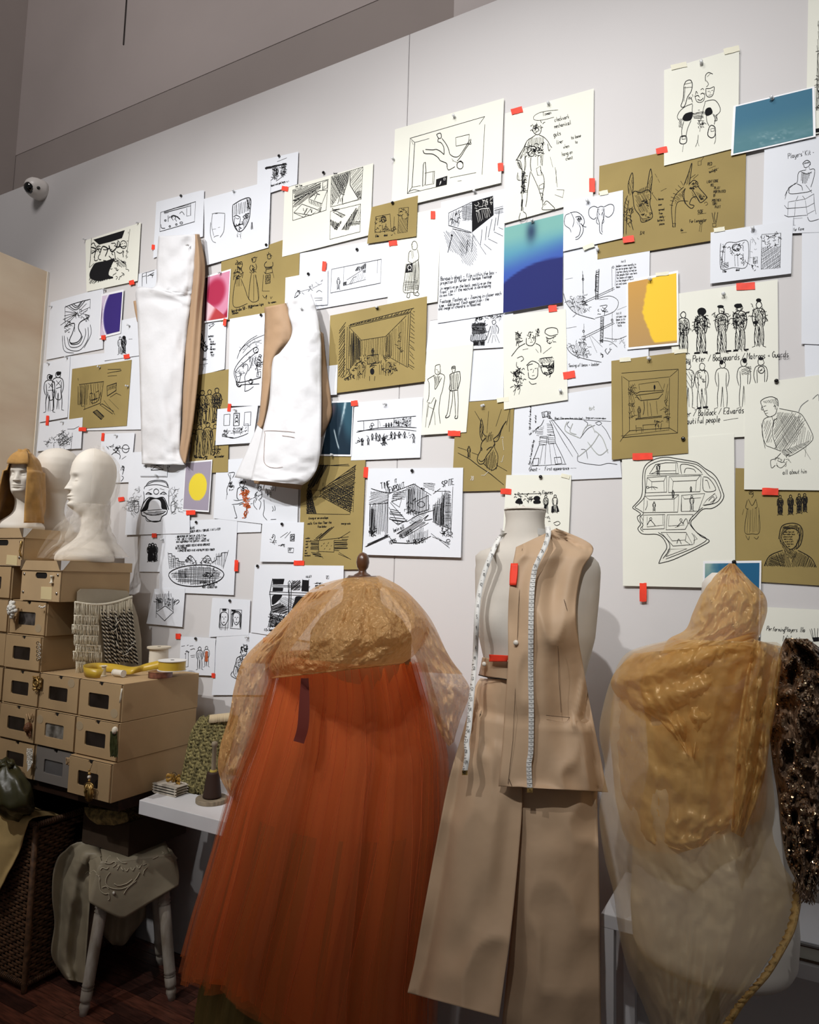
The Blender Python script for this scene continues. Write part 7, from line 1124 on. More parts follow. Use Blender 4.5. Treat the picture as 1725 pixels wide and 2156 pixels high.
def rim(a, b, z, nm):
    mb = MB(); a, b = np.array(a), np.array(b); n = int(np.linalg.norm(b - a) / .009)
    mb.tube([tuple(a) + (z,), tuple(b) + (z,)], .009, 10)
    for i in range(n):
        p = a + (b - a) * (i + .5) / n; d = (b - a) / np.linalg.norm(b - a); mb.tube([(p[0] - d[0] * .005 + .0105 * sin(q) * d[1], p[1] - d[1] * .005 - .0105 * sin(q) * d[0], z + .0105 * cos(q)) for q in np.linspace(0, 2 * pi, 7)], .0026, 4, False)
    mb.build(nm, m_wk, t, True)
for a, b in (((BX0, BY0), (BX1, BY0)), ((BX1, BY0), (BX1, BY1)), ((BX0, BY1), (BX1, BY1)), ((BX0, BY0), (BX0, BY1))): rim(a, b, BZ1 - .004, 'rim'); rim(a, b, .03, 'foot_rail')
# cloths in the basket
t = thing('cream_cloth', W(20, 1800, BY0 - .02), 'cream cotton cloth hanging over the basket rim', 'cloth'); m_cr = mat('cream_cotton', (206, 178, 122), .7, .2, noise=(12, .04), bump=(5, .3, .02))
xt, hb = BX1 - .012, W(4, 1884, BY0 - .03); P = []
prof = [(.150, -.030), (.100, -.002), (.050, .014), (.015, .020), (-.006, .021), (-.020, .014), (-.026, -.004)]
for i in range(34):
    row = []
    for j in range(41):
        u = j / 40; w_ = .5 + .5 * sin(u * 23)
        if i < len(prof):
            dy, dz = prof[i]; x1 = xt; y, z = BY0 + dy, BZ1 + dz + .006 * w_ * (1 if dy > .03 else .4)
        else:
            v = (i - len(prof) + 1) / (33 - len(prof) + 1); x1 = xt + (hb[0] - xt) * v ** 1.3; y = BY0 - .027 - .014 * abs(sin(u * 9 + v * 2)) * min(1, v * 4) - .008 * (1 + fbm(u * 3, v * 3, 4)) * v; z = BZ1 - .004 + (hb[2] - BZ1 + .03 * u ** 3 - .03) * v
        row.append((BX0 + .015 + (x1 - BX0 - .015) * u, y, z))
    P.append(row)
mb = MB().grid(P); solid(mb.build('cloth', m_cr, t, True), .003, 0)
t = thing('olive_cushion', (BX1 - .17, BY0 + .19, BZ1 + .05), 'dark olive satin bag slumped in the wicker basket', 'bag'); m_ol = mat('olive_satin', (62, 60, 34), .38, .5, bump=(4, .4, .03)); P = []
cc = W(32, 1745, -.49); cc = np.array([cc[0], -.468, BZ1 + .012])
for i in range(30):
    v = i / 29; row = []; ph = pi * v
    for j in range(40):
        a = 2 * pi * j / 40; r = .125 * (sin(ph) ** .6 if 0 < v < 1 else .02) * (1 - .25 * v) + .012 * sin(a * 7 + v * 5) * sin(ph) * v; row.append((cc[0] + r * cos(a) * 1.05 - .04 * v, cc[1] - .048 * min(1, v / .4) + r * sin(a) * .52, cc[2] + .20 * v + .02 * fbm(cos(a) * 2, v * 3, 6)))
    P.append(row)
MB().grid(P, True).build('body', m_ol, t, True)
MB().tube([tuple(cc + np.array([-.045 + .03 * cos(a), -.048 + .022 * sin(a), .19 + .006 * sin(a * 5)])) for a in np.linspace(0, 2 * pi, 24)], .009, 6).build('gather', m_ol, t, True)
MB().tube([tuple(cc + np.array([-.03, -.045, .19])), tuple(cc + np.array([.01, -.075, .15])), tuple(cc + np.array([.03, -.095, .10]))], .004, 6).build('drawstring', m_ol, t, True)
# ------------------------------------------------------------------ dress forms and garments
def torso(secs, cx, cy, m, parent, name='torso', n=48, bust=0, sh=lambda z: 0):
    P = []; zs = [s[0] for s in secs]
    for z in np.linspace(zs[0], zs[-1], 70):
        rx, ry = interp(z, zs, [s[1] for s in secs]), interp(z, zs, [s[2] for s in secs]); row = []
        for j in range(n):
            a = 2 * pi * j / n; y = ry * sin(a)
            if bust and sin(a) < 0: y -= bust * math.exp(-((z - 1.36) / .05) ** 2) * math.exp(-((abs(cos(a)) - .5) / .28) ** 2)
            row.append((cx + sh(z) + rx * cos(a), cy + y, z))
        P.append(row)
    mb = MB().grid(P, True); b = len(mb.v) - n; mb.f.append(tuple(range(n))[::-1]); mb.f.append(tuple(range(b, b + n)))
    return mb.build(name, m, parent, True)
def stand(cx, cy, z, t, m):
    MB().lathe([(.014, .02), (.014, z)], (cx, cy, 0), 14).build('pole', m, t, True); MB().lathe([(.13, 0), (.13, .012), (.05, .02), (.02, .03)], (cx, cy, 0), 28).build('base', m, t, True)
m_form = mat('plaster_form', (206, 200, 190), .75, .2, noise=(6, .03), bump=(30, .12, .004)); m_stand = mat('stand_steel', (96, 94, 92), .4, .4, metal=.6)
# --- A: orange tulle skirt and organza cape
YA = -.42; na = W(763, 1222, YA); XA = na[0]
t = thing('dress_form', (XA, YA, 0), 'dress form with turned wooden finial inside the orange tulle skirt', 'dress form', 'dress forms along the wall')
zt = na[2]
torso([(.78, .15, .11), (.9, .155, .115), (1.05, .12, .09), (1.2, .145, .12), (1.3, .15, .11), (zt - .10, .12, .075), (zt - .06, .055, .05), (zt + .005, .047, .045)], XA, YA, mat('linen_form', (150, 118, 82), .8, .2), t)
m_fin = mat('walnut', (74, 46, 28), .3, .5, coat=.4, noise=(20, .2)); k = (W(763, 1170, YA)[2] - zt)
MB().lathe([(.046, zt), (.045, zt + .006), (.038, zt + .013)], (XA, YA, 0), 24).build('neck_cap', m_fin, t, True)
MB().lathe([(.026, zt + .012), (.022, zt + .016), (.012, zt + .022), (.010, zt + .028), (.0155, zt + .036), (.0185, zt + .05), (.0165, zt + .064), (.010, zt + .074), (.002, zt + .078)], (XA, YA, 0), 20).build('finial', m_fin, t, True)
stand(XA, YA, .80, t, m_stand)
Lz = [W(x, y, YA) for x, y in ((575, 1425), (545, 1530), (508, 1640), (478, 1760), (440, 1900), (416, 2010), (405, 2075))]; Rz = [W(x, y, YA) for x, y in ((885, 1390), (912, 1490), (930, 1600), (928, 1750), (912, 1900), (894, 2050), (888, 2160))]
lz, lxx = [p[2] for p in Lz][::-1], [p[0] for p in Lz][::-1]; rz, rxx = [p[2] for p in Rz][::-1], [p[0] for p in Rz][::-1]
def sk(z): l, r = interp(z, lz, lxx), interp(z, rz, rxx); return (l + r) / 2, (r - l) / 2
tr = thing('tulle_skirt', (XA, YA, .1), 'full orange tulle skirt gathered in long pleats', 'skirt')
def skirt_layer(k_, m, name, amp, nf, seed, ztop, hem, sag=0.0, cols=420, rows_=40, parent=tr):
    rnd = random.Random(seed); ph = [rnd.uniform(0, 6.28) for _ in range(6)]; P = []
    for i in range(rows_ + 1):
        v = i / rows_; row = []
        for j in range(cols):
            th = 2 * pi * j / cols; front = max(0, -sin(th)); zb = hem + .15 * front ** 1.2 * (1 - .5 * cos(th)) * (1 if hem > .15 else .3) + .012 * sin(9 * th + ph[4]) + sag * sin(3 * th + ph[5]); z = ztop + (zb - ztop) * v
            cx, rx = sk(max(z, .22)); ry = min(rx * .60, .34); w_ = nf * th + 1.6 * sin(3 * th + ph[0]) + .9 * sin(7 * th + ph[1]) + .35 * sin(2 * pi * v + ph[2]) * sin(5 * th)
            fr_ = (w_ / (2 * pi)) % 1; f = (fr_ / .82 if fr_ < .82 else (1 - fr_) / .18) * 2 - 1; f2 = sin(2.7 * w_ + ph[3]) * sin(.5 * w_); q = 1 + (amp * f + amp * .3 * f2) * (.3 + .7 * v)
            row.append((cx + rx * k_ * q * cos(th), YA + ry * k_ * q * sin(th), z))
        P.append(row)
    return MB().grid(P, True).build(name, m, parent, True)
ztop = W(720, 1400, YA - .15)[2]
skirt_layer(.80, mat('rust_lining', (228, 118, 54), .7, .15, noise=(8, .15), stretch=(1, 1, .1)), 'lining', .15, 13, 1, ztop, .22)
skirt_layer(.90, sheer('orange_tulle_deep', (240, 134, 66), .34, .7, .1, .35), 'tulle_layer', .10, 13, 2, ztop, .22, .02)
skirt_layer(1.0, sheer('orange_tulle_outer', (232, 142, 94), .20, .7, .1, .4), 'tulle_layer', .10, 9, 5, ztop, .25, .03)
m_pan = sheer('orange_tulle', (238, 136, 74), .30, .7, .1, .4); m_edge = sheer('tulle_fold', (240, 132, 76), .75, .6, .2, .4); rk = random.Random(12)
for k in range(20):
    a0 = -pi * .98 + pi * .96 * (k + rk.uniform(-.4, .4)) / 19; wt, wb = rk.uniform(.03, .08), rk.uniform(.12, .34); kk = rk.uniform(.93, 1.05); tw = rk.uniform(-.05, .05); hz = rk.uniform(.20, .30); P = []; e0 = []; e1 = []
    for i in range(31):
        v = i / 30; row = []
        for j in range(6):
            u = j / 5 - .5; th = a0 + tw * v + u * 2 * (wt + (wb - wt) * v); front = max(0, -sin(th)); zb2 = hz + .13 * front * (1 - .5 * cos(th)); z = ztop + (zb2 - ztop) * v; cx, rx = sk(max(z, .22)); ry = min(rx * .60, .34)
            q = kk * (.90 + .10 * v + .022 * cos(u * 2 * pi) * v); row.append((cx + rx * q * cos(th), YA + ry * q * sin(th), z))
        P.append(row); e0.append(row[0]); e1.append(row[-1])
    pn = MB().grid(P).build('tulle_panel', m_pan, tr, True); MB().tube(e0, .0009, 4, False).build('fold_edge', m_edge, pn, True); MB().tube(e1, .0009, 4, False).build('fold_edge', m_edge, pn, True)
sl = drape('bodice_slit', [(634, 1428, 650, 1428), (630, 1480, 652, 1480), (626, 1530, 650, 1530), (618, 1560, 640, 1566)], 10, 4, lambda u, t_, p: -.645 + .01 * u - .02 * t_, mat('dark_maroon', (110, 42, 32), .5, .4), tr)  # dark maroon strip laid on the skirt where the gap opens
tu = thing('olive_underskirt', (XA, YA, 0), 'olive brown underskirt showing below the orange tulle', 'skirt')
skirt_layer(.80, mat('olive_taffeta', (104, 88, 48), .5, .3, noise=(9, .1), stretch=(1, 1, .15)), 'cloth', .05, 24, 8, .80, .012, 0, 300, 14, tu)
m_org = sheer('gold_organza', (240, 194, 128), .64, .30, .6, .4, bump=(70, .7), gloss=.15)
ca = thing('organza_cape', (XA, YA, zt), 'sheer golden organza cape crumpled over the shoulders', 'cape')
def crk(u, v, s, a): return a * (abs(fbm(u * 7, v * 4, s, 4)) - .35)
def ycape(u, t_, p): return YA - .012 * sin(atan2(t_ + .08, (u - .5) * 1.6) * 13) * t_ - (.05 + .22 * min(1, t_ * 1.6) ** .7) * sqrt(max(0, 1 - (2 * u - 1) ** 2)) - .02 + crk(u, t_, 3, .02) - .03 * sin(pi * t_) * t_
fr = [(730, 1216, 800, 1214), (690, 1232, 845, 1236), (640, 1262, 885, 1276), (600, 1310, 905, 1318), (574, 1360, 895, 1352), (558, 1400, 872, 1380), (566, 1428, 850, 1396)]
def hemmed(rows): return rows
drape('front_panel', fr, 90, 80, ycape, m_org, ca)
def ybk(u, t_, p): return YA + .02 + crk(u, t_, 8, .03)
drape('back_panel', [(740, 1214, 800, 1212), (660, 1238, 850, 1240), (600, 1300, 905, 1300), (555, 1355, 945, 1380), (515, 1395, 975, 1420)], 40, 50, lambda u, t_, p: YA + .155 * sqrt(max(0, 1 - (2 * u - 1) ** 2)) * min(1, .45 + t_), m_org, ca)
drape('sleeve', [(650, 1248, 715, 1240), (575, 1325, 640, 1330), (515, 1385, 590, 1400), (494, 1445, 578, 1440), (482, 1510, 562, 1520), (464, 1570, 536, 1590), (460, 1625, 508, 1640), (482, 1672, 490, 1680)], 70, 34, lambda u, t_, p: YA - .03 - .10 * sin(pi * u) + crk(u, t_ * 2, 11, .04), m_org, ca)
drape('sleeve', [(650, 1248, 715, 1240), (575, 1325, 640, 1330), (515, 1385, 590, 1400), (494, 1445, 578, 1440), (482, 1510, 562, 1520), (464, 1570, 536, 1590), (460, 1625, 508, 1640), (482, 1672, 490, 1680)], 40, 24, lambda u, t_, p: YA + .02 + .08 * sin(pi * u), m_org, ca)
drape('sleeve', [(800, 1230, 855, 1250), (860, 1300, 908, 1315), (868, 1360, 950, 1388), (890, 1420, 986, 1440), (905, 1480, 988, 1466), (925, 1540, 968, 1520), (945, 1572, 956, 1562)], 60, 30, lambda u, t_, p: YA - .02 - .09 * sin(pi * u) + crk(u, t_ * 2, 14, .035), m_org, ca)
MB().tube([(XA + .052 * cos(a), YA + .05 * sin(a), zt - .012 + .003 * sin(a * 6)) for a in np.linspace(0, 2 * pi, 40)], .007, 6).build('collar', m_org, ca, True)
hp = drape_pts(fr, 90, 80, ycape)[-1]; MB().tube(hp[::2], .0022, 5, False).build('hem', m_org, ca, True)
# --- B: brown paper pattern garment on a plaster form
YBf = -.36; nb = W(1110, 1072, YBf); XB = W(1128, 1240, YBf)[0]; zn = nb[2]
secsB = [(.80, .128, .085), (.92, .132, .088), (1.02, .122, .088), (1.13, .110, .084), (1.22, .122, .098), (1.32, .148, .112), (1.42, .158, .108), (1.48, .162, .092), (1.515, .158, .082), (1.53, .135, .070), (1.545, .085, .058), (1.56, .056, .052), (zn - .03, .049, .046), (zn, .054, .05)]
t = thing('dress_form', (XB, YBf, 0), 'white plaster dress form with rough neck under brown paper patterns', 'dress form', 'dress forms along the wall')
shB = lambda z: -.030 * max(0, min(1, (z - 1.50) / .06)); torso(secsB, XB, YBf, m_form, t, bust=.02, sh=shB); P = []; XN = XB - .030
for i in range(8):
    r = .0545 * (1 - i / 7.2); P.append([(XN + r * cos(a * pi / 12), YBf + r * sin(a * pi / 12), zn - .002 + .006 * (1 - (r / .051) ** 2) + .006 * (fbm(r * 90 * cos(a * pi / 12), r * 90 * sin(a * pi / 12), 3) if i else 0)) for a in range(24)])
MB().grid(P, True).build('neck_cap', m_form, t); stand(XB, YBf, .82, t, m_stand)
zB = [s[0] for s in secsB]
def yb(p, ex=.012, skirt=0):
    z = p[2]; rx, ry = interp(z, zB, [s[1] for s in secsB]) + .02, interp(z, zB, [s[2] for s in secsB]) + ex
    if z < 1.13: rx, ry = .15 + .10 * (1.13 - z), .105 + .10 * (1.13 - z)
    q = min(1, abs(p[0] - XB) / rx); y = YBf - ry * sqrt(max(0, 1 - q * q)); return y - .02 * math.exp(-((z - 1.36) / .05) ** 2) * math.exp(-((q - .5) / .3) ** 2)
m_bp2 = mat('brown_craft_paper', (192, 164, 134), .55, .25, noise=(3, .03), bump=(5, .35, .02))
def crease2(u, t_, s): return .026 * (abs(fbm(u * 2.2, t_ * 3.2, s, 2)) - .35)
vest = [(1087, 1152, 1172, 1112), (1084, 1168, 1248, 1150), (1078, 1200, 1226, 1200), (1072, 1250, 1214, 1262), (1070, 1310, 1214, 1318), (1070, 1390, 1226, 1390), (1064, 1480, 1242, 1480), (1058, 1570, 1262, 1580), (1052, 1630, 1274, 1640), (1050, 1655, 1281, 1668)]
pv = thing('paper_waistcoat', W(1150, 1500, -.5), 'brown paper waistcoat front pinned to the plaster form', 'paper pattern')
yv = lambda u, t_, p: yb(p, .016) - .004 + crease2(u, t_, 4) - .030 * max(0, min(1, t_ * 3 - 1))
solid(drape('front_piece', vest, 70, 46, yv, m_bp2, pv), .0008, 0)
px2 = lambda pts, yf=None, o=-.004: [W(x, y, yb(W(x, y, -.46), .016) - .012 - .030 * max(0, min(1, (y - 1300) / 170))) for x, y in pts]
for ln in ([(1100, 1155), (1092, 1280), (1088, 1400), (1080, 1560), (1070, 1650)], [(1175, 1360), (1178, 1440), (1182, 1500)], [(1150, 1506), (1190, 1510), (1225, 1512)], [(1072, 1640), (1078, 1655)], [(1188, 1262), (1196, 1290), (1205, 1322)]):
    MB().tube(px2(ln), .0006, 4).build('pattern_line', mat('pencil', (82, 66, 52), .9), pv)
for x, y in ((1087, 1353),): MB().lathe([(.001, -.004), (.006, -.003), (.0065, 0), (.004, .001)], px2([(x, y)])[0], 12, 'y').build('button', m_pearl, pv, True)
pt = thing('paper_trousers', W(1000, 1800, -.5), 'wide brown paper trouser pattern hanging from the form waist', 'paper pattern')
legL = [(1012, 1428, 1072, 1432), (1000, 1450, 1078, 1460), (975, 1540, 1090, 1560), (946, 1640, 1100, 1670), (918, 1780, 1092, 1800), (890, 1930, 1076, 1960), (872, 2030, 1062, 2060), (858, 2090, 1051, 2142)]
yl = lambda u, t_, p: min(yb(p, .016) + .005, YBf - .045 * min(1, t_ * 4)) - .14 * max(0, t_ - .42) - .11 * (1 - u) ** 1.5 * min(1, t_ * 2.5) + crease2(u, t_ * 1.5, 9) * (.15 if t_ < .3 else .6) + (0.03 * (1 - u) ** 3)
solid(drape('leg', legL, 80, 40, yl, m_bp2, pt), .0008, 0)
solid(drape('leg', [(1072, 1480, 1240, 1480), (1080, 1600, 1258, 1600), (1096, 1700, 1258, 1700), (1088, 1850, 1262, 1850), (1068, 2050, 1264, 2050), (1050, 2230, 1268, 2230)], 80, 40, lambda u, t_, p: yb(p, .012) + .008 + .012 * max(0, min(1, t_ * 3 - 1)) + crease2(u, t_ * 2, 13) * (.6 if t_ > .25 else .1), m_bp2, pt), .0008, 0)
solid(drape('waistband', [(1016, 1384, 1070, 1390), (1012, 1404, 1070, 1410), (1008, 1422, 1070, 1432)], 10, 10, lambda u, t_, p: yb(p, .010) - .008, m_bp2, pt), .0008, 0)
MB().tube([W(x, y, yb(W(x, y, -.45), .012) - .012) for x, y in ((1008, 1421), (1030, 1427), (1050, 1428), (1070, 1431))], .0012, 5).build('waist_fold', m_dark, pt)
MB().lathe([(.001, -.004), (.0055, -.003), (.006, 0)], W(1020, 1398, yb(W(1020, 1398, -.45), .012) - .010), 10, 'y').build('button', m_pearl, pt, True)
for (x0, y0, x1, y1), lb in (((1073, 1186, 1090, 1232), 'red tape strip holding the paper waistcoat to the form'), ((1030, 1378, 1071, 1393), 'red tape strip on the paper trouser waistband')):
    solid(drape('red_tape_strip', [(x0 + (3 if x1 - x0 < 20 else 0), y0, x1 + (1 if x1 - x0 < 20 else 0), y0 + (0 if x1 - x0 < 20 else 2)), ((x0 + x0 + 1.5) / 2, (y0 + y1) / 2, x1, (y0 + y1) / 2), (x0, y1, x1 - 3, y1)], 6, 5, lambda u, t_, p: yb(p, .016) - .016, m_tape, None, label=lb, cat='tape', group='red tape strips on the paper garment'), .0004, 0)
# measuring tape round the neck
mt = thing('measuring_tape', (XB, YBf - .09, 1.5), 'white measuring tape hung around the plaster form neck', 'measuring tape'); m_mt = mat('tape_white', (232, 232, 228), .45, .3)
lp = [(1062, 1122), (1050, 1135), (1036, 1165), (1022, 1200), (1011, 1240), (1005, 1285), (1003, 1330), (1001, 1380), (997, 1430), (992, 1480), (988, 1530), (983, 1562), (984, 1590), (979, 1625)]
rp = [(1153, 1108), (1155, 1125), (1148, 1150), (1136, 1175), (1126, 1200), (1121, 1235), (1119, 1280), (1118, 1350), (1118, 1430), (1119, 1500), (1118, 1580), (1114, 1610), (1116, 1662)]
yt = lambda p: (yb(p, .016) - .030) if p[2] < 1.525 else max(yb(p, .01) - .016, YBf - .075)
def ty(x, y):
    Y = -.46
    for _ in range(3): Y = yt(W(x, y, Y))
    if x < 1012 and y > 1380: Y = min(Y, -.475 - .085 * max(0, min(1, (y - 1400) / 200)))
    if x > 1100 and y > 1116: Y = min(Y, YBf - .118 - .02 * min(1, (y - 1116) / 60)) - .014 * max(0, min(1, (y - 1300) / 170))
    return Y
def rows_of(path, hw): return [(x - hw, y, x + hw, y) for x, y in smoothpts(path, 4)]
for path in (lp, rp):
    P = [[tuple(W(x - 5.6, y, ty(x, y))), tuple(W(x + 5.6, y, ty(x, y)))] for x, y in smoothpts(path, 6)]; solid(MB().grid(P).build('strip', m_mt, mt, True), .0006, 0)
    a = P[-1]; e = smoothpts(path, 6)[-1]; MB().grid([[tuple(W(e[0] - 6, e[1] - 3, ty(*e) - .001)), tuple(W(e[0] + 6, e[1] - 3, ty(*e) - .001))], [tuple(W(e[0] - 6, e[1] + 7, ty(*e) - .001)), tuple(W(e[0] + 6, e[1] + 7, ty(*e) - .001))]]).build('metal_end', m_gold, mt)
back = [(XN + .062 * cos(a), YBf + .058 * sin(a) * 1.1, 1.577 - .004 * sin(a)) for a in np.linspace(-.7, pi + .7, 20)]
MB().grid([[(x, y, z - .008), (x, y, z + .008)] for x, y, z in back]).build('strip', m_mt, mt, True)
tk = MB(); q = smoothpts(lp, 30); acc = 0; num = 38
def tmark(pts): tk.tube([W(x, y, ty(x, y) - .0016) for x, y in pts], .00042, 3, False)
for i in range(1, len(q)):
    acc += np.linalg.norm(q[i] - q[i - 1]); x, y = q[i]
    if acc > 21.5 and num <= 60 and y > 1140:
        acc = 0; tmark([(x - 5.5, y), (x - 1, y)])
        for pl in lettering(str(num), x - 4.2, y + 12, 7, 0, 0, .1): tmark([(a + (0), b) for a, b in pl])
        num += 1
    elif i % 6 == 0: tmark([(x - 5.5, y), (x - 3.4, y)])
q = smoothpts(rp, 30); acc = 0; num = 28
for i in range(1, len(q)):
    acc += np.linalg.norm(q[i] - q[i - 1]); x, y = q[i]
    if y < 1200:
        if acc > 17 and num > 22:
            acc = 0
            for pl in lettering(str(num), x - 4.2, y + 5, 7, -10, 0, .1): tmark(pl)
            num -= 1
    else:
        if acc > 8: acc = 0; tmark([(x - 5.5, y), (x + 5.5, y)]); tmark([(x - 2, y + 4), (x + 2, y + 4)])
tk.build('markings', m_ink, mt)
# --- C: organza wrapped form
YC_ = -.40; XC = (W(1330, 2030, YC_)[0] + W(1688, 2050, YC_)[0]) / 2; zb = W(1510, 2085, YC_ - .12)[2]; ztC = W(1540, 1195, YC_)[2]
t = thing('dress_form', (XC, YC_, 0), 'white torso form wrapped in golden organza beside the sequin sleeve', 'dress form', 'dress forms along the wall')
rC = (W(1688, 2050, YC_)[0] - W(1330, 2030, YC_)[0]) / 2
secsC = [(zb, rC * .90, .125), (zb + .02, rC * .97, .135), (zb + .08, rC, .14), (zb + .2, rC * .97, .135), (zb + .38, rC * .76, .10), (zb + .48, rC * .80, .11), (zb + .56, rC * .88, .11), (zb + .60, rC * .84, .09), (zb + .63, rC * .62, .07), (zb + .655, .06, .055), (ztC - .03, .05, .05), (ztC - .012, .03, .03)]
xn = W(1532, 1280, YC_)[0] - XC; torso(secsC, XC, YC_, mat('white_form', (226, 220, 210), .6, .3), t, sh=lambda z: xn * max(0, min(1, (z - zb - .56) / .1))); stand(XC, YC_, zb + .02, t, m_stand)
m_or2 = sheer('amber_organza', (238, 194, 116), .62, .32, .5, .4, bump=(22, .3), gloss=.1); m_or3 = sheer('pale_organza', (244, 220, 172), .48, .36, .5, .4, bump=(14, .3), gloss=.08)
oc = thing('organza_wrap', (XC, YC_, zb), 'amber organza wrap with pointed hood over the torso form', 'wrap')
wrap = [(1415, 1346, 1636, 1352), (1325, 1372, 1650, 1368), (1292, 1420, 1644, 1420), (1272, 1480, 1636, 1500), (1262, 1545, 1630, 1600), (1274, 1620, 1636, 1690), (1262, 1710, 1642, 1760), (1272, 1800, 1662, 1830), (1292, 1880, 1684, 1880), (1303, 1960, 1668, 1960), (1322, 2040, 1620, 2050), (1352, 2110, 1566, 2115), (1375, 2170, 1530, 2170)]
def bul(u): return sqrt(max(0, 1 - (2 * u - 1) ** 2))
drape('body_drape', wrap, 110, 70, lambda u, t_, p: YC_ + .03 - .235 * bul(u) ** .8 - .010 * sin(u * 16 + 5 * t_) * (.4 + t_) + crk(u * 1.2, t_ * 2, 21, .018), m_or3, oc)
drape('body_drape', [(1425, 1346, 1600, 1352), (1330, 1376, 1640, 1370), (1300, 1430, 1634, 1430), (1285, 1520, 1622, 1540), (1290, 1610, 1620, 1640), (1300, 1700, 1610, 1720), (1330, 1780, 1560, 1745), (1420, 1800, 1500, 1775)], 80, 60, lambda u, t_, p: YC_ - .01 - .215 * bul(u) ** .8 + crk(u, t_ * 1.5, 25, .018), m_or2, oc)
drape('shoulder_drape', [(1335, 1376, 1604, 1350), (1298, 1412, 1592, 1400), (1288, 1446, 1572, 1456), (1322, 1490, 1548, 1512), (1374, 1530, 1515, 1560), (1428, 1575, 1480, 1610)], 60, 60, lambda u, t_, p: YC_ - .035 - .20 * bul(u * .9 + .05) + crk(u, t_, 31, .02) - .008 * sin(t_ * 22 + u * 9), m_or2, oc)
drape('shoulder_drape', [(1588, 1346, 1648, 1362), (1572, 1420, 1642, 1430), (1556, 1520, 1622, 1560), (1548, 1620, 1606, 1650), (1540, 1750, 1566, 1765)], 60, 26, lambda u, t_, p: YC_ - .20 + .02 * sin(u * 11) - .03 * bul(u) + .03 * u + crk(u, t_ * 3, 35, .02), m_or2, oc)
hood = [(1536, 1186, 1548, 1187), (1505, 1212, 1580, 1222), (1480, 1245, 1610, 1252), (1460, 1288, 1616, 1285), (1444, 1325, 1606, 1322), (1408, 1346, 1596, 1350), (1395, 1375, 1590, 1380)]
drape('hood', hood, 70, 50, lambda u, t_, p: YC_ - .115 * bul(u) * min(1, .35 + t_ * 1.5) - .01 + crk(u, t_, 41, .03), m_or2, oc)
drape('hood', hood, 40, 30, lambda u, t_, p: YC_ + .08 * bul(u) * min(1, .35 + t_ * 1.5), m_or2, oc)
for k_ in range(3): MB().tube([W(1420 + 170 * u, 1348 + 11 * k_ + 18 * sin(pi * u) - 14 * u, YC_ - .04 - .10 * bul(u) - .008 * k_) for u in np.linspace(0, 1, 24)], [.004 + .004 * sin(pi * u) for u in np.linspace(0, 1, 24)], 6).build('neck_fold', m_or2, oc, True)
tp = smoothpts([(1684, 1858), (1684, 1900), (1672, 1955), (1650, 2000), (1620, 2050), (1590, 2085), (1562, 2118), (1532, 2165)], 10)
def ytrim(i): return YC_ - .03 - .185 * sin(pi * .5 * min(1, i / len(tp) * 1.3))
solid(MB().grid([[tuple(W(x - 15 + 2.5 * sin(i * 2.3), y, ytrim(i) - .018 - .004 * sin(i * 1.7))), tuple(W(x, y, ytrim(i) - .026)), tuple(W(x + 3, y + 2, ytrim(i) - .012))] for i, (x, y) in enumerate(tp)]).build('hem_trim', sheer('gold_trim', (206, 172, 108), .8, .5, .3, .3, bump=(60, .5)), oc, True), .001, 0)
sq = thing('sequin_sleeve', W(1690, 1600, YC_), 'dark bronze sequin lace sleeve hanging off the organza shoulder', 'sleeve'); m_sq = mat('bronze_sequin_lace', (156, 128, 102), .4, .5, noise=(38, .5), rgb2=(74, 58, 48), bump=(-70, 1.0, .01), metal=.35)
srow = [(1655, 1345, 1700, 1346), (1646, 1368, 1770, 1402), (1632, 1430, 1790, 1452), (1622, 1520, 1795, 1522), (1628, 1600, 1790, 1620), (1640, 1680, 1780, 1700), (1648, 1760, 1765, 1765), (1662, 1822, 1745, 1820), (1692, 1874, 1706, 1872)]
ysq = lambda u, t_, p: YC_ - .10 - .095 * bul(u) + .07 * (abs(fbm(u * 4, t_ * 9, 51, 4)) - .35)
sp_ = drape_pts(srow, 150, 70, ysq); solid(MB().grid(sp_).build('lace', m_sq, sq, True), .003, 0)
qs = [MB(), MB(), MB()]; rnd = random.Random(3)
for _ in range(7000):
    i, j = rnd.randrange(1, len(sp_) - 1), rnd.randrange(1, 70)
    if fbm(j * .12, i * .07, 61, 3) < -.15: continue
    p = Vector(sp_[i][j]) + Vector((rnd.uniform(-.001, .001), -.003, rnd.uniform(-.001, .001))); d = Vector((rnd.uniform(-.8, .8), -1, rnd.uniform(-.6, 1))).normalized(); a = d.orthogonal().normalized(); b = d.cross(a); r = rnd.uniform(.0012, .0023)
    qs[rnd.randrange(3)].add([p + a * r * cos(k_ * pi / 3) + b * r * sin(k_ * pi / 3) for k_ in range(6)], [tuple(range(6))])
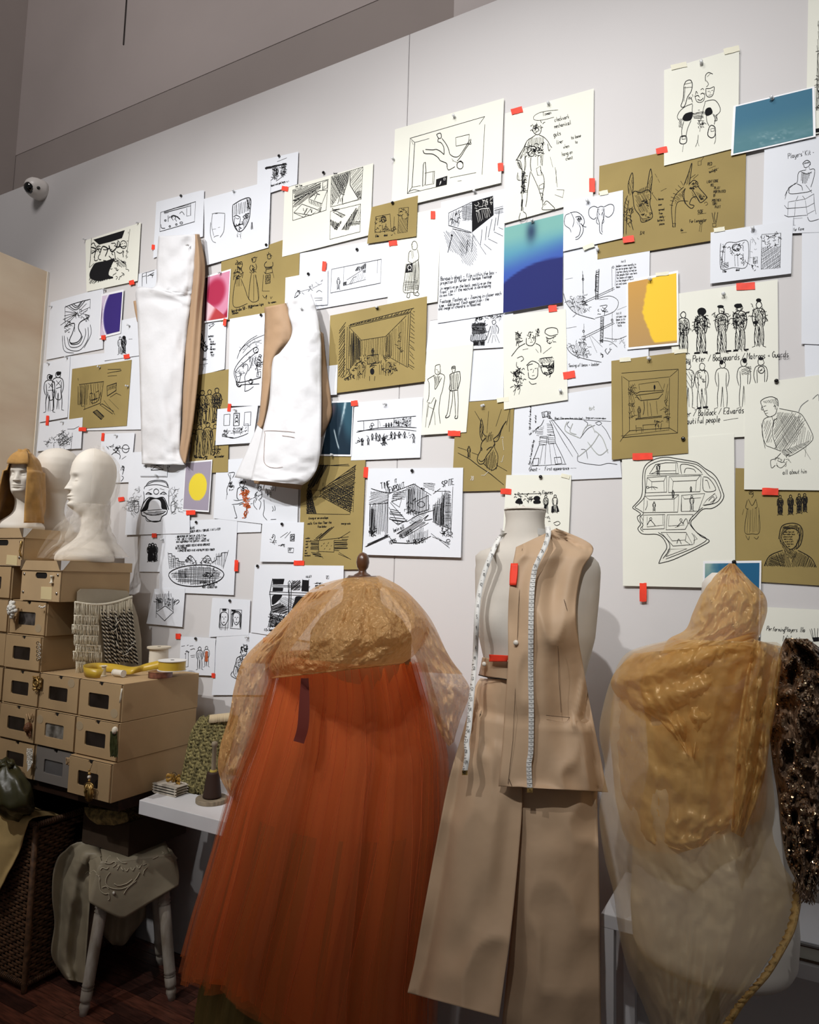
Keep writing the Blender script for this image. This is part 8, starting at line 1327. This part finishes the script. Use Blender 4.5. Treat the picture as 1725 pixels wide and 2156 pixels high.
for mb, c_, nm in zip(qs, ((206, 186, 152), (150, 112, 78), (96, 74, 58)), ('pale', 'bronze', 'brown')): mb.build('sequins', mat('sequin_' + nm, c_, .18, .6, metal=.9), sq, kind='stuff', label=nm + ' sequins')
fz = MB()
for k_ in range(90):
    u = rnd.random(); i = int(len(sp_) * (.90 + .09 * rnd.random())); p = Vector(sp_[min(i, len(sp_) - 1)][int(u * 69)]); fz.tube([p, p + Vector((rnd.uniform(-.006, .006), -.004, -.012)), p + Vector((rnd.uniform(-.01, .01), -.004, -.026))], .0008, 3)
fz.build('fringe', m_sq, sq, kind='stuff')
# white side table behind the torso form, with folders
TX0 = W(1266, 1925, -.30)[0]; TZ = W(1266, 1922, -.30)[2]; t = thing('white_side_table', (TX0 + .4, -.16, 0), 'white square-legged table behind the torso form', 'table')
bevel(MB().box(TX0, .45, -.30, -.02, TZ - .032, TZ).build('table_top', m_tw, t), .002)
for x, y in ((TX0 + .015, -.285), (.435, -.285), (TX0 + .015, -.035), (.435, -.035)): MB().box(x - .0145, x + .0145, y - .0145, y + .0145, 0, TZ - .032).build('leg', m_tw, t)
c = W(1695, 1990, -.26); t = thing('brown_book', (c[0] + .1, -.2, TZ), 'brown bound book under a grey folder on the side table', 'book'); MB().box(c[0] - .03, c[0] + .22, -.29, -.05, TZ + .0006, TZ + .004).box(c[0] - .03, c[0] + .22, -.29, -.05, TZ + .030, TZ + .034).box(c[0] - .03, c[0] - .027, -.29, -.05, TZ + .004, TZ + .030).build('cover', mat('book_cloth', (92, 72, 58), .7), t); MB().box(c[0] - .027, c[0] + .215, -.285, -.055, TZ + .004, TZ + .030).build('pages', m_cream, t)
t = thing('grey_folder', (c[0] + .1, -.2, TZ + .034), 'grey card folder lying on the brown book', 'folder'); MB().box(c[0] - .04, c[0] + .2, -.295, -.06, TZ + .0345, TZ + .0385).build('cover', mat('grey_folder_card', (150, 148, 148), .6), t); MB().box(c[0] - .035, c[0] + .195, -.29, -.065, TZ + .0386, TZ + .041).build('papers', m_white, t)
